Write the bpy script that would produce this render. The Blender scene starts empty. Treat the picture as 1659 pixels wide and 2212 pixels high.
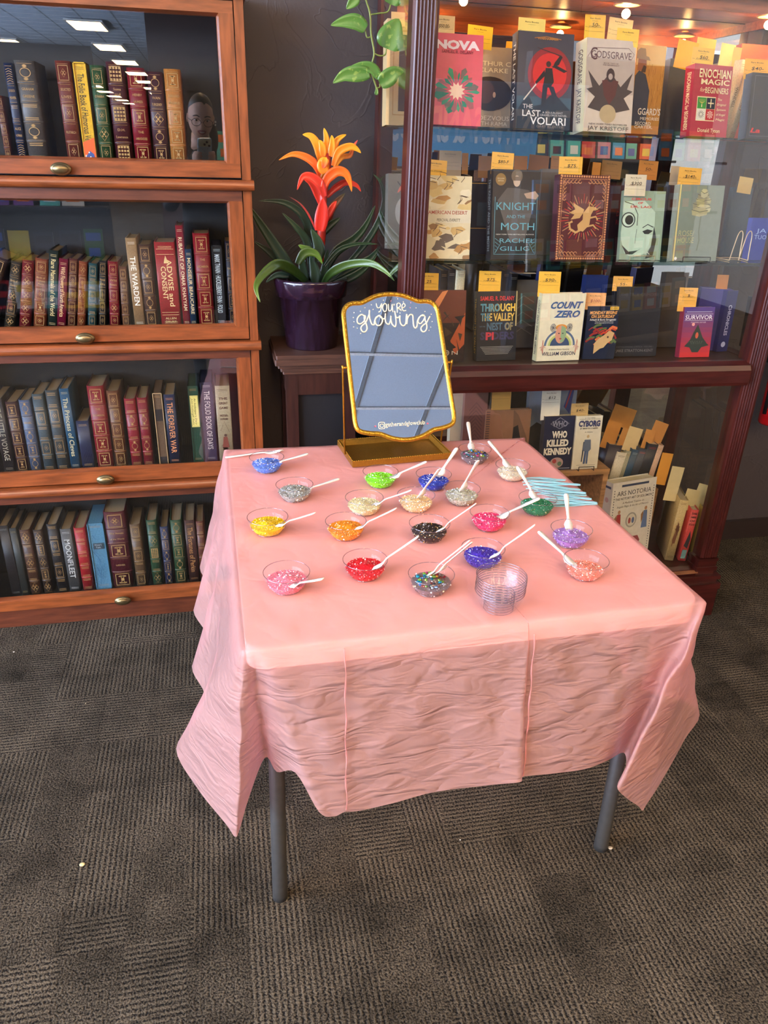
import bpy, math, random
import numpy as np
from mathutils import Matrix, Vector
random.seed(7); RNG = np.random.RandomState(7)
sc = bpy.context.scene
COL = sc.collection
PI = math.pi
# ------------------------------------------------------------------ camera
H = 1.48
F_PX = 1645.0
RW = np.array([[0.97891304, -0.20270255, 0.02531664],
               [0.06491774, 0.42620055, 0.90229639],
               [-0.19368775, -0.8816262, 0.43037227]])      # world -> camera
cam = bpy.data.cameras.new('camera'); cam_o = bpy.data.objects.new('camera', cam); COL.objects.link(cam_o)
mw = Matrix([list(RW.T[i]) + [0] for i in range(3)] + [[0, 0, 0, 1]]); mw.translation = Vector((0, 0, H))
cam_o.matrix_world = mw
cam.sensor_fit = 'HORIZONTAL'; cam.sensor_width = 36.0; cam.lens = 36.0 * F_PX / 1659.0
cam.clip_start = 0.002; cam.clip_end = 60
sc.camera = cam_o
sc.view_settings.view_transform = 'Standard'; sc.view_settings.look = 'None'
sc.view_settings.gamma = 1.0; sc.view_settings.use_curve_mapping = False
sc.view_settings.exposure = 0.68
# ------------------------------------------------------------------ light levels
TROFFER = 26.0        # ceiling panels
WINDOW = 17.0          # daylight pane
BULB = 330.0           # display case bulbs
w = bpy.data.worlds.new('world'); sc.world = w; w.use_nodes = True
w.node_tree.nodes['Background'].inputs[0].default_value = (0.75, 0.85, 1.0, 1); w.node_tree.nodes['Background'].inputs[1].default_value = 0.3
try:
    sc.cycles.use_denoising = True
    sc.cycles.max_bounces = 10; sc.cycles.transparent_max_bounces = 32; sc.cycles.glossy_bounces = 5
    sc.cycles.diffuse_bounces = 3; sc.cycles.transmission_bounces = 6
    sc.cycles.sample_clamp_indirect = 6.0
    sc.cycles.caustics_reflective = False; sc.cycles.caustics_refractive = False
except Exception: pass

def ray(p):
    v = np.array([p[0] - 829.5, -(p[1] - 1106.0), -F_PX]); return RW.T @ v
def PZ(px, py, z):
    r = ray((px, py)); v = r * (z - H) / r[2]; return np.array([v[0], v[1], z])
def PY(px, py, y):
    r = ray((px, py)); v = r * y / r[1]; return v + np.array([0, 0, H])
def PX(px, py, x):
    r = ray((px, py)); v = r * x / r[0]; return v + np.array([0, 0, H])

# ------------------------------------------------------------------ materials
def lin(c):
    out = []
    for v in c[:3]:
        v /= 255.0; out.append(v / 12.92 if v <= 0.04045 else ((v + 0.055) / 1.055) ** 2.4)
    return tuple(out) + (1,)
MC = {}
def nt(name):
    m = bpy.data.materials.new(name); m.use_nodes = True; t = m.node_tree
    return m, t, t.nodes['Principled BSDF']
def N(t, kind, **kw):
    n = t.nodes.new(kind)
    for k, v in kw.items():
        if k.startswith('i_'): n.inputs[k[2:].replace('_', ' ')].default_value = v
        else: setattr(n, k, v)
    return n
def tc(t, scale=(1, 1, 1)):
    c = N(t, 'ShaderNodeTexCoord'); m = N(t, 'ShaderNodeMapping'); m.inputs['Scale'].default_value = scale
    t.links.new(c.outputs['Object'], m.inputs[0]); return m.outputs[0]
def mat(color, rough=0.5, metal=0.0, kind='plain', bump=0.1, scale=60, name=None, var=0.12, spec=0.5):
    key = (tuple(color), rough, metal, kind, bump, scale, var, spec)
    if key in MC: return MC[key]
    m, t, b = nt(name or '%s_%d_%d_%d' % (kind, color[0], color[1], color[2])); MC[key] = m
    b.inputs['Roughness'].default_value = rough; b.inputs['Metallic'].default_value = metal
    b.inputs['Specular IOR Level'].default_value = spec
    c = lin(color)
    sc3 = {'wood': (1.2, 10, 10), 'woodv': (10, 10, 1.2), 'woody': (10, 1.2, 10)}.get(kind, (1, 1, 1))
    n = N(t, 'ShaderNodeTexNoise', i_Scale=(8 if 'wood' in kind else scale), i_Detail=(5.0))
    t.links.new(tc(t, sc3), n.inputs['Vector'])
    r = N(t, 'ShaderNodeMapRange'); r.inputs[1].default_value = 0.3; r.inputs[2].default_value = 0.7
    v = 0.4 if 'wood' in kind else var
    r.inputs[3].default_value = 1 - v; r.inputs[4].default_value = 1 + v
    mx = N(t, 'ShaderNodeVectorMath', operation='SCALE'); mx.inputs[0].default_value = c[:3]
    t.links.new(n.outputs[0], r.inputs[0]); t.links.new(r.outputs[0], mx.inputs['Scale'])
    t.links.new(mx.outputs[0], b.inputs['Base Color'])
    if bump:
        bp = N(t, 'ShaderNodeBump', i_Strength=bump, i_Distance=0.001)
        t.links.new(n.outputs[0], bp.inputs['Height']); t.links.new(bp.outputs[0], b.inputs['Normal'])
    return m
def emat(name, color, s):
    m, t, b = nt(name); b.inputs['Base Color'].default_value = (0.8, 0.8, 0.8, 1)
    b.inputs['Emission Color'].default_value = lin(color); b.inputs['Emission Strength'].default_value = s; return m
def glassmat(name, tint=(0.96, 0.98, 0.97), f0=0.045, rough=0.0, edge=None, gl=(1, 1, 1), pw=5.0, haze=0):
    """thin clear pane: straight-through light plus a Schlick reflection that is the same from both sides"""
    m = bpy.data.materials.new(name); m.use_nodes = True; t = m.node_tree; t.nodes.clear()
    o = N(t, 'ShaderNodeOutputMaterial'); mx = N(t, 'ShaderNodeMixShader')
    tr = N(t, 'ShaderNodeBsdfTransparent'); g = N(t, 'ShaderNodeBsdfGlossy', i_Roughness=rough)
    g.inputs['Color'].default_value = (*gl, 1); tr.inputs['Color'].default_value = (*tint, 1)
    lw = N(t, 'ShaderNodeLayerWeight', i_Blend=0.5)
    p = N(t, 'ShaderNodeMath', operation='POWER'); p.inputs[1].default_value = pw; t.links.new(lw.outputs['Facing'], p.inputs[0])
    f = N(t, 'ShaderNodeMath', operation='MULTIPLY_ADD'); f.inputs[1].default_value = 1 - f0; f.inputs[2].default_value = f0; t.links.new(p.outputs[0], f.inputs[0])
    if edge:
        p2 = N(t, 'ShaderNodeMath', operation='POWER'); p2.inputs[1].default_value = 2.2; t.links.new(lw.outputs['Facing'], p2.inputs[0])
        c = N(t, 'ShaderNodeMix', data_type='RGBA'); c.inputs[6].default_value = (*tint, 1); c.inputs[7].default_value = (*edge, 1)
        t.links.new(p2.outputs[0], c.inputs[0]); t.links.new(c.outputs[2], tr.inputs['Color'])
    t.links.new(f.outputs[0], mx.inputs[0]); t.links.new(tr.outputs[0], mx.inputs[1]); t.links.new(g.outputs[0], mx.inputs[2])
    if haze:
        d = N(t, 'ShaderNodeBsdfDiffuse'); d.inputs[0].default_value = (.9, .9, .93, 1); m2 = N(t, 'ShaderNodeMixShader'); m2.inputs[0].default_value = haze
        t.links.new(mx.outputs[0], m2.inputs[1]); t.links.new(d.outputs[0], m2.inputs[2]); t.links.new(m2.outputs[0], o.inputs[0]); return m
    t.links.new(mx.outputs[0], o.inputs[0]); return m

# ------------------------------------------------------------------ mesh builder
class G:
    def __init__(s): s.v = []; s.f = []; s.m = []; s.mats = []; s.sm = []
    def mi(s, m):
        if m not in s.mats: s.mats.append(m)
        return s.mats.index(m)
    def add(s, vs, fs, m, smooth=False):
        o = len(s.v); s.v.extend([tuple(map(float, p)) for p in vs]); i = s.mi(m)
        for f in fs: s.f.append([o + k for k in f]); s.m.append(i); s.sm.append(smooth)
        return s
    def box(s, a, b, m, T=None, bev=0):
        x0, y0, z0 = a; x1, y1, z1 = b
        if bev:
            q = min(bev, abs(x1 - x0) / 2.01, abs(y1 - y0) / 2.01)
            ol = [(x0 + q, y0), (x1 - q, y0), (x1, y0 + q), (x1, y1 - q), (x1 - q, y1), (x0 + q, y1), (x0, y1 - q), (x0, y0 + q)]
            return s.prism(ol, z0, z1, m, T=T)
        vs = [(x, y, z) for z in (z0, z1) for y in (y0, y1) for x in (x0, x1)]
        if T is not None: vs = [T(v) for v in vs]
        return s.add(vs, [(0, 2, 3, 1), (4, 5, 7, 6), (0, 1, 5, 4), (2, 6, 7, 3), (0, 4, 6, 2), (1, 3, 7, 5)], m)
    def prism(s, ol, z0, z1, m, T=None, smooth=False, axis='z', cap=True):
        n = len(ol)
        f = {'z': lambda p, z: (p[0], p[1], z), 'y': lambda p, z: (p[0], z, p[1]), 'x': lambda p, z: (z, p[0], p[1])}[axis]
        vs = [f(p, z0) for p in ol] + [f(p, z1) for p in ol]
        if T is not None: vs = [T(v) for v in vs]
        s.add(vs, [(i, (i + 1) % n, n + (i + 1) % n, n + i) for i in range(n)], m, smooth)
        if cap: s.add(vs, [tuple(range(n - 1, -1, -1)), tuple(range(n, 2 * n))], m)
        return s
    def lathe(s, pr, m, n=40, c=(0, 0, 0), flute=0, fa=0.0, f0=0, f1=99, cap=False):
        vs = []
        for j, (r, z) in enumerate(pr):
            for i in range(n):
                a = 2 * PI * i / n; rr = r * (1 + (fa * math.cos(flute * a) if f0 <= j <= f1 else 0))
                vs.append((c[0] + rr * math.cos(a), c[1] + rr * math.sin(a), c[2] + z))
        fs = [(j * n + i, j * n + (i + 1) % n, (j + 1) * n + (i + 1) % n, (j + 1) * n + i) for j in range(len(pr) - 1) for i in range(n)]
        s.add(vs, fs, m, True)
        if cap:
            s.add(vs[:n], [tuple(range(n - 1, -1, -1))], m); s.add(vs[-n:], [tuple(range(n))], m)
        return s
    def tube(s, path, rad, m, n=8, flat=1.0, cap=True, nrm=None):
        P = [np.array(p, float) for p in path]; k = len(P)
        R = rad if hasattr(rad, '__len__') else [rad] * k
        T = [P[min(i + 1, k - 1)] - P[max(i - 1, 0)] for i in range(k)]
        T = [t / (np.linalg.norm(t) + 1e-12) for t in T]
        u = np.array(nrm, float) if nrm is not None else (np.array([0, 0, 1.0]) if abs(T[0][2]) < 0.9 else np.array([1.0, 0, 0]))
        vs = []
        for i in range(k):
            a = u - T[i] * (u @ T[i]); a /= np.linalg.norm(a) + 1e-12; u = a if nrm is None else u; b = np.cross(T[i], a)
            for j in range(n):
                t = 2 * PI * j / n; vs.append(P[i] + R[i] * (a * math.cos(t) * flat + b * math.sin(t)))
        fs = [(j * n + i, j * n + (i + 1) % n, (j + 1) * n + (i + 1) % n, (j + 1) * n + i) for j in range(k - 1) for i in range(n)]
        if cap: fs += [tuple(range(n - 1, -1, -1)), tuple(range((k - 1) * n, k * n))]
        return s.add(vs, fs, m, True)
    def sphere(s, c, r, m, n=14, k=9, sx=1, sy=1, sz=1):
        pr = []
        vs = [(c[0] + r * sx * math.sin(PI * j / k) * math.cos(2 * PI * i / n), c[1] + r * sy * math.sin(PI * j / k) * math.sin(2 * PI * i / n), c[2] - r * sz * math.cos(PI * j / k)) for j in range(k + 1) for i in range(n)]
        fs = [(j * n + i, j * n + (i + 1) % n, (j + 1) * n + (i + 1) % n, (j + 1) * n + i) for j in range(k) for i in range(n)]
        return s.add(vs, fs, m, True)
    def grid(s, A, m, closed=False):
        """A: array rows x cols x 3"""
        r, c = len(A), len(A[0]); vs = [p for row in A for p in row]
        fs = [(j * c + i, j * c + (i + 1) % c, (j + 1) * c + (i + 1) % c, (j + 1) * c + i) for j in range(r - 1) for i in range(c if closed else c - 1)]
        return s.add(vs, fs, m, True)
    def build(s, name, parent=None, loc=None, M=None):
        me = bpy.data.meshes.new(name); me.from_pydata(s.v, [], s.f)
        for m in s.mats: me.materials.append(m)
        me.polygons.foreach_set('material_index', s.m); me.polygons.foreach_set('use_smooth', s.sm); me.update()
        o = bpy.data.objects.new(name, me); COL.objects.link(o)
        if parent is not None: o.parent = parent
        if loc is not None: o.location = loc
        if M is not None: o.matrix_world = M
        return o
def tag(o, label, cat, group=None, kind=None):
    o['label'] = label; o['category'] = cat
    if group: o['group'] = group
    if kind: o['kind'] = kind
    return o
def struct(o): o['kind'] = 'structure'; return o
def empty(name, loc=(0, 0, 0), rz=0):
    o = bpy.data.objects.new(name, None); COL.objects.link(o); o.location = loc; o.rotation_euler = (0, 0, rz); o.empty_display_size = 0.05; return o
def catmull(P, k=6, closed=False):
    P = [np.array(p, float) for p in P]; n = len(P); out = []
    rng = range(n if closed else n - 1)
    for i in rng:
        g = (lambda j: P[j % n]) if closed else (lambda j: P[min(max(j, 0), n - 1)])
        a, b, c, d = g(i - 1), g(i), g(i + 1), g(i + 2)
        for t in np.linspace(0, 1, k, endpoint=False):
            out.append(0.5 * ((2 * b) + (c - a) * t + (2 * a - 5 * b + 4 * c - d) * t * t + (3 * b - 3 * c + d - a) * t ** 3))
    if not closed: out.append(P[-1])
    return out
# ------------------------------------------------------------------ lettering
TXC = {}
def text_mesh(s, bold=0.0, shear=0.0):
    k = (s, bold, shear)
    if k not in TXC:
        c = bpy.data.curves.new('t', 'FONT'); c.body = s; c.resolution_u = 2; c.offset = bold; c.shear = shear; c.fill_mode = 'FRONT'
        o = bpy.data.objects.new('t', c); COL.objects.link(o)
        me = bpy.data.meshes.new_from_object(o.evaluated_get(bpy.context.evaluated_depsgraph_get()))
        vs = [tuple(v.co)[:2] for v in me.vertices]; fs = [tuple(p.vertices) for p in me.polygons]
        bpy.data.objects.remove(o); bpy.data.curves.remove(c); bpy.data.meshes.remove(me)
        if vs:
            a = np.array(vs); lo = a.min(0); hi = a.max(0); a = (a - [lo[0], 0]); wd = hi[0] - lo[0]
        else: a = np.zeros((0, 2)); wd = 1
        TXC[k] = (a, fs, wd)
    return TXC[k]
LAY = [0]
def text(g, s, u, v, w=None, h=None, col=(240, 230, 200), rot=0, bold=0.0, shear=0.0, align='c', y=0.0, m=None):
    """flat lettering on the plane y=const facing -Y; (u, v) is the middle; w = total width, h = capital height (metres)"""
    a, fs, wd = text_mesh(s, bold, shear)
    if not len(a): return
    cap = 0.70; sy = (h or 0.01) / cap; sx = (w / wd) if w else sy
    if h is None: sy = sx
    b = a * [sx, sy]; tw = wd * sx
    b[:, 1] -= sy * cap / 2
    if align == 'c': b[:, 0] -= tw / 2
    elif align == 'r': b[:, 0] -= tw
    if rot: b = b @ np.array([[math.cos(rot), math.sin(rot)], [-math.sin(rot), math.cos(rot)]])
    g.add([(u + p[0], y, v + p[1]) for p in b], fs, m or mat(col, 0.5, 0, bump=0, var=0))
def rect(g, u0, v0, u1, v1, col, y=0.0, m=None):
    g.add([(u0, y, v0), (u1, y, v0), (u1, y, v1), (u0, y, v1)], [(0, 1, 2, 3)], m or mat(col, 0.5, 0, bump=0, var=0.03))
def poly(g, pts, col, y=0.0, m=None):
    g.add([(p[0], y, p[1]) for p in pts], [tuple(range(len(pts)))], m or mat(col, 0.5, 0, bump=0, var=0.05))
def disc(g, u, v, r, col, y=0.0, n=28, rz=None, m=None):
    poly(g, [(u + r * math.cos(2 * PI * i / n), v + (rz or r) * math.sin(2 * PI * i / n)) for i in range(n)], col, y, m)
def ring(g, pts, wdt, m, y=0.0, closed=True):
    """flat line of width wdt along pts"""
    P = [np.array(p, float) for p in pts]; n = len(P); L = []; R = []
    for i in range(n):
        a = P[(i - 1) % n] if (closed or i > 0) else P[i]; b = P[(i + 1) % n] if (closed or i < n - 1) else P[i]
        d = b - a; d /= np.linalg.norm(d) + 1e-9; q = np.array([-d[1], d[0]]) * wdt / 2; L.append(P[i] + q); R.append(P[i] - q)
    vs = [(p[0], y, p[1]) for p in L] + [(p[0], y, p[1]) for p in R]
    g.add(vs, [(i, (i + 1) % n, n + (i + 1) % n, n + i) for i in range(n if closed else n - 1)], m)
def frame(g, u0, v0, u1, v1, wdt, col, y=0.0, m=None):
    m = m or mat(col, 0.5, 0, bump=0, var=0)
    for a in ((u0, v0, u1, v0 + wdt), (u0, v1 - wdt, u1, v1), (u0, v0, u0 + wdt, v1), (u1 - wdt, v0, u1, v1)): rect(g, *a, None, y, m)

# ------------------------------------------------------------------ shared materials
GOLD = mat((196, 150, 80), 0.35, 0.7, bump=0, var=0.1, name='gilt')
GOLDP = mat((178, 140, 86), 0.5, 0.2, bump=0, var=0.1, name='gilt_tooling')
CHERRY = mat((130, 68, 32), 0.32, 0, 'wood', 0.05, name='cherry_wood')
CHERRYV = mat((130, 68, 32), 0.32, 0, 'woodv', 0.05, name='cherry_wood_upright')
CHERRYD = mat((92, 46, 26), 0.4, 0, 'wood', 0.05, name='cherry_wood_dark_and_shaded')
MAHOG = mat((60, 22, 18), 0.28, 0, 'wood', 0.05, name='mahogany')
MAHOGV = mat((64, 24, 19), 0.28, 0, 'woodv', 0.05, name='mahogany_upright')
BLACKP = mat((14, 14, 16), 0.6, 0, bump=0.05, name='black_paint')
CREAM = mat((214, 200, 160), 0.8, 0, 'plain', 0.1, 300, name='page_paper')
PANE = glassmat('window_glass', (0.97, 0.985, 0.98), .065)
SHELFGLASS = glassmat('shelf_glass', (0.93, 0.97, 0.96), .04, edge=(0.25, 0.42, 0.40))
MIRROR, _t, _b = nt('mirror_silver'); _b.inputs['Metallic'].default_value = 1; _b.inputs['Roughness'].default_value = 0.0; _b.inputs['Base Color'].default_value = (0.9, 0.92, 0.93, 1)
# ================================================================== THE ROOM
WY = 2.56
RX0, RX1, RY0, CZ = -6.0, 5.5, -46.0, 3.32
def wall_mat():
    m, t, b = nt('charcoal_plaster'); b.inputs['Roughness'].default_value = 0.55
    n = N(t, 'ShaderNodeTexNoise', i_Scale=9.0, i_Detail=8.0, i_Roughness=0.6, i_Distortion=0.6); t.links.new(tc(t), n.inputs['Vector'])
    mu = N(t, 'ShaderNodeTexMusgrave') if False else N(t, 'ShaderNodeTexNoise', i_Scale=3.0, i_Detail=3.0, i_Distortion=2.5); t.links.new(tc(t), mu.inputs['Vector'])
    r = N(t, 'ShaderNodeValToRGB'); r.color_ramp.elements[0].position = 0.485; r.color_ramp.elements[1].position = 0.5
    e = r.color_ramp.elements.new(0.515); e.color = (0, 0, 0, 1); r.color_ramp.elements[0].color = (0, 0, 0, 1); r.color_ramp.elements[1].color = (1, 1, 1, 1)
    t.links.new(mu.outputs[0], r.inputs[0])
    ad = N(t, 'ShaderNodeMath', operation='MULTIPLY_ADD'); ad.inputs[1].default_value = 0.25; t.links.new(r.outputs[0], ad.inputs[0]); t.links.new(n.outputs[0], ad.inputs[2])
    bp = N(t, 'ShaderNodeBump', i_Strength=0.6, i_Distance=0.004); t.links.new(ad.outputs[0], bp.inputs['Height']); t.links.new(bp.outputs[0], b.inputs['Normal'])
    b.inputs['Base Color'].default_value = lin((66, 58, 56)); return m
WALLM = wall_mat()
def carpet_mat():
    m, t, b = nt('ribbed_carpet_tiles'); b.inputs['Roughness'].default_value = 0.95; b.inputs['Specular IOR Level'].default_value = 0.1
    L = t.links
    co = N(t, 'ShaderNodeTexCoord').outputs['Object']
    sx = N(t, 'ShaderNodeSeparateXYZ'); L.new(co, sx.inputs[0])
    def mth(op, a, b_=None, c=None):
        n = N(t, 'ShaderNodeMath', operation=op)
        for i, v in enumerate((a, b_, c)):
            if v is None: continue
            if isinstance(v, (int, float)): n.inputs[i].default_value = v
            else: L.new(v, n.inputs[i])
        return n.outputs[0]
    def cell(dx, dy, seed):
        cx_ = mth('FLOOR', mth('DIVIDE', mth('ADD', sx.outputs[0], seed * 0.137), dx)); cy_ = mth('FLOOR', mth('DIVIDE', mth('ADD', sx.outputs[1], seed * 0.071), dy))
        cb = N(t, 'ShaderNodeCombineXYZ'); L.new(cx_, cb.inputs[0]); L.new(cy_, cb.inputs[1]); cb.inputs[2].default_value = seed
        wn = N(t, 'ShaderNodeTexWhiteNoise', noise_dimensions='3D'); L.new(cb.outputs[0], wn.inputs['Vector']); return wn.outputs['Value']
    c1 = cell(0.25, 0.25, 1.0); c2 = cell(0.125, 0.31, 2.0); c3 = cell(0.25, 0.125, 3.0); c4 = cell(0.5, 0.5, 4.0)
    # rib direction: whole tile, with flipped patches
    dirv = mth('GREATER_THAN', mth('ADD', mth('MULTIPLY', c4, 0.6), mth('MULTIPLY', c1, 0.4)), 0.5)
    wx = mth('SINE', mth('MULTIPLY', sx.outputs[0], 2 * PI / 0.0115)); wy = mth('SINE', mth('MULTIPLY', sx.outputs[1], 2 * PI / 0.0115))
    nz = N(t, 'ShaderNodeTexNoise', i_Scale=230.0, i_Detail=3.0); L.new(co, nz.inputs['Vector'])
    nl = N(t, 'ShaderNodeTexNoise', i_Scale=7.0, i_Detail=3.0, i_Roughness=0.7); L.new(co, nl.inputs['Vector'])
    mxd = N(t, 'ShaderNodeMix'); L.new(dirv, mxd.inputs[0]); L.new(wx, mxd.inputs[2]); L.new(wy, mxd.inputs[3])
    amp = mth('ADD', 0.08, mth('MULTIPLY', mth('GREATER_THAN', c2, 0.3), 0.24))
    rib = mth('MULTIPLY', mxd.outputs[0], amp)
    v = mth('ADD', mth('ADD', rib, mth('MULTIPLY', mth('SUBTRACT', nz.outputs[0], 0.5), 3.4)), 0.5)
    tone = mth('ADD', mth('ADD', mth('MULTIPLY', c2, 0.30), mth('MULTIPLY', c3, 0.28)), mth('MULTIPLY', mth('SUBTRACT', nl.outputs[0], 0.5), 1.5))
    tone = mth('ADD', tone, 0.58)
    v = mth('MAXIMUM', mth('MINIMUM', v, 1.0), 0.0)
    r = N(t, 'ShaderNodeMix', data_type='RGBA'); r.inputs[6].default_value = lin((26, 24, 23)); r.inputs[7].default_value = lin((104, 94, 76)); L.new(v, r.inputs[0])
    sca = N(t, 'ShaderNodeVectorMath', operation='SCALE'); L.new(r.outputs[2], sca.inputs[0]); L.new(tone, sca.inputs['Scale'])
    L.new(sca.outputs[0], b.inputs['Base Color'])
    bp = N(t, 'ShaderNodeBump', i_Strength=0.7, i_Distance=0.003); L.new(v, bp.inputs['Height']); L.new(bp.outputs[0], b.inputs['Normal'])
    return m
CARPET = carpet_mat()
struct(G().box((RX0, RY0, -0.05), (RX1, WY + 0.1, 0), CARPET).build('floor'))
struct(G().box((RX0, WY, 0), (RX1, WY + 0.1, CZ), WALLM).build('wall_back'))
struct(G().box((RX1, RY0, 0), (RX1 + 0.1, WY, CZ), mat((150, 152, 150), 0.7, 0, bump=0.1, name='grey_paint')).build('wall_right'))
struct(G().box((RX0, RY0 - 0.1, 0), (RX1, RY0, CZ), mat((70, 66, 66), 0.8, name='far_wall_paint')).build('wall_front'))
g = G(); wl = mat((90, 92, 98), 0.7, 0, name='left_wall_paint')
g.box((RX0 - 0.1, RY0, 0), (RX0, -13, CZ), wl); g.box((RX0 - 0.1, 2.2, 0), (RX0, WY, CZ), wl); g.box((RX0 - 0.1, -13, 0), (RX0, 2.2, 0.9), wl); g.box((RX0 - 0.1, -13, 3.26), (RX0, 2.2, CZ), wl)
struct(g.build('wall_left'))
g = G(); g.box((RX0 - 0.06, -13, 0.9), (RX0 - 0.05, 2.2, 3.26), emat('daylight_pane', (205, 222, 255), WINDOW)); struct(g.build('window_1'))
struct(G().box((-.75, -8.1, 0), (RX1, -8.0, CZ - .02), mat((62, 44, 40), .8, 'plain' and 0, bump=.3, scale=12, name='dark_partition')).build('wall_inner'))
# suspended ceiling: pale tiles in a grid of T-bars
CT = mat((214, 230, 248), 0.9, 0, bump=0.25, scale=120, var=0.04, name='ceiling_tile'); CB = mat((252, 254, 255), 0.5, 0, bump=0, name='ceiling_bar_highlit'); CBX = mat((150, 156, 162), 0.6, 0, bump=0, name='ceiling_bar_shaded')  # white and grey bar colours paint in the T-bars' highlights and shade
g = G(); g.box((RX0, RY0, CZ), (RX1, WY, CZ + 0.05), CT)
TX, TYs = 0.56, 0.51
x = 1.42 - TX * 13
while x < RX1:
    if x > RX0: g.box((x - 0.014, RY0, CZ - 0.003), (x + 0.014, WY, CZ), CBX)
    x += TX
y = -0.15 + TYs * 5
while y > RY0:
    g.box((RX0, y - 0.012, CZ - 0.004), (RX1, y + 0.010, CZ), CB); g.box((RX0, y + 0.012, CZ - 0.002), (RX1, y + 0.016, CZ), CBX); y -= TYs  # painted highlight strip with a thin painted shadow line beside it
struct(g.build('ceiling'))
TD = emat('troffer_glow', (255, 214, 162), TROFFER); TF = mat((225, 225, 220), 0.5, name='troffer_frame')
proto = None
for ix in range(-2, 3):
    for iy in range(-1, 13):
        x = 0.12 + 2.05 * ix; y = -1.45 - 3.4 * iy
        if abs(x) > 5.2 or y > WY - 0.7 or (ix >= 0 and iy > 1): continue
        if (ix, iy) == (1, 0): y -= 0.5
        if proto is None:
            r = empty('ceiling_light')
            G().box((-0.31, -0.61, -0.03), (0.31, 0.61, 0), TF).build('frame', r)
            G().box((-0.27, -0.57, -0.036), (0.27, 0.57, -0.031), TD).build('diffuser', r); proto = r
        else:
            r = proto.copy(); COL.objects.link(r)
            for ch in proto.children: c = ch.copy(); COL.objects.link(c); c.parent = r
        r.location = (x, y, CZ - 0.013)
        tag(r, 'warm rectangular ceiling light panel, seen reflected in the bookcase glass', 'ceiling light', 'ceiling light panels')
struct(G().box((1.72, WY - 0.018, 0), (RX1, WY, 0.085), mat((46, 36, 32), 0.45, name='dark_trim')).build('baseboard_back'))

# ================================================================== BARRISTER BOOKCASE
BX0, BX1 = -0.85, 0.108
FY = 2.33
SEC = [1.395, 0.951, 0.510, 0.067]
bc = empty('barrister_bookcase', ((BX0 + BX1) / 2, FY, 0)); ox = -(BX0 + BX1) / 2
tag(bc, 'warm brown cherry bookcase with four stacked glass-fronted sections of leather books', 'bookcase')
def bb(g, x0, y0, z0, x1, y1, z1, m, **k): g.box((x0 + ox, y0 - FY, z0), (x1 + ox, y1 - FY, z1), m, **k)
g = G()
TOPZ = SEC[0] + 0.415
bb(g, BX0, FY, 0.0, BX0 + 0.022, WY - 0.005, TOPZ + 0.06, CHERRYV); bb(g, BX1 - 0.024, FY + 0.001, 0.0, BX1, WY - 0.005, TOPZ + 0.02, CHERRYV)
bb(g, BX0, WY - 0.012, 0, BX1, WY - 0.005, TOPZ, BLACKP)
g.build('carcass', bc)
g = G(); bb(g, BX0 - 0.005, FY + 0.012, 0.0, BX1 + 0.004, WY - 0.005, 0.062, CHERRYD); g.build('plinth', bc)
def bullnose(z, h, y0):
    pr = [(y0 + 0.012 - 0.012 * math.sin(a) - FY, z + h / 2 - h / 2 * math.cos(a)) for a in np.linspace(0, PI, 9)] + [(WY - 0.01 - FY, z + h), (WY - 0.01 - FY, z)]
    return G().prism(pr, BX0 - 0.004 + ox, BX1 + 0.007 + ox, CHERRY, axis='x', smooth=False)
bullnose(TOPZ + 0.006, 0.03, FY - 0.03).build('cornice', bc)
for d in SEC[:-1]: bullnose(d - 0.030, 0.027, FY - 0.026).build('ledge', bc)
for i, d in enumerate(SEC):
    g = G(); bb(g, BX0 + 0.022, FY + 0.03, d - 0.002, BX1 - 0.024, WY - 0.012, d + 0.03, BLACKP); g.build('shelf_board', bc)
    x0, x1 = BX0 + 0.028, BX1 - 0.027; z0, z1 = d + 0.002, d + 0.413; gw = 0.036
    dr = G(); W = 0.022
    bb(dr, x0, FY, z0, x1, FY + W, d + 0.038, CHERRY); bb(dr, x0, FY, d + 0.386, x1, FY + W, z1, CHERRYD if i else CHERRY)  # lower doors' top rails darkened, painting in the shade of the recess
    bb(dr, x0, FY, d + 0.038, x0 + gw, FY + W, d + 0.386, CHERRYV); bb(dr, x1 - gw, FY, d + 0.038, x1, FY + W, d + 0.386, CHERRYV)
    # bevelled inner lip
    e = 0.007; a0, a1, b0, b1 = x0 + gw, x1 - gw, d + 0.038, d + 0.386
    P = lambda x, y, z: (x + ox, y - FY, z)
    dr.add([P(a0, FY, b0), P(a1, FY, b0), P(a1 - e, FY + W, b0 + e), P(a0 + e, FY + W, b0 + e), P(a0, FY, b1), P(a1, FY, b1), P(a1 - e, FY + W, b1 - e), P(a0 + e, FY + W, b1 - e)],
           [(0, 1, 2, 3), (5, 4, 7, 6), (4, 0, 3, 7), (1, 5, 6, 2)], CHERRY)
    do = dr.build('door', bc)
    g = G(); bb(g, a0 - 0.001, FY + 0.017, b0, a1 + 0.001, FY + 0.0175, b1, PANE); g.build('glass_pane', do)
    g = G(); kx = -0.384 + ox; kz = d + 0.016
    brass = mat((130, 112, 76), 0.35, 0.9, bump=0.2, scale=80, name='aged_brass')
    g.sphere((kx, -0.016, kz), 0.027, brass, 24, 12, 1.0, 0.36, 0.60); g.sphere((kx, -0.022, kz), 0.0205, brass, 24, 10, 1.0, 0.34, 0.58)
    g.tube([(kx, -0.014, kz), (kx, 0.0, kz)], [0.006, 0.008], brass); g.build('knob', do)

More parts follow.
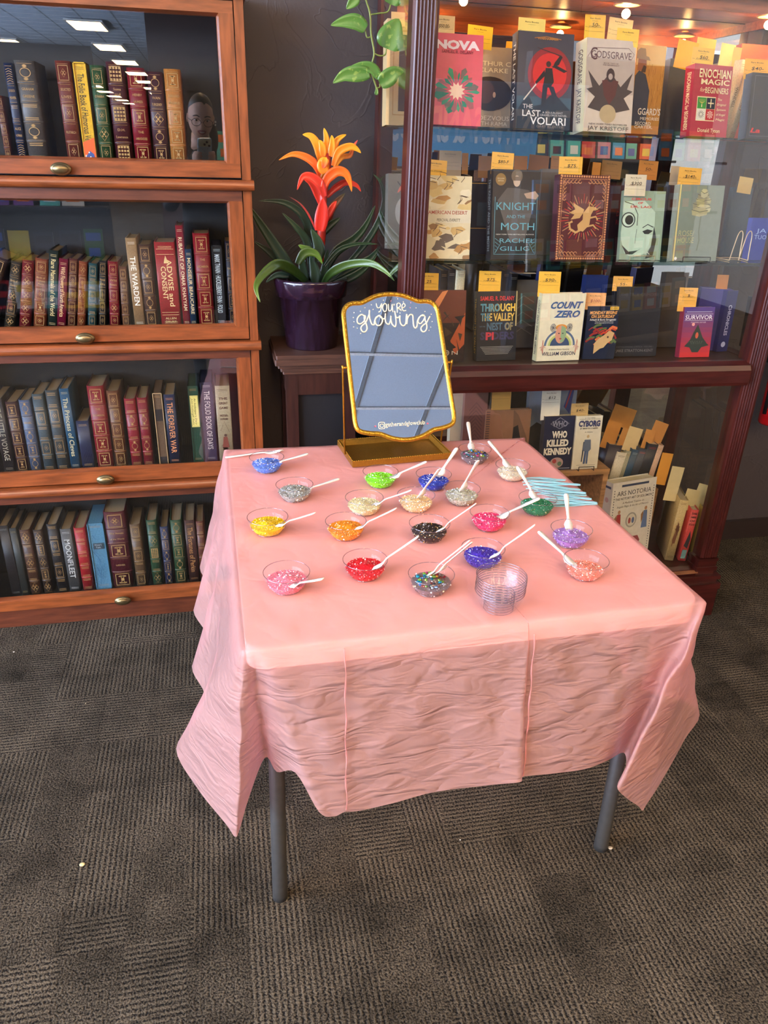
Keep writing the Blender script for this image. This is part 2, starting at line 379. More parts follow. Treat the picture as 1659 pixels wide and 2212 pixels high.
# ------------------------------------------------------------------ spine-out books
SPC = {}
def leather(col): return mat(col, 0.42, 0, 'leather', 0.25, 220, var=0.16)
def motif(g, kind, u0, v0, u1, v1, m, y):
    """gilt ornament inside a panel"""
    W_, H_ = u1 - u0, v1 - v0; cx, cz = (u0 + u1) / 2, (v0 + v1) / 2; w = max(W_ * 0.05, 0.0006)
    if kind == 'box': frame(g, u0, v0, u1, v1, w, None, y, m); motif(g, 'diamond', u0 + W_ * .22, v0 + H_ * .22, u1 - W_ * .22, v1 - H_ * .22, m, y)
    elif kind == 'diamond':
        ring(g, [(cx, v0), (u1, cz), (cx, v1), (u0, cz)], w, m, y)
        for a in range(4): disc(g, cx + W_ * .22 * math.cos(a * PI / 2 + .78), cz + H_ * .22 * math.sin(a * PI / 2 + .78), W_ * 0.09, None, y, 8, m=m)
        disc(g, cx, cz, W_ * .12, None, y, 10, m=m)
    elif kind == 'lattice':
        for k in range(4):
            t = u0 + W_ * (k + .5) / 4; 
            for j in range(max(2, int(4 * H_ / W_))):
                s = v0 + H_ * (j + .5) / max(2, int(4 * H_ / W_)); rect(g, t - W_ * .09, s - W_ * .09, t + W_ * .09, s + W_ * .09, None, y, m)
        frame(g, u0, v0, u1, v1, w, None, y, m)
    elif kind == 'oval':
        P = [(cx + W_ * .38 * math.cos(2 * PI * i / 20), cz + H_ * .3 * math.sin(2 * PI * i / 20)) for i in range(20)]; ring(g, P, w, m, y)
        for s in (-1, 1):
            for q in (.38, .46): poly(g, [(cx, cz + s * H_ * (q + .08)), (cx - W_ * .2, cz + s * H_ * q), (cx, cz + s * H_ * (q - .05)), (cx + W_ * .2, cz + s * H_ * q)], None, y, m)
    elif kind == 'scroll':
        for s in (-1, 1):
            for q in (-1, 1):
                P = [(cx + s * W_ * (.08 + .3 * t) * math.cos(t * 5), cz + q * H_ * (.1 + .3 * t) + q * W_ * .12 * math.sin(t * 5)) for t in np.linspace(0, 1, 10)]; ring(g, P, w, m, y, False)
        frame(g, u0, v0, u1, v1, w, None, y, m)
        disc(g, cx, cz, W_ * .13, None, y, 10, m=m)
    elif kind == 'chevron':
        n = max(3, int(H_ / W_ * 3))
        for k in range(n):
            z = v0 + H_ * k / n; ring(g, [(u0, z), (cx, z + H_ / n * .6), (u1, z)], w * 1.4, m, y, False)
    elif kind == 'lines':
        for k in (0.0, .12, .88, 1.0): rect(g, u0, v0 + H_ * k - w / 2, u1, v0 + H_ * k + w / 2, None, y, m)
def spine_book(x0, x1, z0, z1, yf, col, style='bands', title='', gilt=GOLDP, dep=0.155, lean=0.0, mots=('box',), tcol=None, bands=4, pages=(196, 178, 138)):
    W_ = x1 - x0; H_ = z1 - z0; L = leather(col); g = G()
    hb = W_ / 2
    if style == 'slip':
        th = 0.003
        g.box((-hb, 0, 0), (-hb + th, dep, H_), L); g.box((hb - th, 0, 0), (hb, dep, H_), L); g.box((-hb, 0, 0), (hb, dep, th), L); g.box((-hb, 0, H_ - th), (hb, dep, H_), L)
        fy = 0.003
    else:
        # rounded spine wrapped into two boards
        n = 9; rd = min(0.010, W_ * 0.22) if style != 'flat' else 0.002
        arc = [(-hb * math.cos(a), rd - rd * math.sin(a)) for a in np.linspace(0, PI, n)]
        inn = [(x * (1 - .0030 / hb), y + 0.0022) for x, y in arc]
        ol = arc + [(hb, dep), (hb - 0.003, dep)] + inn[::-1] + [(-hb + 0.003, dep), (-hb, dep)]
        # split into quads: outer shell strip with thickness
        o = arc; o2 = [(-hb, dep)] + arc + [(hb, dep)]; i2 = [(-hb + 0.003, dep)] + inn + [(hb - 0.003, dep)]
        k = len(o2); vs = [(p[0], p[1], z) for z in (0, H_) for p in o2] + [(p[0], p[1], z) for z in (0, H_) for p in i2]
        fs = []
        for i in range(k - 1):
            fs += [(i, i + 1, k + i + 1, k + i), (2 * k + i + 1, 2 * k + i, 3 * k + i, 3 * k + i + 1), (k + i, k + i + 1, 3 * k + i + 1, 3 * k + i), (i + 1, i, 2 * k + i, 2 * k + i + 1)]
        fs += [(0, k, 3 * k, 2 * k), (k - 1, 3 * k - 1, 4 * k - 1, 2 * k - 1)]
        g.add(vs, fs, L, True)
        if style == 'bands':
            for b in range(1, bands + 1):
                z = H_ * (b / (bands + 1) * .96 + .02)
                A = [[(x * 1.01, y - dq, z + dz) for x, y in arc[0:n]] for dz, dq in ((-.003, 0.0), (-.0015, .0016), (.0015, .0016), (.003, 0.0))]
                g.grid(A, L)
        fy = -0.0004
    root = g.build('book')
    root.location = ((x0 + x1) / 2, yf, z0); root.rotation_euler = (0, lean, 0)
    PG = mat(pages, 0.8, 0, 'plain', 0.15, 400)
    ins = 0.004
    if style == 'slip':
        G().box((-hb + .003, 0.0035, .003), (hb - .003, dep - .004, H_ - .004), L if col else PG).build('inner_book', root)
    else: G().box((-hb + .0032, .012, 0.003), (hb - .0032, dep - .004, H_ - ins), PG).build('page_block', root)
    a = G(); gm = gilt if tcol is None else mat(tcol, 0.5, 0, bump=0, var=0)
    u = hb * .66
    if style == 'bands' and W_ > 0.014:
        edges = [H_ * (b / (bands + 1) * .96 + .02) for b in range(0, bands + 2)]; edges[0] = 0.004; edges[-1] = H_ - .004
        words = title.split('|') if title else []
        ti = 0; order = list(range(bands, -1, -1)); tslots = [order[1]] + ([order[3]] if bands > 2 else [])
        for b in order:
            v0, v1 = edges[b] + .006, edges[b + 1] - .006
            if b in tslots and ti < len(words):
                ls = words[ti].split('/'); ti += 1
                for q, wd in enumerate(ls):
                    hh = min(.0060, (v1 - v0) / len(ls) * .62); text(a, wd, 0, v1 - (q + .5) * (v1 - v0) / len(ls), w=min(2 * u, hh * .8 * len(wd)), h=hh, m=gm, bold=.008, y=fy)
            else: motif(a, mots[b % len(mots)], -u, v0, u, v1, gm, fy)
            for zz in (v0 - .003, v1 + .003): rect(a, -u * 1.1, zz - .0003, u * 1.1, zz + .0003, None, fy, gm)
    else:
        if title:
            ls = title.split('/'); nn = len(ls)
            for q, wd in enumerate(ls):
                hh = min(W_ * .5 / nn, .017); text(a, wd, (nn / 2 - q - .5) * W_ * .62 / nn, H_ * .53, w=min(H_ * .72, hh * .95 * len(wd)), h=hh, rot=-PI / 2, m=gm, bold=.01, y=fy)
        for zz in (.012, .016, H_ - .016, H_ - .012): rect(a, -u, zz, u, zz + .0008, None, fy, gm)
    if a.v: a.build('gilt_lettering' if tcol is None else 'spine_lettering', root)
    return root
# rows: top-left px, top-right px, top y px, colour, style, title, motifs, description, bottom-left px (leaning books), text colour, gilt
K_ = dict
S1 = [
 (-12, 4, 206, (92, 40, 34), 'bands', '', ('box',), 'dark red brown gilt', None, None),
 (5, 26, 135, (24, 36, 66), 'bands', 'SEVENTH/HEAVEN|ALICE/HOFFMAN', ('chevron', 'chevron', 'lines'), 'navy chevron-tooled', None, None),
 (27, 73, 129, (86, 80, 76), 'bands', 'GRAHAM/GREENE', ('lines', 'oval', 'lines'), 'thick grey oval-tooled', None, None),
 (116, 150, 130, (112, 46, 34), 'bands', 'SELECTED/LIVES|PLUTARCH', ('box',), 'russet brown box-tooled', None, None),
 (155, 184, 133, (238, 186, 22), 'slip', 'The Folio Book of Humorous Verse', (), 'bright yellow slipcased', None, (30, 26, 20)),
 (191, 223, 140, (44, 78, 46), 'bands', "O'HARA", ('box', 'diamond'), 'forest green gilt', None, None),
 (226, 266, 132, (72, 22, 34), 'bands', 'Sons/and/Lovers|D.H./Lawrence', ('lattice',), 'dark maroon lattice-tooled', None, None),
 (271, 310, 145, (128, 18, 34), 'bands', 'HENRY/JAMES|THE/AMBASSADORS', ('scroll', 'diamond'), 'crimson gilt', None, None),
 (315, 350, 154, (60, 22, 30), 'bands', 'IVAN/TURGENEV', ('scroll', 'oval', 'diamond'), 'near-black maroon gilt', None, None),
 (352, 389, 148, (184, 116, 48), 'bands', 'BERNARD/MALAMUD', ('scroll',), 'golden tan scroll-tooled', None, None)]
S2 = [
 (-16, 20, 556, (54, 32, 26), 'bands', '', ('box',), 'dark brown leaning', -60, None),
 (24, 47, 566, (52, 44, 34), 'bands', 'Birds of/Zealand', ('diamond', 'box'), 'drab brown leaning', 10, None),
 (48, 73, 562, (122, 24, 30), 'bands', '', ('diamond',), 'thin red leaning', 42, None),
 (76, 104, 559, (142, 68, 36), 'bands', 'Birds of/Southeast/Asia', ('box', 'scroll'), 'orange brown bird-tooled', 73, None),
 (106, 126, 541, (34, 44, 36), 'flat', 'Rare Mammals of the World', (), 'black green titled', 104, (214, 190, 130)),
 (128, 147, 559, (124, 16, 44), 'flat', 'Wild Flowers of North America', (), 'wine red titled', 124, (220, 180, 130)),
 (149, 168, 559, (92, 42, 30), 'bands', '', ('box',), 'dull brown box-tooled', 146, None),
 (170, 188, 565, (146, 68, 34), 'bands', '', ('diamond', 'box'), 'orange tan narrow', 167, None),
 (191, 210, 569, (34, 80, 86), 'bands', '', ('box', 'lines'), 'teal gilt', 190, None),
 (214, 230, 563, (24, 24, 26), 'bands', 'Mammals/of Africa', ('box',), 'black gilt', 214, None),
 (232, 254, 565, (138, 22, 38), 'bands', 'Wild/Flowers', ('box', 'diamond'), 'raspberry red gilt', 238, None),
 (256, 273, 576, (96, 52, 34), 'bands', '', ('box',), 'brown short leaning', 265, None),
 (270, 293, 514, (170, 132, 88), 'flat', 'THE WARDEN', (), 'plain tan titled', 283, (246, 236, 214)),
 (297, 324, 528, (68, 40, 32), 'bands', '', ('box', 'oval'), 'dark brown oval-tooled', 309, None),
 (332, 376, 523, (170, 34, 40), 'flat', 'ADVISE and/CONSENT', (), 'wide bright red', 349, (222, 190, 130)),
 (378, 394, 487, (146, 24, 38), 'flat', 'RUBAIYAT OF OMAR KHAYYAM', (), 'tall thin crimson', 392, (230, 205, 160)),
 (398, 413, 538, (36, 58, 84), 'flat', 'MONSIEUR BEAUCAIRE', (), 'slate blue titled', 407, (226, 200, 150)),
 (415, 451, 504, (146, 24, 32), 'bands', 'THE/DECAMERON', ('scroll',), 'scarlet scroll-tooled', 428, None),
 (456, 478, 530, (20, 24, 30), 'slip', 'MARK TWAIN · HUCKLEBERRY FINN · FOLIO', (), 'black slipcased', 466, (200, 214, 214)),
 (485, 503, 521, (30, 26, 40), 'bands', 'Homer', ('box', 'scroll'), 'near-black navy gilt', 495, None)]
S3 = [
 (-22, 3, 862, (36, 26, 28), 'flat', 'THE LITTLE VOYAGE', (), 'black brown titled', None, (150, 140, 120)),
 (8, 36, 869, (58, 20, 28), 'bands', '', ('scroll',), 'dark plum gilt', None, None),
 (38, 64, 865, (82, 98, 128), 'bands', 'ISRAEL', ('oval', 'scroll'), 'steel blue oval-tooled', None, None),
 (66, 93, 852, (66, 82, 88), 'bands', '', ('lines', 'box'), 'blue grey box-tooled', None, None),
 (95, 123, 844, (64, 74, 78), 'bands', '', ('lines', 'box'), 'slate grey titled', None, None),
 (126, 148, 840, (24, 80, 112), 'flat', 'The Princess of Cleves', (), 'teal blue script-titled', None, (190, 180, 140)),
 (163, 191, 910, (26, 36, 70), 'flat', '', (), 'short navy', None, None),
 (185, 223, 835, (144, 22, 36), 'bands', 'THE/DECAMERON', ('scroll',), 'tall wide crimson', None, None),
 (228, 256, 845, (108, 60, 32), 'bands', '', ('box',), 'chestnut brown box-tooled', None, None),
 (266, 292, 862, (148, 22, 40), 'bands', '', ('lines', 'oval'), 'ruby red oval-tooled', None, None),
 (294, 317, 860, (140, 20, 38), 'bands', '', ('lines', 'oval'), 'deep red oval-tooled', None, None),
 (328, 349, 849, (116, 90, 64), 'slip', '', (), 'brown cream-edged slipcased', None, None),
 (352, 377, 853, (28, 38, 70), 'flat', 'THE FOREVER WAR', (), 'navy copper-titled', None, (214, 140, 90)),
 (404, 427, 834, (26, 72, 50), 'slip', '', (), 'green yellow-labelled slipcased', None, None),
 (431, 458, 826, (38, 38, 66), 'slip', 'THE FOLIO BOOK OF DAYS', (), 'dark violet slipcased', None, (190, 180, 170)),
 (463, 496, 834, (186, 170, 132), 'flat', '', (), 'beige illustrated', None, (60, 40, 30))]
S4 = [
 (-6, 17, 1137, (38, 36, 38), 'flat', '', (), 'dull black', None, (120, 120, 115)),
 (18, 35, 1142, (50, 54, 50), 'flat', '', (), 'dark grey green', None, (140, 120, 70)),
 (39, 64, 1146, (84, 50, 32), 'bands', '', ('diamond', 'lines'), 'brown diamond-tooled', None, None),
 (69, 91, 1146, (56, 40, 34), 'bands', '', ('diamond', 'scroll'), 'smoky brown gilt', None, None),
 (98, 123, 1134, (26, 24, 28), 'bands', '', ('lines', 'box'), 'black gilt-lettered', None, None),
 (128, 153, 1144, (84, 84, 82), 'flat', 'MOONFLEET', (), 'grey block-titled', None, (196, 196, 190)),
 (157, 183, 1142, (182, 30, 38), 'bands', '', ('lines', 'lines'), 'scarlet banded', None, None),
 (186, 222, 1132, (98, 154, 184), 'slip', '', (), 'light blue brushwork slipcased', None, None),
 (221, 269, 1108, (88, 18, 34), 'bands', 'The Annals/of the World|USSHER', ('scroll', 'box', 'scroll'), 'very thick maroon', None, None),
 (278, 303, 1134, (112, 82, 54), 'bands', '', ('box', 'lines'), 'tan brown gilt', None, None),
 (314, 338, 1125, (34, 76, 46), 'bands', '', ('diamond', 'lines', 'lattice'), 'bottle green lozenge-tooled', None, None),
 (344, 363, 1139, (38, 48, 82), 'bands', '', ('oval', 'scroll'), 'blue narrow gilt', None, None),
 (366, 392, 1125, (44, 80, 48), 'bands', '', ('scroll', 'oval', 'scroll'), 'moss green scroll-tooled', None, None),
 (397, 420, 1125, (72, 36, 30), 'flat', 'The Fortunes of Perkin', (), 'dark russet titled', None, (170, 120, 70)),
 (422, 440, 1127, (112, 56, 40), 'bands', '', ('lines',), 'light russet gilt', None, None)]
SECN = ['top', 'second', 'third', 'bottom']
YF = 2.378
for si, S in enumerate((S1, S2, S3, S4)):
    prev = None; zf = SEC[si] + 0.0302; lastx = -9
    for bi, (xl, xr, yt, col, st, ti, mo, desc, bl, tcl) in enumerate(S):
        A = PY(xl, yt, YF); B = PY(xr, yt, YF); z1 = min(A[2], SEC[si] + .413); x0 = A[0] + .0006; x1 = B[0] - .0006
        lean = 0.0
        if bl is not None:
            C = PY(bl, [0, 705, 1005, 0][si], YF); lean = math.atan2(x0 - C[0], z1 - C[2])
            if abs(lean) < 0.05: lean = 0.0
            x0 = A[0] - (z1 - zf) * math.tan(lean); x1 = x0 + (B[0] - A[0])
        if lean == 0 and prev is not None and x0 < lastx: x0 = lastx + .0004
        lastx = x1
        h = (z1 - zf) / math.cos(lean)
        dz = max(0, -lean) * 0 + (abs(math.sin(lean)) * (x1 - x0) / 2 if lean else 0)
        col = tuple(int(v * (.82 if si else .9)) for v in col)  # books and pages below the top section coloured darker for dimmer light there
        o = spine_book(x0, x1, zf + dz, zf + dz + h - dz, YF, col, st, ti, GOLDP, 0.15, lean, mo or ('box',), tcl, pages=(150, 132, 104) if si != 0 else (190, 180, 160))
        if prev: lab = '%s book in the %s bookcase section, just right of the %s one' % (desc, SECN[si], prev)
        else: lab = '%s book at the left end of the %s bookcase section' % (desc, SECN[si])
        lab = lab.replace('gilt book', 'gilt book')
        wl_ = lab.split()
        if len(wl_) > 16: lab = '%s book in %s bookcase section, right of the %s one' % (desc, SECN[si], prev)
        tag(o, lab, 'book', 'leather-bound books behind glass in the %s section' % SECN[si])
        # hand-made extras
        hb = (x1 - x0) / 2; a = G()
        if desc == 'bright yellow slipcased':
            poly(a, [(-hb + .001, .003), (hb - .001, .003), (hb - .001, .062), (-hb + .001, .05)], (236, 96, 30), -.0008)
            poly(a, [(-hb + .003, .003), (hb - .003, .003), (hb - .006, .022), (0, .03), (-hb + .006, .016)], (60, 80, 140), -.0012)
            for q in range(7): disc(a, random.uniform(-hb + .004, hb - .004), random.uniform(.006, .03), .0018, (250, 250, 240), -.0016, 8)
            a.build('jester_picture', o)
        elif desc == 'green yellow-labelled slipcased':
            rect(a, -hb + .004, h * .48, hb - .002, h * .88, (232, 214, 120), -.0008); frame(a, -hb + .005, h * .49, hb - .003, h * .87, .0006, (60, 50, 30), -.0012)
            text(a, "An Innkeeper's Diary", .0035, h * .68, w=h * .34, h=.006, rot=-PI / 2, col=(40, 30, 20), y=-.0014, shear=.3); text(a, 'John Fothergill  Folio', -.005, h * .68, w=h * .34, h=.005, rot=-PI / 2, col=(40, 30, 20), y=-.0014, shear=.3)
            a.build('spine_label', o)
        elif desc == 'beige illustrated':
            ink = (74, 52, 40)
            for q, wd in enumerate(('THE', 'GREAT', 'GAME')): text(a, wd, 0, h * (.84 - .06 * q), w=hb * 1.2, h=.0075, col=ink, bold=.02, y=-.0008)
            for q, wd in enumerate(('PETER', 'HOPKIRK')): text(a, wd, 0, h * (.62 - .045 * q), w=hb * 1.1, h=.006, col=ink, bold=.03, y=-.0008)
            ring(a, [(-hb * .6, h * .42), (0, h * .54), (hb * .6, h * .40)], .0009, mat(ink, .6, bump=0), -.0008, False)
            disc(a, .001, h * .36, .0045, ink, -.0008, 10); poly(a, [(-.006, h * .34), (.006, h * .34), (.011, h * .2), (-.010, h * .2)], (120, 60, 44), -.0009)
            for q in range(10): poly(a, [(random.uniform(-hb * .7, hb * .7), random.uniform(.01, h * .3)) for _ in range(3)], (110, 90, 66), -.0007)
            a.build('spine_picture', o)
        elif desc == 'light blue brushwork slipcased':
            for q in range(14):
                x_, z_ = random.uniform(-hb * .2, hb * .7), random.uniform(h * .15, h * .8); ring(a, [(x_, z_), (x_ - random.uniform(.002, .018) if x_ - .018 > -hb else x_, z_ + random.uniform(-.03, .03)), (max(-hb + .001, x_ - .02), z_ + random.uniform(-.04, .05))], .0009, mat((36, 84, 120), .6, bump=0), -.0008, False)
            rect(a, -hb * .55, h * .62, hb * .7, h * .71, (52, 66, 76), -.001); text(a, "Winter's", 0.001, h * .685, w=hb * .9, h=.006, col=(180, 190, 190), y=-.0014); text(a, 'Tale', 0.001, h * .648, w=hb * .6, h=.006, col=(180, 190, 190), y=-.0014)
            a.build('brushwork_picture', o)
        elif desc == 'brown cream-edged slipcased':
            frame(a, -hb, .001, hb, h - .001, .0018, (206, 170, 120), -.0006); rect(a, -hb * .7, h * .62, hb * .8, h * .78, (34, 26, 24), -.0008); rect(a, -hb * .7, .004, hb * .8, h * .12, (34, 26, 24), -.0008); a.build('slipcase_edge', o)
        elif desc == 'wide bright red':
            poly(a, [(-.006, h * .76), (.006, h * .76), (.004, h * .80), (0, h * .85), (-.004, h * .80)], (214, 180, 120), -.0006); text(a, 'ALLEN', 0, h * .11, w=hb * 1.1, h=.006, col=(222, 190, 130), y=-.0006); text(a, 'DRURY', 0, h * .07, w=hb * 1.1, h=.006, col=(222, 190, 130), y=-.0006)
            for z_ in (.15, .86, .92, .18): rect(a, -hb * .85, h * z_, hb * .85, h * z_ + .0009, (222, 190, 130), -.0005)
            a.build('dome_emblem', o)
        prev = ' '.join(desc.split()[:2])
# small white cat-like ornament low behind the books
g = G(); wm = mat((196, 190, 180), .5, name='white_porcelain'); g.sphere((0, 0, .012), .022, wm, 16, 8, 1, .6, .55)
o = g.build('porcelain_ornament', loc=(PY(425, 1072, 2.42)[0], 2.46, PY(425, 1080, 2.42)[2] - .006)) if False else None

# ================================================================== PEDESTAL, POT AND PLANTS
PXc, PYc, PZt = 0.292, 2.395, 0.915
ped = empty('plant_pedestal', (PXc, PYc, 0)); tag(ped, 'dark brown wooden pedestal with moulded top and black recessed panel, under the purple pot', 'pedestal')
PW = mat((74, 46, 32), 0.5, 0, 'wood', 0.1, name='old_pedestal_wood'); PW2 = mat((52, 26, 18), 0.4, 0, 'woodv', 0.06, name='pedestal_shaft_wood')
g = G()
for (hw, z0, z1) in ((.137, PZt - .012, PZt), (.141, PZt - .030, PZt - .012), (.132, PZt - .040, PZt - .030), (.124, PZt - .052, PZt - .040), (.117, PZt - .062, PZt - .052)): g.box((-hw, -hw * .98, z0), (hw, hw * .98, z1), PW, bev=.003)
g.build('top', ped)
g = G(); s = .108
for sx in (-1, 1):
    for sy in (-1, 1): g.box((sx * s - (sx > 0) * .036, sy * s - (sy > 0) * .036, .08), (sx * s + (sx < 0) * .036, sy * s + (sy < 0) * .036, PZt - .062), PW2)
q = s - .036; [g.box(a, b, PW2) for (z0, z1) in ((PZt - .13, PZt - .062), (.08, .16)) for a, b in (((-q, -s + .001, z0), (q, -q, z1)), ((-q, q, z0), (q, s - .001, z1)), ((-s + .001, -q, z0), (-q, q, z1)), ((q, -q, z0), (s - .001, q, z1)))]; g.build('shaft', ped)
G().box((-.09, -.09, .1), (.09, .09, PZt - .1), BLACKP).build('panel', ped)
G().box((-.13, -.13, 0), (.13, .13, .08), PW2, bev=.004).build('base', ped)
# pot
def pot_mat():
    m, t, b = nt('purple_glaze'); L = t.links; b.inputs['Roughness'].default_value = 0.16; b.inputs['Coat Weight'].default_value = 0.6
    n = N(t, 'ShaderNodeTexNoise', i_Scale=18.0, i_Detail=5.0); L.new(tc(t, (4, 4, .5)), n.inputs['Vector'])
    r = N(t, 'ShaderNodeValToRGB'); r.color_ramp.elements[0].position = .35; r.color_ramp.elements[0].color = lin((28, 13, 20)); r.color_ramp.elements[1].position = .75; r.color_ramp.elements[1].color = lin((46, 28, 48)); L.new(n.outputs[0], r.inputs[0])
    L.new(r.outputs[0], b.inputs['Base Color']); bp = N(t, 'ShaderNodeBump', i_Strength=.5, i_Distance=.004); n2 = N(t, 'ShaderNodeTexNoise', i_Scale=30.0, i_Detail=2.0); L.new(tc(t), n2.inputs['Vector']); L.new(n2.outputs[0], bp.inputs['Height']); L.new(bp.outputs[0], b.inputs['Normal']); return m
POTC = (PXc - .015, 2.39); PH = .208
pot = empty('flower_pot', (POTC[0], POTC[1], PZt)); tag(pot, 'dark purple glazed ceramic pot holding the orange flowering plant on the wooden pedestal', 'pot')
GL = pot_mat(); g = G()
g.lathe([(0.001, 0), (.078, 0), (.080, .004), (.098, PH - .055), (.1075, PH - .052), (.113, PH - .006), (.111, PH), (.106, PH), (.100, PH - .012), (.098, PH - .05), (.001, PH - .05)], GL, 56); g.build('body', pot)
sl = mat((26, 20, 16), .95, 0, 'plain', 1.0, 90, name='potting_soil'); g = G(); g.lathe([(.001, PH - .022), (.06, PH - .02), (.097, PH - .03)], sl, 30); g.build('soil', pot)
def leafmat(name, c0, c1, var=(190, 200, 90), rough=.35, v=0.0, axis=False):
    m, t, b = nt(name); L = t.links; b.inputs['Roughness'].default_value = rough
    at = N(t, 'ShaderNodeAttribute', attribute_name='along'); r = N(t, 'ShaderNodeValToRGB'); r.color_ramp.elements[0].color = lin(c0); r.color_ramp.elements[1].color = lin(c1); L.new(at.outputs['Fac'], r.inputs[0])
    n = N(t, 'ShaderNodeTexNoise', i_Scale=70.0, i_Detail=3.0); L.new(tc(t), n.inputs['Vector']); rr = N(t, 'ShaderNodeMapRange'); rr.inputs[1].default_value = .60; rr.inputs[2].default_value = .66; rr.inputs[4].default_value = v; L.new(n.outputs[0], rr.inputs[0])
    mx = N(t, 'ShaderNodeMix', data_type='RGBA'); L.new(rr.outputs[0], mx.inputs[0]); L.new(r.outputs[0], mx.inputs[6]); mx.inputs[7].default_value = lin(var)
    L.new(mx.outputs[2], b.inputs['Base Color']); b.inputs['Subsurface Weight'].default_value = 0.0; 
    bp = N(t, 'ShaderNodeBump', i_Strength=.25, i_Distance=.002); n3 = N(t, 'ShaderNodeTexNoise', i_Scale=140.0); L.new(tc(t, (1, 1, .15)), n3.inputs['Vector']); L.new(n3.outputs[0], bp.inputs['Height']); L.new(bp.outputs[0], b.inputs['Normal']); return m
def leaf(name, pts, wpx, y, m, parent, org, prof=None, cup=.25, ydepth=None, ws=12):
    """blade along pixel control points lying near the plane y; ydepth = list of y offsets"""
    C = []
    for i, p in enumerate(pts):
        yy = y + (ydepth[i] if ydepth else 0); C.append(PY(p[0], p[1], yy))
    C = catmull(C, 7); n = len(C); C = np.array(C); wm_ = wpx / 1645.0 * y / 2
    rows = []; al = []
    for i in range(n):
        t = i / (n - 1); T_ = C[min(i + 1, n - 1)] - C[max(i - 1, 0)]; T_ /= np.linalg.norm(T_) + 1e-9
        view = np.array([0.0, 1, 0]); S_ = np.cross(T_, view); S_ /= np.linalg.norm(S_) + 1e-9; Nn = np.cross(S_, T_)
        f = prof(t) if prof else (min(1, .55 + t * 1.6) * (1 - t ** 2.4) ** .9)
        hw = wm_ * max(f, .02)
        rows.append([C[i] + S_ * hw * q + Nn * abs(q) ** 1.5 * hw * cup * (-1) for q in (-1, -.5, 0, .5, 1)] + [C[i] + S_ * hw * q + Nn * (abs(q) ** 1.5 * hw * cup * (-1) + .0012) for q in (1, .5, 0, -.5, -1)]); al += [t] * 10
    g = G(); org = np.array(org); g.grid([[p - org for p in r] for r in rows], m, closed=True)
    o = g.build(name, parent); a = o.data.attributes.new('along', 'FLOAT', 'POINT'); a.data.foreach_set('value', al); return o
def cv(pts, s=4.2526, ox_=520, oy_=260): return [(ox_ + a / s, oy_ + b / s) for a, b in pts]
plant = empty('bromeliad_plant', (POTC[0], POTC[1], PZt + PH - .03)); tag(plant, 'bromeliad with orange and yellow flower spike and arching green leaves in purple pot', 'plant')
ORG = tuple(plant.location)
GR = leafmat('bromeliad_leaf', (14, 28, 18), (36, 60, 28)); GRB = leafmat('bromeliad_leaf_bright', (18, 36, 16), (88, 118, 36)); GRD = leafmat('bromeliad_leaf_dark', (14, 28, 20), (34, 58, 34))
lf = [
 ([(600, 1480), (480, 1370), (340, 1320), (210, 1410), (140, 1530), (178, 1670)], 96, 2.30, GRB, [0.05, .02, -.02, -.05, -.08, -.10]),
 ([(540, 1460), (400, 1270), (270, 1080), (150, 900), (70, 780)], 100, 2.40, GR, None),
 ([(500, 1480), (380, 1320), (250, 1200), (120, 1110)], 80, 2.43, GRD, None),
 ([(660, 1420), (640, 1060), (570, 870), (400, 755), (165, 738)], 92, 2.44, GRD, None),
 ([(650, 1380), (610, 1120), (510, 980), (380, 850)], 76, 2.42, GR, None),
 ([(660, 1200), (600, 1180), (530, 1145)], 70, 2.36, GRB, None),
 ([(700, 1300), (720, 1180), (690, 1080), (645, 1000)], 110, 2.34, GR, None),
 ([(520, 1320), (590, 1215), (690, 1225), (752, 1320)], 86, 2.30, GRB, None),
 ([(770, 1400), (880, 1200), (1040, 1090), (1150, 960), (1236, 778)], 92, 2.42, GR, None),
 ([(860, 1440), (1080, 1210), (1240, 980), (1315, 760), (1290, 580), (1215, 492)], 62, 2.38, GR, None),
 ([(770, 1340), (900, 1190), (1080, 1135), (1262, 1138)], 44, 2.34, GR, None),
 ([(800, 1470), (960, 1380), (1180, 1270), (1282, 1150)], 92, 2.40, GRD, None),
 ([(760, 1500), (830, 1400), (980, 1325), (1180, 1310), (1320, 1380), (1412, 1474)], 84, 2.28, GRB, [.06, .03, 0, -.04, -.07, -.09]),
 ([(860, 1500), (1020, 1440), (1150, 1350), (1250, 1240)], 76, 2.38, GR, None),
 ([(440, 1430), (330, 1420), (230, 1490)], 60, 2.36, GRD, None),
 ([(600, 1480), (570, 1360), (560, 1200)], 90, 2.38, GRD, None), ([(690, 1490), (680, 1380), (640, 1240)], 110, 2.36, GRD, None), ([(760, 1490), (770, 1380), (800, 1180)], 90, 2.40, GRD, None),
 ([(720, 1060), (820, 960), (916, 893)], 80, 2.39, GR, None),
 ([(770, 960), (840, 800), (960, 668)], 84, 2.40, leafmat('bract_green_red', (170, 40, 30), (70, 80, 50)), None),
]
for pts, wd, y_, m_, yd in lf: leaf('leaf', cv(pts), wd / 4.2526, y_, m_, plant, ORG, ydepth=yd)
RED = leafmat('bract_red', (178, 34, 24), (226, 60, 30)); ORA = leafmat('bract_orange', (206, 60, 24), (250, 132, 30)); YEL = leafmat('bract_yellow', (220, 110, 26), (252, 170, 34)); OY = leafmat('bract_yellow_red', (250, 160, 30), (226, 60, 60))
g = G(); g.tube([tuple(PY(*p, 2.375) - np.array(ORG)) for p in cv([(730, 1300), (745, 1000), (755, 700), (800, 450), (800, 300)])], [.011, .013, .012, .010, .008], mat((176, 44, 28), .4, name='flower_stalk'), 10); g.build('flower_stalk', plant)
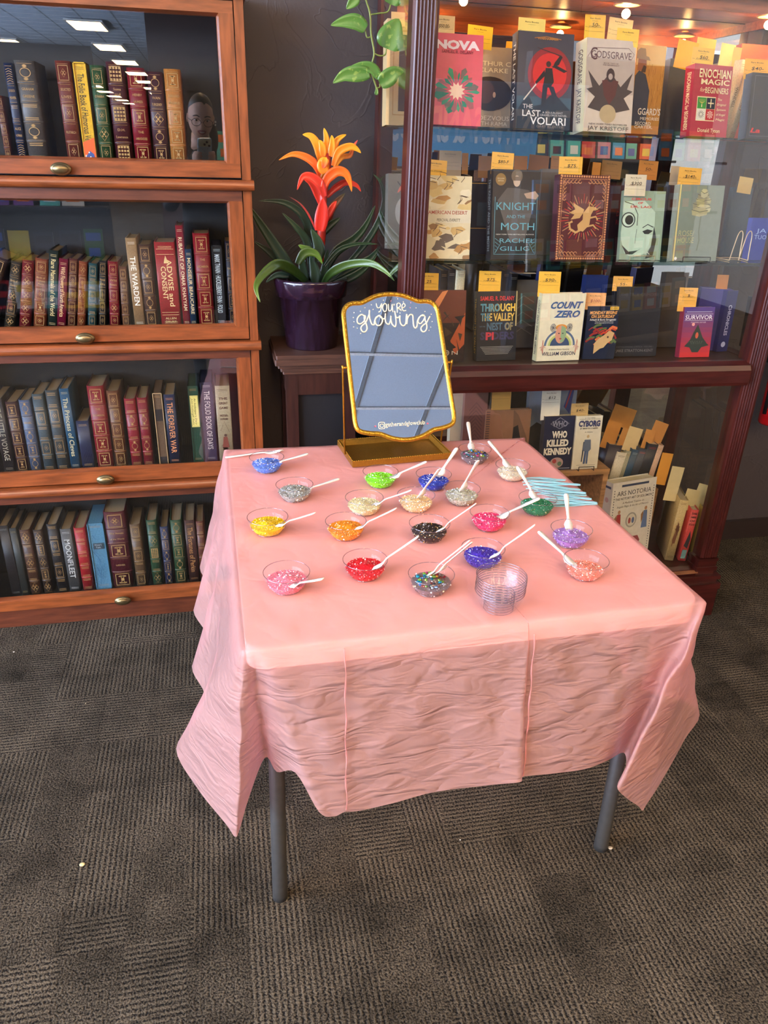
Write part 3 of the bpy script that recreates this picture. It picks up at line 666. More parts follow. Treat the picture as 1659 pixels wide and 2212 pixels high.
br = [
 ([(725, 1015), (745, 860), (755, 720)], 120, 2.34, leafmat('bract_deep_red', (196, 40, 26), (206, 44, 30)), lambda t: math.sin(PI * min(1, .2 + t * .78)) ** .9),
 ([(775, 920), (840, 800), (880, 740)], 60, 2.36, RED, None),
 ([(690, 1010), (620, 860), (540, 760), (435, 695)], 18, 2.37, leafmat('bract_brown', (190, 50, 40), (70, 40, 34)), None),
 ([(740, 780), (690, 640), (640, 570), (580, 540)], 72, 2.37, RED, None),
 ([(770, 700), (730, 590), (650, 520), (570, 520), (518, 640)], 86, 2.33, RED, None),
 ([(790, 700), (870, 620), (960, 570), (1060, 595), (1105, 655)], 62, 2.38, RED, None),
 ([(760, 620), (800, 530), (880, 468), (960, 485), (1000, 560), (1020, 655)], 92, 2.33, ORA, None),
 ([(742, 530), (680, 400), (580, 330), (470, 312), (350, 365)], 70, 2.36, ORA, None),
 ([(745, 420), (715, 260), (650, 150), (568, 130)], 82, 2.37, YEL, None),
 ([(785, 340), (788, 180), (765, 70)], 62, 2.37, YEL, None), ([(830, 330), (842, 220), (836, 135)], 66, 2.34, YEL, None),
 ([(845, 340), (880, 190), (970, 130)], 60, 2.35, YEL, None), ([(850, 420), (900, 290), (1000, 242), (1060, 260), (1105, 300)], 72, 2.33, YEL, None),
 ([(860, 440), (930, 340), (1005, 320), (1035, 240), (1075, 180)], 46, 2.37, OY, None),
 ([(780, 480), (750, 400), (790, 340)], 110, 2.33, YEL, None), ([(770, 350), (770, 390), (756, 440)], 76, 2.32, OY, None), ([(760, 330), (750, 240), (720, 180)], 70, 2.35, YEL, None),
 ([(770, 560), (780, 500), (800, 440)], 90, 2.35, leafmat('bract_olive', (200, 90, 30), (190, 150, 40)), None)]
for pts, wd, y_, m_, pf in br: leaf('bract', cv(pts), wd / 4.2526, y_, m_, plant, ORG, prof=pf)
# pothos vine hanging down in front of the wall, left of the display case
vine = empty('hanging_vine', (.42, 2.22, 1.95)); tag(vine, 'trailing pothos vine with variegated heart-shaped leaves hanging beside the display case', 'plant')
VO = tuple(vine.location)
def vv(p): return cv(p, 4.1475, 500, 0)
VG = leafmat('pothos_leaf', (74, 116, 46), (96, 136, 58), (170, 186, 90), .3, .45); VS = mat((112, 128, 56), .5, name='vine_stem')
g = G(); g.tube(catmull([PY(*p, 2.22) - np.array(VO) for p in vv([(1170, -140), (1205, 0), (1240, 120), (1250, 300), (1278, 470), (1262, 560), (1255, 650), (1300, 790), (1300, 850)])], 5), .0024, VS, 7); g.build('stem', vine)
for pt in ([(1245, 130), (1320, 120), (1400, 105), (1425, 40)], [(1258, 325), (1215, 335), (1200, 270)], [(1278, 478), (1330, 500), (1375, 490), (1388, 440)], [(1300, 790), (1330, 780), (1325, 750)], [(1245, 700), (1240, 650)]): g = G(); g.tube(catmull([PY(*p, 2.22) - np.array(VO) for p in vv(pt)], 4), .0018, VS, 6); g.build('leaf_stalk', vine)
hp = lambda t: (math.sin(PI * min(1, t * .88 + .12)) ** .75) * (1.12 - .5 * t)
for pts, wd in (([(1130, -30), (1085, 20), (1030, 80)], 90), ([(1200, 262), (1120, 200), (1010, 195), (890, 226)], 118), ([(1395, 438), (1430, 320), (1500, 168)], 236), ([(1235, 655), (1130, 660), (1010, 675), (910, 745)], 128),
                ([(1325, 700), (1270, 620), (1180, 585), (1065, 598)], 84), ([(1330, 750), (1400, 700), (1470, 650), (1545, 640)], 140), ([(1428, 40), (1450, -30), (1500, -90)], 150), ([(1295, 850), (1300, 820), (1300, 780)], 34)):
    leaf('leaf', vv(pts), wd / 4.1475, 2.215, VG, vine, VO, prof=hp, cup=.3)
# ================================================================== FOLDING TABLE + CLOTH
TZ = 0.738
TB = [(-.012, 1.962), (-.002, 1.038), (.846, 1.046), (.832, 1.940)]     # back-left, front-left, front-right, back-right
tb = empty('folding_table', (.42, 1.49, 0)); tag(tb, 'square folding card table with dark tube legs under the pink tablecloth', 'table')
def tl(p, z): return (p[0] - .42, p[1] - 1.49, z)
g = G(); ol = []
for i, p in enumerate(TB):
    a, b = TB[i - 1], TB[(i + 1) % 4]
    p = np.array(p); a = np.array(a); b = np.array(b); da = (a - p) / np.linalg.norm(a - p); db = (b - p) / np.linalg.norm(b - p); r = .035
    for t in np.linspace(0, 1, 6): ol.append((1 - t) ** 2 * (p + da * r) + 2 * t * (1 - t) * p + t * t * (p + db * r))
ctr = np.array([.42, 1.49]); inn = [ctr + (np.array(p) - ctr) * .982 for p in ol]
g.prism([tuple(p - ctr) for p in inn], TZ - .045, TZ, mat((250, 232, 214), .5, name='card_table_board'))
g.build('tabletop', tb)
LEGM = mat((58, 56, 52), .5, .05, bump=.05, name='dark_grey_tube')
for (bx, by, tx, ty) in ((.046, 1.155, .056, 1.155), (.800, 1.148, .796, 1.150), (.05, 1.86, .06, 1.85), (.79, 1.84, .79, 1.83)):
    g = G(); g.tube([tl((bx, by), .0), tl((bx, by), .02), tl((tx, ty), TZ - .04)], [.0165, .0162, .0158], LEGM, 18); g.build('leg', tb)

def cloth_mat():
    m = bpy.data.materials.new('pink_plastic_film'); m.use_nodes = True; t = m.node_tree; L = t.links; t.nodes.clear()
    o = N(t, 'ShaderNodeOutputMaterial'); p = N(t, 'ShaderNodeBsdfPrincipled'); p.inputs['Base Color'].default_value = lin((255, 198, 186)); p.inputs['Roughness'].default_value = .38; p.inputs['Specular IOR Level'].default_value = .35
    tr = N(t, 'ShaderNodeBsdfTranslucent'); tr.inputs['Color'].default_value = lin((255, 186, 192)); tp = N(t, 'ShaderNodeBsdfTransparent'); tp.inputs['Color'].default_value = (.95, .72, .72, 1)
    a = N(t, 'ShaderNodeMixShader'); a.inputs[0].default_value = .32; b = N(t, 'ShaderNodeMixShader'); b.inputs[0].default_value = .5
    L.new(p.outputs[0], a.inputs[1]); L.new(tr.outputs[0], a.inputs[2]); L.new(a.outputs[0], b.inputs[1]); L.new(tp.outputs[0], b.inputs[2]); L.new(b.outputs[0], o.inputs[0])
    n1 = N(t, 'ShaderNodeTexNoise', i_Scale=8.0, i_Detail=2.5, i_Distortion=.8); L.new(tc(t), n1.inputs['Vector'])
    n2 = N(t, 'ShaderNodeTexNoise', i_Scale=24.0, i_Detail=2.0, i_Distortion=.7); v2 = tc(t, (.45, .45, 1.4)); v2.node.inputs['Rotation'].default_value = (.2, .55, .3); L.new(v2, n2.inputs['Vector'])
    ab = N(t, 'ShaderNodeMath', operation='SUBTRACT'); ab.inputs[1].default_value = .5; L.new(n2.outputs[0], ab.inputs[0]); ab2 = N(t, 'ShaderNodeMath', operation='ABSOLUTE'); L.new(ab.outputs[0], ab2.inputs[0])
    ad = N(t, 'ShaderNodeMath', operation='MULTIPLY_ADD'); ad.inputs[1].default_value = 1.3; L.new(ab2.outputs[0], ad.inputs[0]); L.new(n1.outputs[0], ad.inputs[2])
    bp = N(t, 'ShaderNodeBump', i_Strength=.5, i_Distance=.014); sz_ = N(t, 'ShaderNodeSeparateXYZ'); L.new(tc(t), sz_.inputs[0]); mr = N(t, 'ShaderNodeMapRange'); mr.inputs[1].default_value = .68; mr.inputs[2].default_value = .736; mr.inputs[3].default_value = .80; mr.inputs[4].default_value = .34; L.new(sz_.outputs[2], mr.inputs[0]); L.new(mr.outputs[0], bp.inputs['Strength']); L.new(ad.outputs[0], bp.inputs['Height']); L.new(bp.outputs[0], p.inputs['Normal']); return m
CLM = cloth_mat()
# stations round the edge: (top xy, hem xyz)
def h_(px, py, y): return tuple(PY(px, py, y))
ST = [
 ((.80, 1.945), (.84, 1.98, .36)), ((.40, 1.955), (.40, 1.985, .35)), ((.03, 1.965), (.03, 1.99, .36)),
 ((-.012, 1.955), (-.10, 2.02, .36)), ((-.014, 1.86), (-.085, 1.89, .36)), ((-.013, 1.72), (-.118, 1.76, .37)), ((-.012, 1.62), (-.082, 1.64, .36)),
 ((-.011, 1.50), (-.118, 1.53, .36)), ((-.010, 1.38), (-.088, 1.42, .36)), ((-.008, 1.24), (-.105, 1.35, .35)), ((-.006, 1.10), (-.148, 1.285, .335)),
 ((-.004, 1.050), (-.105, 1.19, .31)), ((-.001, 1.043), (-.052, 1.103, .296)), ((.001, 1.040), (-.036, 1.080, .284)), ((.004, 1.038), (-.026, 1.082, .300)), ((.010, 1.037), (-.006, 1.095, .36)), ((.018, 1.037), (.030, 1.135, .42)), ((.026, 1.037), (.050, 1.110, .405)),
 ((.036, 1.037), h_(640, 1668, 1.045)), ((.07, 1.0375), h_(690, 1752, 1.02)), ((.12, 1.038), h_(722, 1762, 1.02)), ((.166, 1.038), h_(746, 1752, 1.02)), ((.20, 1.038), h_(775, 1750, 1.025)),
 ((.28, 1.039), h_(850, 1733, 1.025)), ((.38, 1.040), h_(940, 1709, 1.03)), ((.47, 1.041), h_(1060, 1694, 1.02)), ((.492, 1.041), h_(1122, 1688, 1.01)), ((.500, 1.041), h_(1130, 1676, 1.035)),
 ((.58, 1.042), h_(1190, 1670, 1.035)), ((.68, 1.043), h_(1262, 1660, 1.04)), ((.76, 1.044), h_(1310, 1642, 1.06)), ((.805, 1.045), h_(1345, 1625, 1.12)), ((.825, 1.046), h_(1350, 1655, 1.09)),
 ((.838, 1.046), h_(1331, 1697, 1.0)), ((.845, 1.048), h_(1350, 1722, 1.005)), ((.847, 1.052), h_(1376, 1740, 1.03)), ((.848, 1.056), h_(1386, 1750, 1.04)), ((.848, 1.060), h_(1395, 1736, 1.05)), ((.848, 1.07), h_(1425, 1690, 1.09)), ((.847, 1.10), h_(1475, 1600, 1.15)),
 ((.846, 1.15), h_(1503, 1530, 1.22)), ((.845, 1.25), (.90, 1.32, .34)), ((.842, 1.40), (.925, 1.44, .36)), ((.840, 1.55), (.89, 1.58, .36)), ((.837, 1.70), (.92, 1.72, .36)), ((.834, 1.85), (.89, 1.86, .36)), ((.825, 1.935), (.90, 1.97, .36))]
tops = np.array(catmull([(a[0], a[1], 0) for a, b in ST], 5, True)); hems = np.array(catmull([b for a, b in ST], 5, True))
nS = len(tops); NR = 26
def fbm(x, y, z):
    return (math.sin(x * 23 + 1.3 * math.sin(z * 17)) * math.sin(z * 29 + 2 * math.sin(x * 11 + y * 9)) + .5 * math.sin(x * 51 + z * 37 + 3 * math.sin(z * 13 + y * 21)))
rows = []
CZT = TZ + .0022
def top_pt(q, s):     # ring on the table top shrinking to the centre, faint ripples
    p = ctr + (q[:2] - ctr) * s; rip = .0008 * (math.sin(p[0] * 31 + 2 * math.sin(p[1] * 9)) * math.sin(p[1] * 27 + math.sin(p[0] * 13))) ** 2 * 2
    edge = max(0, (s - .985) / .015)
    return np.array([p[0], p[1], CZT + rip * (1 - edge) - .004 * edge ** 2])
for s in list(np.linspace(.03, .9, 22)) + [.94, .965, .985, .994, 1.0]: rows.append([top_pt(q, s) for q in tops])
for j in range(1, NR + 1):
    t = j / NR; row = []
    for i in range(nS):
        a = np.array([tops[i][0], tops[i][1], CZT - .004]); b = hems[i]
        # stays tight to the board edge for the first centimetres, then swings out
        out = b - a; k = t; bow = math.sin(PI * t) * .012
        p = a + out * k; sw = min(1, t * 6); p[:2] = a[:2] + out[:2] * (t * .9 + .1 * t * t) * 1.0
        nrm = np.array([a[0] - ctr[0], a[1] - ctr[1]]); nrm /= np.linalg.norm(nrm)
        w_ = .0050 * math.sin(PI * min(1, t * 1.15)) * fbm(a[0] * 1.3, a[1] * 1.3, p[2])
        p[:2] += nrm * (w_ + .002)
        row.append(p)
    rows.append(row)
g = G(); g.grid(rows, CLM, closed=True); g.add(rows[0], [tuple(range(nS))], CLM, True)
cloth = g.build('tablecloth'); tag(cloth, 'pink translucent plastic tablecloth draped over the square table', 'tablecloth')
# folded crease lines pressed into the film
g = G()
for px0, px1 in (((745, 1392), (748, 1750)), ((1155, 1362), (1131, 1676))):
    P0 = PY(px0[0], px0[1], 1.034); P1 = PY(px1[0], px1[1], 1.014 if px0[0] < 900 else 1.026)
    mid = [P0 + (P1 - P0) * t + np.array([.0012 * math.sin(t * 25 + px0[0]), -.0012, 0]) for t in np.linspace(0.02, .995, 20)]
    g = G(); g.tube(mid, [.0011 + .0005 * math.sin(i * 1.7) for i in range(20)], CLM, 5); g.build('pressed_crease', cloth)

# ================================================================== BOWLS, GLITTER, FORKS
BOWLM = glassmat('clear_plastic', (.99, .99, .995), .012, .03, edge=(.96, .955, .975), pw=7, haze=.014); RIMM = glassmat('clear_plastic_rim', (.72, .70, .76), .16, .05, edge=(.42, .40, .46), pw=3.0)
FORKM = mat((246, 238, 224), .35, 0, bump=0, var=0, name='white_plastic')
BR, BHt, BB = .0425, .036, .0255
def bprof(t): return BB + (BR - BB) * (math.sin(t * PI / 2) ** .8)
def make_bowl():
    r = empty('plastic_bowl'); g = G()
    pr = [(.0005, .0006), (BB * .96, .0006), (BB, .001)] + [(bprof(t), .001 + (BHt - .001) * t) for t in np.linspace(.06, 1, 12)]
    g.lathe(pr, BOWLM, 72, flute=24, fa=.012, f0=4, f1=12); g.build('bowl_wall', r)
    g = G(); n = 56; g.tube([(BR * math.cos(2 * PI * i / n), BR * math.sin(2 * PI * i / n), BHt) for i in range(n + 1)], .0008, RIMM, 6, cap=False); g.build('rim', r)
    g = G(); g.tube([(BB * math.cos(2 * PI * i / n), BB * math.sin(2 * PI * i / n), .0012) for i in range(n + 1)], .0007, RIMM, 5, cap=False); g.build('foot_ring', r)
    return r
proto_b = make_bowl(); used = [False]
def bowl(x, y, z, label, group='clear plastic bowls of glitter', sc_=1.0):
    if not used[0]: r = proto_b; used[0] = True
    else:
        r = proto_b.copy(); COL.objects.link(r)
        for ch in proto_b.children: c = ch.copy(); COL.objects.link(c); c.parent = r
    r.location = (x, y, z); r.rotation_euler = (0, 0, random.uniform(0, 6)); r.scale = (sc_,) * 3; tag(r, label, 'bowl', group); return r
def glit_mats(base, sparks):
    a = mat(base, .45, .15, 'plain', .9, 700, var=.35, name='glitter_%d' % base[0]); return a, [mat(s, .22, .35, bump=0, var=.1, spec=1.0) for s in list(sparks) + [(255, 252, 245)]]  # bright and white flake colours paint in the glitter's glints
def glitter(x, y, z, base, sparks, label, name, nfl=620, fill=.017, sz=.0011):
    rs = np.random.RandomState(int(x * 1e4) % 9999); A, SP = glit_mats(base, sparks); B2 = mat(tuple(int(c * .8) for c in base), .35, .3, bump=0, var=.2)
    g = G(); tf = fill / BHt
    pr = [(.0005, .0018), (BB * .93, .0018)] + [(bprof(t) * .955, .001 + (BHt - .001) * t) for t in np.linspace(.05, tf, 5)]
    R = pr[-1][0]; Z0 = pr[-1][1]; px_, py_ = rs.uniform(-.008, .008, 2)
    def hgt(r, a):
        X, Y_ = r * math.cos(a) - px_, r * math.sin(a) - py_; return Z0 + .006 * math.exp(-(X * X + Y_ * Y_) / (.018 ** 2)) * (1 - (r / R) ** 3) + .0006 * math.sin(X * 400) * math.sin(Y_ * 420)
    g.lathe(pr, A, 40)
    n = 40; A_ = [[(r * math.cos(2 * PI * i / n), r * math.sin(2 * PI * i / n), hgt(r, 2 * PI * i / n)) for i in range(n)] for r in np.linspace(R, .0006, 9)]; g.grid(A_, A, closed=True)
    for k in range(nfl):
        side = k % 5 < 2
        a = rs.uniform(0, 2 * PI)
        if side: t = rs.uniform(.03, tf * 1.05); rr = bprof(t) * .968; p = np.array([rr * math.cos(a), rr * math.sin(a), .001 + (BHt - .001) * t])
        else: rr = R * math.sqrt(rs.uniform(0, .98)); p = np.array([rr * math.cos(a), rr * math.sin(a), hgt(rr, a) + .0004])
        u_ = rs.normal(size=3); u_ /= np.linalg.norm(u_); v_ = np.cross(u_, rs.normal(size=3)); v_ /= np.linalg.norm(v_); s_ = sz * rs.uniform(.6, 1.2)
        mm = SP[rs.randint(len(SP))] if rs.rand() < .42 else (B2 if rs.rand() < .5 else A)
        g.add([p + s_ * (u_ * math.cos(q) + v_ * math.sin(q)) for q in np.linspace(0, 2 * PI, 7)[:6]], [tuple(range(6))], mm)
    o = g.build(name, loc=(x, y, z)); tag(o, label, 'glitter', kind='stuff'); return o
def fork(hx, hy, hz, ex, ey, L_, bowlc, label, group='white plastic forks in the bowls', ez=None, name='plastic_fork'):
    """hx.. head tip in world; (ex, ey) pixel of the handle end; L_ length"""
    hd = np.array([hx, hy, hz]); best = None
    for z_ in ([ez] if ez else np.linspace(hz + .005, hz + .12, 60)):
        e = PZ(ex, ey, z_); d = np.linalg.norm(e - hd)
        if best is None or abs(d - L_) < best[0]: best = (abs(d - L_), e)
    e = best[1]; ax = e - hd; Ln = np.linalg.norm(ax); ax /= Ln; sd = np.cross(ax, [0, 0, 1.0]); sd /= np.linalg.norm(sd); up = np.cross(sd, ax)
    k = Ln / .125
    def W3(l, w_, h): return hd + ax * l * k + sd * w_ + up * h
    g = G()
    # handle + shoulder as a lofted strip with thickness
    prof = [(.020, .0020, -.0015), (.024, .0062, -.0022), (.030, .0072, -.0025), (.036, .0058, -.0012), (.042, .0030, .0008), (.050, .0022, .0014), (.07, .0026, .0008), (.095, .0036, .0002), (.118, .0042, 0), (.124, .0034, 0), (.1255, .0016, 0)]
    prof[0] = (.016, .0062, -.0010)
    T_ = .0008
    A = []
    for l, w_, h in prof:
        w_ *= 1.3
        cc = .0006
        A.append([W3(l, -w_, h + T_), W3(l, 0, h + T_ + cc), W3(l, w_, h + T_), W3(l, w_, h - T_), W3(l, 0, h - T_), W3(l, -w_, h - T_)])
    g.grid(A, FORKM, closed=True)
    g.add(A[0], [tuple(range(6))], FORKM); g.add(A[-1], [tuple(range(5, -1, -1))], FORKM)
    o = g.build(name)
    for q in (-.0050, -.0017, .0017, .0050):
        t_ = G(); t_.tube([W3(.018, q, -.0010), W3(.008, q, .0003), W3(0, q * .95, .0012)], [.0011, .0009, .0004], FORKM, 6); t_.build('tine', o)
    c = np.array(o.data.vertices[0].co) * 0 + hd
    for ob in [o] + list(o.children):
        ob.data.transform(Matrix.Translation(-Vector(hd)))
    o.location = hd
    tag(o, label, 'fork', group); return o
W_, SV = (255, 250, 240), (220, 220, 224)
BL = [ # rim centre px, colour, sparks, name, fork head px, fork end px, length
 ((576, 987), (96, 140, 226), [(150, 190, 255), W_, (120, 130, 230)], 'light blue', (583, 1003), (665, 980), .115, 'at the cloth corner nearest the bookcase'),
 ((636, 1046), (170, 172, 160), [SV, W_, (120, 120, 120), (210, 200, 160)], 'silver', (645, 1062), (732, 1034), .125, 'between the light blue and yellow ones'),
 ((578, 1116), (250, 206, 14), [(255, 240, 120), (255, 220, 40)], 'bright yellow', (603, 1134), (680, 1108), .12, 'behind the pale pink one'),
 ((747, 1125), (252, 150, 20), [(255, 210, 110), (255, 180, 60)], 'orange', (775, 1140), (856, 1098), .12, 'beside the ivory one'),
 ((619, 1235), (242, 134, 150), [(255, 220, 225), (255, 190, 200)], 'pale pink', (628, 1264), (698, 1250), .085, 'in front of the yellow one'),
 ((789, 1208), (226, 22, 36), [(255, 120, 110), (255, 210, 190)], 'red', (806, 1226), (904, 1158), .125, 'in front of the orange one'),
 ((822, 1018), (140, 240, 20), [(210, 255, 130), (240, 250, 220)], 'lime green', (850, 1032), (921, 997), .11, 'in front of the gold tray'),
 ((787, 1074), (236, 222, 166), [(255, 250, 220), (240, 235, 190)], 'ivory', (810, 1087), (888, 1059), .115, 'behind the orange one'),
 ((899, 1068), (250, 212, 150), [(255, 240, 200), (255, 250, 230)], 'cream', (903, 1074), (950, 1013), .125, 'right of the ivory one'),
 ((937, 1023), (30, 60, 180), [(110, 150, 240), SV, (40, 60, 160)], 'royal blue', (947, 1028), (987, 968), .125, 'right of the lime one'),
 ((998, 1054), (196, 194, 170), [SV, W_, (235, 220, 150), (170, 190, 170)], 'silver gold', (995, 1060), (1033, 995), .12, 'right of the cream one'),
 ((1026, 969), (120, 110, 110), [SV, (200, 150, 150)], 'mixed dark', (1018, 972), (1011, 912), .12, 'at the back beside the mirror tray'),
 ((1108, 1004), (238, 222, 186), [W_, (255, 240, 180), (225, 235, 240)], 'pearly white', (1103, 1010), (1056, 953), .12, 'behind the blue tweezers'),
 ((1162, 1075), (30, 132, 84), [(120, 210, 150), (220, 210, 120), (40, 150, 100)], 'emerald green', (1160, 1078), (1118, 1008), .12, 'beside the blue tweezers'),
 ((1058, 1107), (244, 54, 112), [(255, 160, 190), (255, 210, 210)], 'hot pink', (1068, 1120), (1165, 1076), .125, 'beside the emerald one'),
 ((1235, 1141), (176, 130, 204), [(220, 190, 240), (240, 220, 250)], 'lavender', (1230, 1146), (1223, 1067), .12, 'in front of the blue tweezers'),
 ((1267, 1208), (252, 150, 128), [(255, 210, 190), (255, 240, 210)], 'coral', (1245, 1222), (1164, 1148), .125, 'in front of the lavender one'),
 ((1044, 1183), (74, 50, 176), [(140, 130, 230), (180, 220, 240), (60, 50, 150)], 'indigo', (1060, 1202), (1155, 1134), .125, 'behind the stack of empty bowls'),
 ((928, 1130), (40, 26, 20), [(190, 140, 60), (120, 80, 40), (220, 180, 110)], 'black and gold', (946, 1145), (1028, 1088), .125, 'behind the mixed gems'),
 ((932, 1239), (130, 110, 110), [SV, (220, 190, 150)], 'mixed', (920, 1240), (1014, 1168), .135, 'beside the stack of empty bowls')]
RZ = CZT + .0012
GEMC = [(20, 90, 100), (30, 140, 160), (150, 20, 50), (200, 60, 120), (110, 40, 120), (40, 44, 60), (120, 170, 60), (210, 150, 60), (60, 120, 200), (200, 210, 220), (130, 60, 50)]
gem_n = {(20, 90, 100): 'dark teal', (30, 140, 160): 'turquoise', (150, 20, 50): 'ruby', (200, 60, 120): 'magenta', (110, 40, 120): 'purple', (40, 44, 60): 'black', (120, 170, 60): 'lime', (210, 150, 60): 'amber', (60, 120, 200): 'sapphire blue', (200, 210, 220): 'clear', (130, 60, 50): 'brown'}
def gemmat(c):
    m = mat(c, .08, .35, bump=0, var=.05, spec=.9); return m
for (cx_, cy_), base, sp, nm, hp_, ep, L_, where in BL:
    P = PZ(cx_, cy_, RZ + BHt); x, y = P[0], P[1]; gems = nm in ('mixed dark', 'mixed')
    what = 'gems' if gems else 'glitter'
    bowl(x, y, RZ, 'clear plastic bowl of %s %s %s' % (nm, what, where))
    glitter(x, y, RZ + .0004, base, sp, '%s %s heaped in the clear bowl %s' % (nm if not gems else nm + ' coloured', 'glitter' if not gems else 'sequins', where), 'glitter' if not gems else 'sequins', nfl=560 if not gems else 260, fill=.018 if nm not in ('coral',) else .014, sz=.0014 if 'silver' not in nm and not gems else .0017)
    if gems:
        rs = np.random.RandomState(5 + len(nm)); made = {}; spots = []
        for k in range(34):
            for _ in range(60):
                a = rs.uniform(0, 2 * PI); rr = .029 * math.sqrt(rs.rand()); p = (rr * math.cos(a), rr * math.sin(a))
                if all(math.hypot(p[0] - q[0], p[1] - q[1]) > .0058 for q in spots): break
            else: continue
            spots.append(p); c = GEMC[rs.randint(len(GEMC))]; s_ = rs.uniform(.0026, .0044)
            g = G(); g.lathe([(.0004, -s_ * .5), (s_, 0), (s_ * .95, s_ * .25), (s_ * .5, s_ * .6), (.0004, s_ * .6)], gemmat(c), 8)
            g.sm = [False] * len(g.sm)
            dome = .006 * math.exp(-rr * rr / (.018 ** 2)); o = g.build('gem', loc=(x + p[0], y + p[1], RZ + .0212 + dome)); o.rotation_euler = (rs.uniform(-.5, .5), rs.uniform(-.5, .5), rs.uniform(0, 3))
            tag(o, '%s faceted gem in the %s bowl' % (gem_n[c], 'front centre' if nm == 'mixed' else 'back') , 'gem', '%s gems in the %s bowl' % (gem_n[c], 'front centre' if nm == 'mixed' else 'back'))
    hd = PZ(hp_[0], hp_[1], RZ + .021)
    # keep the buried head inside the bowl
    dv = hd[:2] - [x, y]; dn = np.linalg.norm(dv)
    if dn > .022: hd[:2] = [x, y] + dv / dn * .022
    e = PZ(ep[0], ep[1], RZ + .06)
    dirn = (hd - e); dirn[2] = 0; dirn /= np.linalg.norm(dirn); hd2 = hd + dirn * .006; hd2[2] = RZ + .016
    fork(hd2[0], hd2[1], hd2[2], ep[0], ep[1], L_, (x, y), 'white plastic fork stuck in the %s %s' % (nm, what))
hd = PZ(935, 1240, RZ + .022); fork(hd[0], hd[1], RZ + .018, 1019, 1172, .135, None, 'second white plastic fork lying along the first in the mixed gems')
hd = PZ(612, 972, RZ + .004); fork(hd[0], hd[1], RZ + .003, 487, 988, .2, None, 'white plastic fork lying flat on the cloth behind the light blue bowl', ez=RZ + .003)
# stack of empty bowls
P = PZ(1084, 1243, RZ + BHt + .031)
for k in range(7): bowl(P[0] + random.uniform(-.0006, .0006), P[1], RZ + .0052 * k, 'empty clear plastic bowl, %s of the stack at the front' % ['lowest', 'second', 'third', 'fourth', 'fifth', 'sixth', 'topmost'][k], 'stack of empty clear bowls', 1.04)
# pale blue plastic tweezers
TWM = mat((160, 216, 222), .4, 0, bump=0, var=.02, name='pale_blue_plastic')
def tweezers(tip, end, z, label):
    a = PZ(*tip, z); b = PZ(*end, z); L_ = b - a; Ln = np.linalg.norm(L_); ax = L_ / Ln; sd = np.array([-ax[1], ax[0], 0])
    r = None
    for s in (-1, 1):
        g = G(); A = []
        for t, w_, o_ in ((0, .0006, -.006), (.04, .0010, -.0035), (.10, .0016, .001), (.22, .0030, .0045), (.4, .0046, .0048), (.6, .0048, .003), (.78, .0046, .001), (.79, .0036, .0009), (.95, .0036, .0009), (.99, .0024, .0009), (1.0, .0008, .0009)):
            c = a + ax * Ln * t + sd * (o_ if t < .15 else 0) * 1.0 + np.array([0, 0, s * (max(.0006, (.0034 * math.sin(PI * min(1, t / .8))) if t < .8 else .0007)) + .001])
            A.append([c - sd * w_ + [0, 0, .0006], c + sd * w_ + [0, 0, .0006], c + sd * w_ - [0, 0, .0006], c - sd * w_ - [0, 0, .0006]])
        g.grid(A, TWM, closed=True); g.sm = [False] * len(g.sm); g.add(A[0], [(0, 1, 2, 3)], TWM); g.add(A[-1], [(3, 2, 1, 0)], TWM)
        if r is None: r = g.build('tweezers')
        else: g.build('arm', r)
    for ob in [r] + list(r.children): ob.data.transform(Matrix.Translation(-Vector(a)))
    r.location = a; tag(r, label, 'tweezers', 'pale blue tweezers beside the emerald glitter')
tw = [((1128, 1034), (1222, 1038), .003, 'farthest'), ((1128, 1040), (1254, 1048), .011, 'second second farthest'), ((1130, 1046), (1254, 1059), .004, 'third farthest'), ((1136, 1054), (1266, 1066), .010, 'fourth farthest'),
      ((1150, 1060), (1267, 1071), .003, 'fourth nearest'), ((1160, 1066), (1278, 1079), .009, 'third nearest'), ((1168, 1078), (1290, 1087), .008, 'second nearest'), ((1160, 1092), (1291, 1089), .002, 'nearest')]
for a, b, z, wn in tw: tweezers(a, b, RZ + z, 'pale blue plastic tweezers, %s of the pile on the table' % wn)

# ================================================================== VANITY MIRROR ON THE TABLE
GM = mat((205, 152, 48), .3, .85, bump=.06, scale=200, name='gold_metal'); GMD = mat((168, 124, 44), .38, .8, bump=.05, scale=200, name='gold_metal_tray')
pi_, ya = math.radians(31), math.radians(5)
n_ = np.array([math.sin(ya) * math.cos(pi_), -math.cos(ya) * math.cos(pi_), math.sin(pi_)]); u_ = np.array([math.cos(ya), math.sin(ya), 0]); v_ = np.cross(u_, n_); v_ = v_ if v_[2] > 0 else -v_
MCt = np.array([.435, 1.86, .985])
vm = empty('vanity_mirror', (.435, 1.87, RZ)); tag(vm, 'tilting mirror with ornate gold frame and tray base, standing on the pink tablecloth', 'mirror'); VM0 = np.array([.435, 1.87, RZ])
def V3(a, b, d=0): return MCt + u_ * a + v_ * b + n_ * d - VM0
half = [(0, .1878), (.032, .1845), (.059, .1745), (.078, .1665), (.100, .166), (.116, .160), (.1265, .144), (.129, .108), (.131, .0), (.1325, -.10), (.133, -.145), (.125, -.164), (.098, -.1725), (.072, -.176), (.045, -.188), (.02, -.1945), (0, -.196)]
out = [(a, b) for a, b in half] + [(-a, b) for a, b in half[-2:0:-1]]
outc = [tuple(p) for p in catmull(out, 4, True)]
g = G(); g.add([V3(a * .965, b * .975, .001) for a, b in outc], [tuple(range(len(outc)))], MIRROR); g.build('mirror_glass', vm)
g = G(); bk = [V3(a * .97, b * .98, -.004) for a, b in outc]; g.add(bk, [tuple(range(len(bk)))[::-1]], GMD); g.build('back_plate', vm)
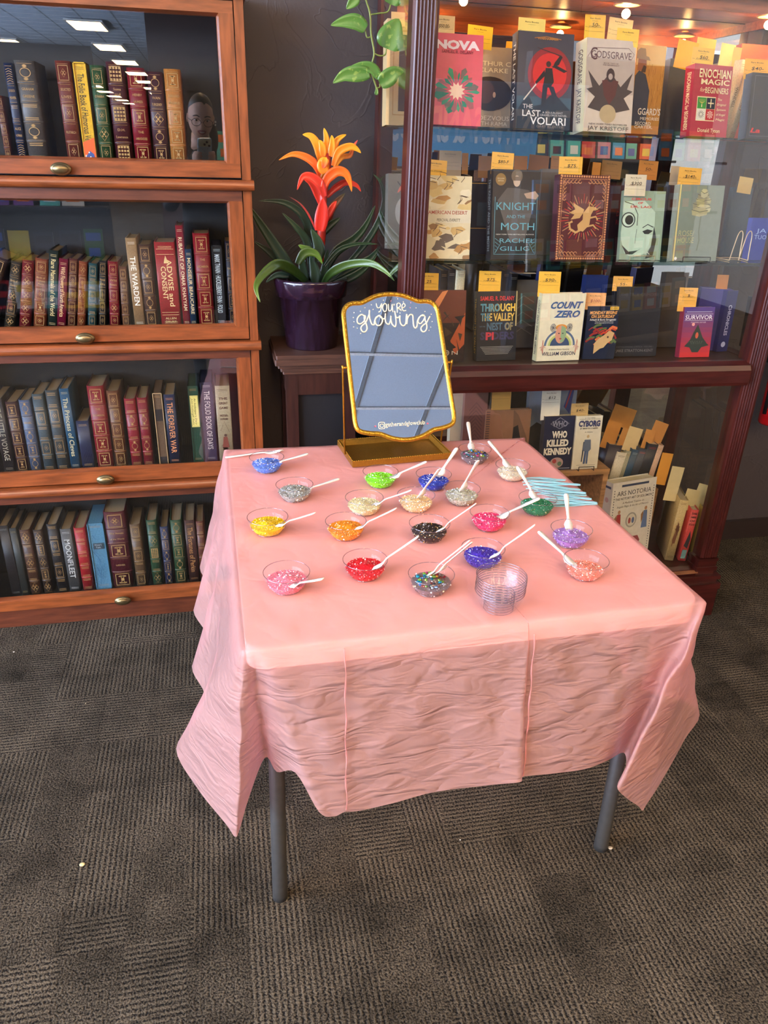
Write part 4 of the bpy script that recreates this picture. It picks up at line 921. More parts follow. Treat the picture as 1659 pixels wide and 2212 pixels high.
g = G(); g.tube([V3(a * .985, b * .988, 0) for a, b in outc] + [V3(outc[0][0], outc[0][1] * .988, 0)], .0062, GM, 12, cap=False, nrm=tuple(n_))
P = [np.array([a * .985, b * .988]) for a, b in outc]; k = 0; acc = 0
for i in range(len(P)):   # embossed beads running round the frame
    a, b = P[i], P[(i + 1) % len(P)]; L_ = np.linalg.norm(b - a); t = 0
    m_ = max(1, int(L_ / .007))
    for q in range(m_):
        c = a + (b - a) * (q + .5) / m_; d = (b - a) / L_; o_ = .0012 * (-1) ** k; k += 1; c = c + np.array([-d[1], d[0]]) * o_
        e0 = V3(*(c - d * .0025), .0058); e1 = V3(*(c + d * .0025), .0058); g.tube([e0, (e0 + e1) / 2 + n_ * .0006, e1], [.0004, .0011, .0004], GM, 5)
g.build('frame', vm)
# painted lettering on the glass, traced as pen strokes in the mirror's own plane
PAINT = mat((244, 226, 184), .6, 0, bump=0, var=0, name='cream_paint')
def mpl(p):   # crop pixel -> plane coords
    r = ray((720 + p[0] / 5.925, 620 + p[1] / 5.925)); c0 = MCt - np.array([0, 0, H]); t = (c0 @ n_) / (r @ n_); q = r * t - c0; return q @ u_, q @ v_
def stroke(g, pts, w_, m=PAINT, k=5):
    C = catmull([mpl(p) for p in pts], k) if len(pts) > 2 else [np.array(mpl(p)) for p in pts]
    g.tube([V3(c[0], c[1], .0018) for c in C], w_ / 2, m, 8, flat=.35, nrm=tuple(n_))
g = G(); lw = .0034
for s_ in ([(548, 212), (560, 262), (590, 268), (612, 225)], [(620, 212), (612, 262), (600, 312), (578, 322)], [(655, 215), (632, 240), (632, 280), (655, 318), (678, 300), (684, 250), (672, 220), (655, 215)], [(702, 220), (706, 290), (722, 310), (745, 285), (752, 222), (758, 300), (766, 325)], [(779, 218), (774, 240)],
           [(812, 222), (816, 280), (818, 330)], [(805, 228), (835, 208), (858, 228), (848, 258), (816, 270), (850, 285), (870, 308)], [(872, 272), (905, 262), (918, 235), (900, 215), (880, 235), (880, 280), (900, 308), (930, 300)]): stroke(g, s_, .0026)
g.build('painted_lettering', vm); g = G()
for s_ in ([(395, 372), (360, 355), (318, 385), (303, 430), (318, 468), (352, 472), (395, 435), (410, 385), (398, 372), (400, 430), (425, 490), (430, 540), (405, 575), (372, 572), (353, 535), (365, 500), (410, 460), (440, 400), (460, 340), (462, 298), (460, 345), (470, 420), (495, 480), (525, 484)],
           [(525, 484), (530, 430), (560, 385), (590, 368), (580, 368), (540, 400), (535, 450), (560, 492), (600, 488), (628, 440), (620, 395), (590, 368), (620, 400), (650, 410), (668, 380)],
           [(668, 340), (662, 400), (675, 460), (710, 478), (730, 430), (738, 370), (735, 420), (755, 480), (790, 510), (802, 460), (798, 390), (785, 310), (800, 380), (830, 395), (852, 372), (850, 410), (860, 470), (895, 498), (925, 470), (932, 400), (938, 350)],
           [(938, 350), (945, 410), (938, 478)], [(940, 440), (955, 390), (985, 355), (1015, 368), (1020, 430), (1028, 500), (1050, 528), (1070, 500), (1075, 440), (1100, 390), (1140, 360), (1165, 370)],
           [(1165, 370), (1120, 372), (1090, 410), (1085, 450), (1110, 472), (1145, 440), (1170, 395), (1172, 380), (1175, 430), (1195, 490), (1190, 545), (1160, 575), (1128, 562), (1122, 525), (1150, 490), (1190, 460), (1215, 415), (1235, 378)]): stroke(g, s_, lw)
stroke(g, [(850, 336), (854, 336)], .0036)
g.build('painted_script', vm); g = G()
for s_ in ([(590, 1735), (640, 1733), (655, 1748), (656, 1805), (640, 1815), (592, 1816), (581, 1800), (580, 1750), (590, 1735)], [(620, 1755), (640, 1765), (640, 1790), (620, 1800), (600, 1790), (600, 1765), (620, 1755)]): stroke(g, s_, .0018, k=3)
stroke(g, [(640, 1748), (643, 1750)], .0018)
g.build('camera_emblem', vm)
# handle text
g = G(); a_, fs, wd = text_mesh('gatherandglowclub', .006, 0.0); p0 = np.array(mpl((666, 1790))); p1 = np.array(mpl((1172, 1757))); d = (p1 - p0) / np.linalg.norm(p1 - p0); sx = np.linalg.norm(p1 - p0) / wd; sy = .0155; q = np.array([-d[1], d[0]])
g.add([V3(*(p0 + d * p[0] * sx + q * p[1] * sy), .0018) for p in a_], fs, PAINT); g.build('handle_lettering', vm)
rsq = np.random.RandomState(3); g = G(); PK = mat((240, 160, 170), .5, bump=0); 
for (a, b) in ((640, 175), (735, 182), (820, 155), (895, 195), (990, 205), (980, 268), (1055, 272), (1170, 318), (1250, 352), (1262, 445), (1245, 518), (1222, 560), (485, 232), (508, 290), (402, 270), (345, 315), (262, 332), (255, 395), (262, 450), (258, 515), (305, 530), (348, 598)):
    c = mpl((a, b)); dx = .0016
    g.add([V3(c[0] - dx, c[1], .0016), V3(c[0], c[1] - dx * .8, .0016), V3(c[0] + dx, c[1] + dx * .4, .0016), V3(c[0], c[1] + dx, .0026)], [(0, 1, 2, 3)], PAINT if rsq.rand() < .7 else PK)
PR = mat((236, 90, 110), .5, bump=0)
for (a, b) in ((535, 1785), (1205, 1748)):
    c = mpl((a, b)); g.add([V3(c[0] + .0026 * math.cos(t), c[1] + .002 * math.sin(t), .0018) for t in np.linspace(0, 2 * PI, 9)[:8]], [tuple(range(8))], PR)
g.build('painted_dots', vm)
# tray base
yaw = math.radians(5.0); cu = np.array([math.cos(yaw), math.sin(yaw)]); cvv = np.array([-math.sin(yaw), math.cos(yaw)]); tcn = np.array([.4335, 1.873])
def TP(a, b, z): q = tcn + cu * a + cvv * b; return np.array([q[0], q[1], z + RZ]) - VM0
g = G(); hw, hd_ = .136, .082
def ringo(w_, d_, z): return [TP(sx * w_, sy * d_, z) for sx, sy in ((-1, -1), (1, -1), (1, 1), (-1, 1))]
g.grid([ringo(hw - .004, hd_ - .004, 0.0), ringo(hw, hd_, .003), ringo(hw, hd_, .018), ringo(hw - .003, hd_ - .003, .0185), ringo(hw - .006, hd_ - .006, .017), ringo(hw - .010, hd_ - .010, .004)], GMD, closed=True)
g.sm = [False] * len(g.sm); g.add(ringo(hw - .010, hd_ - .010, .004), [(0, 1, 2, 3)], GMD); g.add(ringo(hw - .004, hd_ - .004, 0), [(3, 2, 1, 0)], GMD)
for k in range(44):
    t = -1 + 2 * (k + .5) / 44
    for sgn in (-1, 1): p = TP(t * (hw - .002), sgn * (hd_ - .0015), .0185); g.sphere(tuple(p), .0014, GM, 6, 4, 2, 1, .7)
for k in range(22):
    t = -1 + 2 * (k + .5) / 22
    for sgn in (-1, 1): p = TP(sgn * (hw - .0015), t * (hd_ - .002), .0185); g.sphere(tuple(p), .0014, GM, 6, 4, 1, 2, .7)
g.build('tray_base', vm)
for sgn in (-1, 1):
    g = G(); a = V3(sgn * .1455, 0, 0)
    b1 = TP(sgn * .1385, -.012 if sgn < 0 else .012, .012); g.tube([a + u_ * sgn * .001 + np.array([0, 0, .006]), a, b1], .0024, GM, 8)
    g.sphere(tuple(a), .005, GM, 10, 8, .6, 1, 1.3); g.tube([V3(sgn * .131, 0, 0), a], .0032, GM, 8); g.build('stand_arm', vm)
# ================================================================== DISPLAY CASE
CX0, CX1, CY0, CYm = .466, 1.640, 2.03, 2.43
Z1, Z2, ZD, ZB = 1.533, 1.209, .925, .190        # glass shelves, deck, floor of the lower compartment
CT_ = .0087
PIV = np.array([1.05, 2.03, 0.0])
def cw(p):      # case-local upright -> world (the case sits a touch off level)
    d = np.array(p, float) - PIV; return PIV + np.array([d[0] * math.cos(CT_) + d[2] * math.sin(CT_), d[1], -d[0] * math.sin(CT_) + d[2] * math.cos(CT_)])
def cl(p):
    d = np.array(p, float) - PIV; return PIV + np.array([d[0] * math.cos(CT_) - d[2] * math.sin(CT_), d[1], d[0] * math.sin(CT_) + d[2] * math.cos(CT_)])
def CP(px, py, y): return cl(PY(px, py, y))
dc = empty('display_case', tuple(cw((1.05, 2.23, 0)))); dc.rotation_euler = (0, CT_, 0); tag(dc, 'dark mahogany glass display case with fluted posts, full of face-out books', 'display case')
def D(v): return (v[0] - 1.05, v[1] - 2.23, v[2])
def db(g, a, b, m, **k): return g.box(D(a), D(b), m, **k)
def post(x0, x1, y0, y1, z0, z1, dx=1):
    n = 6; w_ = (x1 - x0 - .012) / n; ol = []
    xs = x0 + .006; ol.append((x0, y0 + .004))
    for i in range(n):
        for t in np.linspace(0.12, .88, 5): ol.append((xs + w_ * (i + t), y0 + .003 - .004 * math.sin(PI * t)))
    ol += [(x1, y0 + .004), (x1, y1), (x0, y1)]
    g = G(); g.prism([(p[0] - 1.05, p[1] - 2.23) for p in ol], z0, z1, MAHOGV); g.build('post', dc)
ZT = 2.02
post(CX0, CX0 + .064, CY0, CY0 + .05, .235, ZT); post(CX1 - .072, CX1 - .006, CY0, CY0 + .05, .235, ZT)
for x in (CX0, CX1 - .045): g = G(); db(g, (x, CYm - .02, .12), (x + .045, CYm + .03, ZT), MAHOGV); g.build('rear_post', dc)
g = G()
for x0 in (CX0 - .002, CX1 - .080):       # stepped blocks under the posts
    for (e, z0, z1) in ((.0, .17, .185), (.006, .185, .200), (.002, .200, .222), (.005, .222, .232)): db(g, (x0 - e + .004, CY0 - e, z0), (x0 + .072 + e, CY0 + .055, z1), MAHOG)
for (e, z0, z1) in ((.018, .155, .170), (.010, .140, .155), (.022, .118, .140)): db(g, (CX0 - e, CY0 - e, z0), (CX1 - .006 + e, CYm + .03, z1), MAHOG)
db(g, (CX0 - .02, CY0 - .016, .0), (CX0 + .2, CYm + .03, .118), MAHOG); db(g, (CX1 - .25, CY0 - .016, .0), (CX1 + .014, CYm + .03, .118), MAHOG); db(g, (CX0, CY0 + .02, .0), (CX1, CYm, .118), MAHOG)
g.build('base', dc)
g = G(); db(g, (CX0 + .05, CY0 + .006, .166), (CX1 - .07, CYm, ZB - .001), MAHOG); db(g, (CX0 + .06, CY0 - .001, .176), (CX1 - .07, CY0 + .010, .186), mat((134, 88, 56), .35, 0, 'wood', .05, name='worn_wood_edge')); g.build('case_floor', dc)
g = G(); pr = [(CY0 - .012, .852), (CY0 - .016, .862), (CY0 - .016, .900), (CY0 - .008, .914), (CY0 + .012, .924), (CY0 + .03, .924), (CY0 + .03, .852)]
g.prism([(p[0] - 2.23, p[1]) for p in pr], CX0 + .062 - 1.05, CX1 - .066 - 1.05, MAHOG, axis='x'); g.build('middle_rail', dc)
g = G(); db(g, (CX0 + .05, CY0 + .03, .905), (CX1 - .05, CYm, ZD - .001), mat((62, 40, 32), .4, 0, 'wood', .05, name='deck_wood')); g.build('deck', dc)
g = G(); db(g, (CX0, CY0 + .005, 1.86), (CX1, CYm + .03, ZT), MAHOG); db(g, (CX0 + .06, CY0 - .008, 1.90), (CX1 - .06, CY0 + .02, ZT), MAHOG); g.build('canopy', dc)
HW = mat((150, 78, 44), .3, 0, 'wood', .05, name='lit_cherry_lining'); g = G(); db(g, (CX0 + .05, CY0 + .02, 1.852), (CX1 - .05, CYm, 1.86), HW); db(g, (CX0 + .05, CY0 + .052, 1.822), (CX1 - .05, CY0 + .062, 1.852), HW); db(g, (CX1 - .05, CY0 + .05, 1.83), (CX1 - .04, CYm, 1.852), HW); g.build('ceiling_lining', dc)  # lining colour lighter and warmer, with the bulbs' light painted in
g = G(); db(g, (CX0 + .04, CYm, ZB), (CX1 - .04, CYm + .003, 1.85), MIRROR); g.build('mirror_back', dc)
g = G(); db(g, (CX0 + .045, CYm + .006, .16), (CX1 - .045, CYm + .02, 1.9), BLACKP); g.build('back_panel', dc)
for (z0, z1, nm) in ((.924, 1.90, 'upper_glass'), (.178, .856, 'lower_glass')):
    g = G(); db(g, (CX0 + .060, CY0 + .018, z0), (CX1 - .068, CY0 + .0185, z1), PANE); g.build(nm, dc)
for x in (CX0 + .004, CX1 - .012):
    for (z0, z1) in ((.924, 1.90), (.2, .856)): g = G(); db(g, (x, CY0 + .045, z0), (x + .0005, CYm - .018, z1), PANE); g.build('side_glass', dc)
for z in (Z1, Z2):
    g = G(); db(g, (CX0 + .025, CY0 + .035, z - .009), (CX1 - .03, CYm - .004, z), SHELFGLASS); g.build('glass_shelf', dc)
g = G(); db(g, (CX0 + .008, CY0 + .04, .905), (CX0 + .055, CYm, .925), MAHOG); db(g, (CX1 - .055, CY0 + .04, .905), (CX1 - .014, CYm, .925), MAHOG); g.build('side_rail', dc)
BM = emat('bulb_glow', (255, 196, 120), BULB)
for x in (.64, 1.09, 1.52):
    g = G(); c = D((x, 2.215, 1.82)); g.sphere(c, .011, BM, 12, 8); bo = g.build('bulb', dc)
    g = G(); g.lathe([(.010, .030), (.034, .022), (.036, .019), (.030, .018)], mat((230, 200, 150), .3, .6, bump=0), 24, c=c); g.build('lamp_collar', dc)

# ------------------------------------------------------------------ books and slips inside the case
CM = Matrix.Translation(Vector(PIV)) @ Matrix.Rotation(CT_, 4, 'Y') @ Matrix.Translation(-Vector(PIV))
def face_book(xl, xr, yt, zs, y, th, col, art=None, lean=10, yaw=0, spine=None, sp_art=None, soft=False, rough=.3, back=0, metal=0, label='', group='books facing out in the display case', name='book', stand=False):
    """front cover between pixel columns xl..xr (top), top at pixel row yt, standing on height zs at depth y, tilted back"""
    A = CP(xl, yt, y + .03); B = CP(xr, yt, y + .03); W_ = (B[0] - A[0]) / math.cos(math.radians(yaw)); la = math.radians(lean)
    H_ = (A[2] - zs) / math.cos(la)
    xb = (A[0] + B[0]) / 2
    C = mat(col, rough, metal, bump=.03, var=.05); S = mat(spine, rough, bump=.03, var=.05) if spine else C
    g = G(); b_ = .0022 if not soft else .0008
    g.box((-W_ / 2, 0, 0), (W_ / 2, b_, H_), C); g.box((-W_ / 2, th - b_, 0), (W_ / 2, th, H_), C); g.box((-W_ / 2 - .0012, 0, 0), (-W_ / 2, th, H_), S)
    o = g.build(name); G().box((-W_ / 2 + .0002, b_ + .0001, .003 if not soft else .0004), (W_ / 2 - (.003 if not soft else .0004), th - b_ - .0001, H_ - (.003 if not soft else .0004)), CREAM).build('page_block', o)
    if art: a = G(); art(a, W_, H_); a.build('cover_art', o)
    if sp_art or sp_art is None and False: pass
    if sp_art:
        a = G(); sp_art(a, th, H_); q = a.build('spine_art', o); q.rotation_euler = (0, 0, -PI / 2); q.location = (-W_ / 2 - .0014, th / 2, 0)
    if stand:
        st_ = G(); wm = mat((196, 180, 150), .4, .5, bump=0) if stand == 'light' else mat((24, 24, 24), .4, .3, bump=0)
        for sx in (-1, 1): st_.tube([(sx * W_ * .3, -.012, .012), (sx * W_ * .3, -.014, -.001), (sx * W_ * .3, .05, -.001 + .0), (sx * W_ * .22, .07, H_ * .5)], .0013, wm, 6)
        st_.tube([(-W_ * .3, -.012, .012), (W_ * .3, -.012, .012)], .0013, wm, 6)
    yb = y - 0.0
    L = Matrix.Translation((xb, yb, zs + .0012)) @ Matrix.Rotation(math.radians(yaw), 4, 'Z') @ Matrix.Rotation(-la, 4, 'X')
    o.matrix_world = CM @ L
    if stand: e = st_.build('easel'); e.matrix_world = CM @ Matrix.Translation((xb, yb - .0, zs + .0016)); tag(e, 'small wire easel under the %s' % ' '.join(label.split()[:7]), 'easel', 'wire easels in the display case')
    tag(o, label, 'book', group); return o
def slip(xl, xr, yt, yb, y, col=(242, 190, 74), price='', line='', rot=0, label='', lean=8, head=True, yaw=0, pcol=(40, 30, 24)):
    A = CP(xl, yt, y); B = CP(xr, yt, y); C_ = CP(xl, yb, y); W_ = B[0] - A[0]; H_ = A[2] - C_[2] + .012
    g = G(); m = mat(col, .7, 0, bump=0, var=.04); g.box((-W_ / 2, 0, 0), (W_ / 2, .0004, H_), m); ink = (70, 52, 36); v = H_
    if head: text(g, 'Rare Books', 0, v - .0085, w=W_ * .5, h=.0032, col=ink, y=-.0004, bold=.004); text(g, 'No Discounts', 0, v - .0140, w=W_ * .26, h=.0014, col=ink, y=-.0004)
    if price: text(g, price, W_ * .04, v - .0225, w=W_ * .5 * min(1, len(price) / 4), h=.0078, col=pcol, y=-.0004, bold=.005, shear=.15)
    if head:
        for k, zz in enumerate((.029, .038)):
            if v - zz > .01: rect(g, -W_ * .34, v - zz, W_ * .42, v - zz + .0004, ink, -.0003); text(g, 'Title' if k == 0 else 'Author', -W_ * .42, v - zz + .0015, w=W_ * .1, h=.0018, col=ink, y=-.0004); 
            if line and v - zz > .01 and k == 0: text(g, line, 0, v - zz + .0026, w=W_ * .6, h=.003, col=ink, y=-.0004, shear=.3)
    o = g.build('price_slip'); L = Matrix.Translation(((A[0] + B[0]) / 2, y, C_[2] - .012)) @ Matrix.Rotation(math.radians(yaw), 4, 'Z') @ Matrix.Rotation(math.radians(rot), 4, 'Y') @ Matrix.Rotation(-math.radians(lean), 4, 'X')
    o.matrix_world = CM @ L; tag(o, label, 'price slip', 'price slips tucked in the display case books'); return o
E_ = -.0006
def T(g, s, W, H_, u, v, w_, h, col, **k): text(g, s, (u - .5) * W, v * H_, w=w_ * W, h=h * H_, col=col, y=k.pop('y', E_ * 2), **k)
def Rr(g, W, H_, u0, v0, u1, v1, col, y=E_): rect(g, (u0 - .5) * W, v0 * H_, (u1 - .5) * W, v1 * H_, col, y)
def Dd(g, W, H_, u, v, r, col, y=E_, rz=None, n=28): disc(g, (u - .5) * W, v * H_, r * W, col, y, n, (rz or r) * W)
def Pp(g, W, H_, pts, col, y=E_): poly(g, [((u - .5) * W, v * H_) for u, v in pts], col, y)
def Fr(g, W, H_, a, b, c, d, t, col, y=E_): frame(g, (a - .5) * W, b * H_, (c - .5) * W, d * H_, t * W, col, y)
def LN(g, W, H_, pts, wd, col, y=E_, closed=False): ring(g, [((u - .5) * W, v * H_) for u, v in pts], wd * W, mat(col, .5, 0, bump=0, var=0), y, closed)
# ---- top shelf covers
def art_nova(g, W, H):
    rs = random.Random(2); T(g, 'NOVA', W, H, .5, .88, .86, .085, (252, 226, 226), bold=.06); T(g, 'SAMUEL R. DELANY', W, H, .5, .805, .62, .032, (90, 20, 40))
    for k in range(26):
        a = 2 * PI * k / 26; r0, r1 = rs.uniform(.12, .2), rs.uniform(.26, .42); da = rs.uniform(.08, .2)
        Pp(g, W, H, [(.5 + r0 * math.cos(a) * .9, .38 + r0 * math.sin(a) * .62), (.5 + r1 * math.cos(a - da), .38 + r1 * math.sin(a - da) * .6), (.5 + (r1 + .05) * math.cos(a), .38 + (r1 + .05) * math.sin(a) * .6), (.5 + r1 * math.cos(a + da) * .95, .38 + r1 * math.sin(a + da) * .57)], [(60, 150, 110), (120, 100, 90), (40, 130, 100), (170, 90, 90)][k % 4], E_ * (1 + k % 3 * .3))
    Pp(g, W, H, [(.5 + (.17 if k % 2 else .11) * math.cos(k * PI / 11), .38 + (.17 if k % 2 else .11) * .6 * math.sin(k * PI / 11)) for k in range(22)], (255, 214, 180), E_ * 2.4)
def art_rama(g, W, H):
    T(g, 'ARTHUR C.', W, H, .56, .80, .8, .055, (236, 226, 180)); T(g, 'CLARKE', W, H, .58, .72, .6, .055, (236, 226, 180)); Dd(g, W, H, .52, .43, .46, (46, 34, 30), E_, .30)
    Dd(g, W, H, .45, .45, .17, (84, 56, 46), E_ * 1.5, .2); Dd(g, W, H, .62, .42, .03, (190, 160, 130), E_ * 2, .05); T(g, 'RENDEZVOUS', W, H, .5, .13, .9, .055, (226, 220, 200)); T(g, 'WITH RAMA', W, H, .56, .06, .7, .05, (226, 220, 200))
def art_volari(g, W, H):
    Rr(g, W, H, 0, 0, 1, .34, (62, 84, 96)); Dd(g, W, H, .58, .58, .40, (150, 34, 40), E_ * 1.1); Dd(g, W, H, .58, .58, .31, (214, 38, 36), E_ * 1.3); k = (26, 26, 34)
    Pp(g, W, H, [(0, .18), (.1, .28), (.22, .34), (.3, .24), (.45, .26), (.6, .36), (.72, .36), (1, .2), (1, 0), (0, 0)], (34, 40, 48), E_ * 1.6)
    for P_ in ([(.5, .64), (.62, .64), (.66, .5), (.60, .44), (.46, .44), (.48, .52)], [(.46, .46), (.55, .46), (.53, .30), (.47, .22), (.44, .24)], [(.56, .46), (.66, .45), (.72, .36), (.68, .26), (.64, .28), (.62, .38)], [(.48, .62), (.5, .56), (.36, .48), (.34, .46), (.32, .49)], [(.62, .64), (.74, .68), (.80, .76), (.76, .78), (.66, .70)]): Pp(g, W, H, P_, k, E_ * 2)
    Dd(g, W, H, .55, .68, .045, (60, 36, 36), E_ * 2.3); LN(g, W, H, [(.34, .47), (.12, .30)], .02, (220, 210, 190), E_ * 2.4); LN(g, W, H, [(.78, .77), (.34, .84)], .014, (60, 40, 44), E_ * 2.4)
    Pp(g, W, H, [(.60, .66), (.84, .60), (.9, .62), (.7, .67)], k, E_ * 2.1)
    T(g, 'THE', W, H, .2, .235, .18, .045, (236, 232, 222), y=E_ * 3); T(g, 'LAST', W, H, .27, .165, .33, .065, (236, 232, 222), y=E_ * 3, bold=.01); T(g, 'VOLARI', W, H, .58, .088, .66, .08, (240, 238, 230), y=E_ * 3, bold=.01)
    T(g, 'A SOULBLIGHT', W, H, .66, .178, .38, .020, (220, 216, 206), y=E_ * 3); T(g, 'GRAVELORDS NOVEL', W, H, .68, .150, .5, .020, (220, 216, 206), y=E_ * 3); T(g, 'GARY KLOSTER', W, H, .62, .03, .5, .024, (150, 140, 130), y=E_ * 3)
    T(g, 'WARHAMMER', W, H, .52, .935, .38, .022, (196, 130, 60), y=E_ * 3, bold=.03); LN(g, W, H, [(.28, .935), (.5, .955), (.76, .935)], .012, (180, 110, 50), E_ * 2.5)
def art_gods(g, W, H):
    Rr(g, W, H, 0, .42, 1, .8, (190, 170, 152)); k = (74, 62, 60)
    for s in (-1, 1):
        Pp(g, W, H, [(.5 + s * .05, .62), (.5 + s * .22, .50), (.5 + s * .46, .66), (.5 + s * .36, .48), (.5 + s * .48, .46), (.5 + s * .30, .38), (.5 + s * .44, .26), (.5 + s * .16, .22), (.5, .20), (.5, .6)], k, E_ * 1.5)
        Pp(g, W, H, [(.5, .58), (.5 + s * .17, .56), (.5 + s * .12, .40), (.5, .3)], (92, 46, 44), E_ * 1.8)
    Dd(g, W, H, .5, .62, .085, (60, 44, 46), E_ * 2, .11); Dd(g, W, H, .5, .605, .045, (180, 160, 146), E_ * 2.2, .05); Dd(g, W, H, .48, .2, .17, (190, 164, 120), E_ * 1.7, .15)
    T(g, 'GODSGRAVE', W, H, .5, .835, .82, .075, (92, 52, 52), bold=-.002); T(g, 'G', W, H, .14, .84, .14, .13, (92, 52, 52)); LN(g, W, H, [(.02, .80), (.12, .90), (.5, .91), (.85, .92), (.97, .86), (.9, .78)], .008, (110, 70, 66))
    T(g, 'BOOK TWO OF', W, H, .5, .745, .3, .014, (90, 60, 60)); T(g, 'THE NEVERNIGHT', W, H, .5, .725, .34, .014, (90, 60, 60)); T(g, 'NEW YORK TIMES BESTSELLER', W, H, .5, .085, .8, .02, (70, 50, 50), y=E_ * 3); T(g, 'JAY KRISTOFF', W, H, .5, .04, .86, .045, (60, 44, 44), y=E_ * 3)
def art_farm(g, W, H):
    Rr(g, W, H, 0, .78, 1, 1, (230, 196, 120)); Rr(g, W, H, 0, 0, 1, .78, (190, 132, 50), E_); 
    rs = random.Random(4)
    for _ in range(60): x = rs.uniform(.3, 1); y = rs.uniform(.12, .74); LN(g, W, H, [(x, y), (x + rs.uniform(-.02, .02), y + .08)], .012, (150, 92, 30) if rs.random() < .5 else (214, 160, 76), E_ * 1.3)
    Pp(g, W, H, [(0, .1), (.52, .1), (.54, .5), (.36, .68), (.12, .72), (0, .66)], (42, 52, 74), E_ * 2); Pp(g, W, H, [(.05, .72), (.3, .72), (.36, .78), (.34, .86), (.06, .86)], (150, 96, 66), E_ * 2.2); Pp(g, W, H, [(.18, .70), (.34, .70), (.36, .765), (.26, .78)], (60, 40, 30), E_ * 2.5)
    Pp(g, W, H, [(0, .85), (.48, .83), (.42, .87), (.32, .88), (.28, .96), (.1, .965), (0, .93)], (160, 140, 100), E_ * 2.7)
    T(g, "GGARD'S", W, H, .6, .265, .8, .075, (240, 234, 214), y=E_ * 3.2, bold=.01); T(g, 'MEMORIES', W, H, .64, .185, .66, .034, (240, 234, 214), y=E_ * 3.2); T(g, 'RECORD', W, H, .42, .13, .56, .036, (240, 234, 214), y=E_ * 3.2, bold=.01); T(g, 'CARTER.', W, H, .45, .09, .64, .036, (240, 234, 214), y=E_ * 3.2, bold=.01)
def art_enoch(g, W, H):
    c = (250, 226, 170); T(g, 'ENOCHIAN', W, H, .54, .88, .84, .115, c, bold=.02); T(g, 'MAGIC', W, H, .56, .765, .76, .075, c, bold=.02); T(g, 'for', W, H, .24, .655, .14, .06, c, shear=.3); T(g, 'BEGINNERS', W, H, .62, .65, .62, .08, c, bold=.01)
    Rr(g, W, H, .12, .22, .62, .56, c); 
    for a, b, cc in ((.135, .39, (60, 150, 60)), (.375, .39, (28, 36, 56)), (.135, .232, (236, 226, 200)), (.375, .232, (196, 40, 50))): Rr(g, W, H, a, b, a + .232, b + .155, cc, E_ * 1.5)
    for a, b in (((.49, .41), (.49, .53)), ((.41, .47), (.57, .47)), ((.25, .41), (.25, .45))): LN(g, W, H, [a, b], .022, c, E_ * 2)
    for k in range(5): LN(g, W, H, [(.18 + .035 * k, .52), (.18 + .035 * k, .49), (.25, .46)], .008, (220, 190, 90), E_ * 2)
    for k in range(12): a = k * PI / 6; LN(g, W, H, [(.25 + .03 * math.cos(a), .31 + .02 * math.sin(a)), (.25 + .08 * math.cos(a), .31 + .055 * math.sin(a))], .009, (40, 40, 40), E_ * 2)
    for k in range(8): a = k * PI / 4; Pp(g, W, H, [(.49, .31), (.49 + .08 * math.cos(a - .25), .31 + .055 * math.sin(a - .25)), (.49 + .085 * math.cos(a + .25), .31 + .058 * math.sin(a + .25))], (240, 190, 170), E_ * 2)
    for i, s in enumerate(('The', 'Original', 'System', 'of Angel', 'Magic')): T(g, s, W, H, .78 - (.06 if i == 0 else 0), .53 - .07 * i, .25 if i else .12, .032, c, shear=.2)
    T(g, 'Donald Tyson', W, H, .5, .09, .6, .055, c, bold=.01)
def sp_v(s, col, h=.4, w_=.8):
    def f(g, th, H): text(g, s, 0, H * .5, w=H * w_, h=th * h, rot=-PI / 2, col=col, y=-.0004, bold=.01)
    return f
OBK = 'books facing out in the display case'
face_book(934, 1046, 70, Z1, 2.085, .026, (222, 62, 92), art_nova, 9, label='bright pink and red book with green flower burst on the top glass shelf')
face_book(1004, 1112, 99, Z1, 2.20, .03, (160, 146, 122), art_rama, 8, label='grey tan book with a dark oval picture, half behind the bright pink one')
face_book(1124, 1248, 66, Z1, 2.085, .036, (58, 58, 70), art_volari, 10, yaw=3, spine=(28, 28, 34), sp_art=sp_v('THE LAST VOLARI', (190, 190, 180)), label='dark book with a swordsman before a red sun on the top glass shelf')
face_book(1272, 1386, 82, Z1, 2.082, .05, (206, 188, 168), art_gods, 10, yaw=7, spine=(214, 196, 150), sp_art=sp_v('GODSGRAVE   JAY KRISTOFF', (80, 56, 50)), label='thick cream book with winged hooded figure on the top glass shelf')
face_book(1378, 1441, 97, Z1, 2.17, .02, (190, 132, 50), art_farm, 8, label='golden field book with a man in a pale hat, behind the cream one')
face_book(1500, 1590, 139, Z1, 2.085, .036, (182, 38, 60), art_enoch, 9, yaw=8, spine=(160, 32, 50), sp_art=sp_v('ENOCHIAN MAGIC for BEGINNERS', (240, 210, 150)), soft=True, label='crimson paperback with a four-colour square emblem on the top glass shelf')
face_book(1446, 1506, 128, Z1, 2.26, .03, (40, 44, 54), None, 6, label='plain black book standing behind the crimson paperback, top glass shelf')
face_book(1622, 1740, 158, Z1, 2.085, .03, (26, 28, 34), lambda g, W, H: (Fr(g, W, H, .05, .04, .95, .96, .008, (90, 94, 100)), T(g, 'La', W, H, .16, .13, .2, .07, (214, 30, 30), bold=.03, shear=.2)), 9, yaw=6, spine=(20, 20, 24), label='black book with fine grey frame line at the right end of the top glass shelf')
face_book(1598, 1700, 96, Z1, 2.28, .03, (190, 74, 40), None, 4, label='tall orange red book behind the black framed one, top glass shelf')
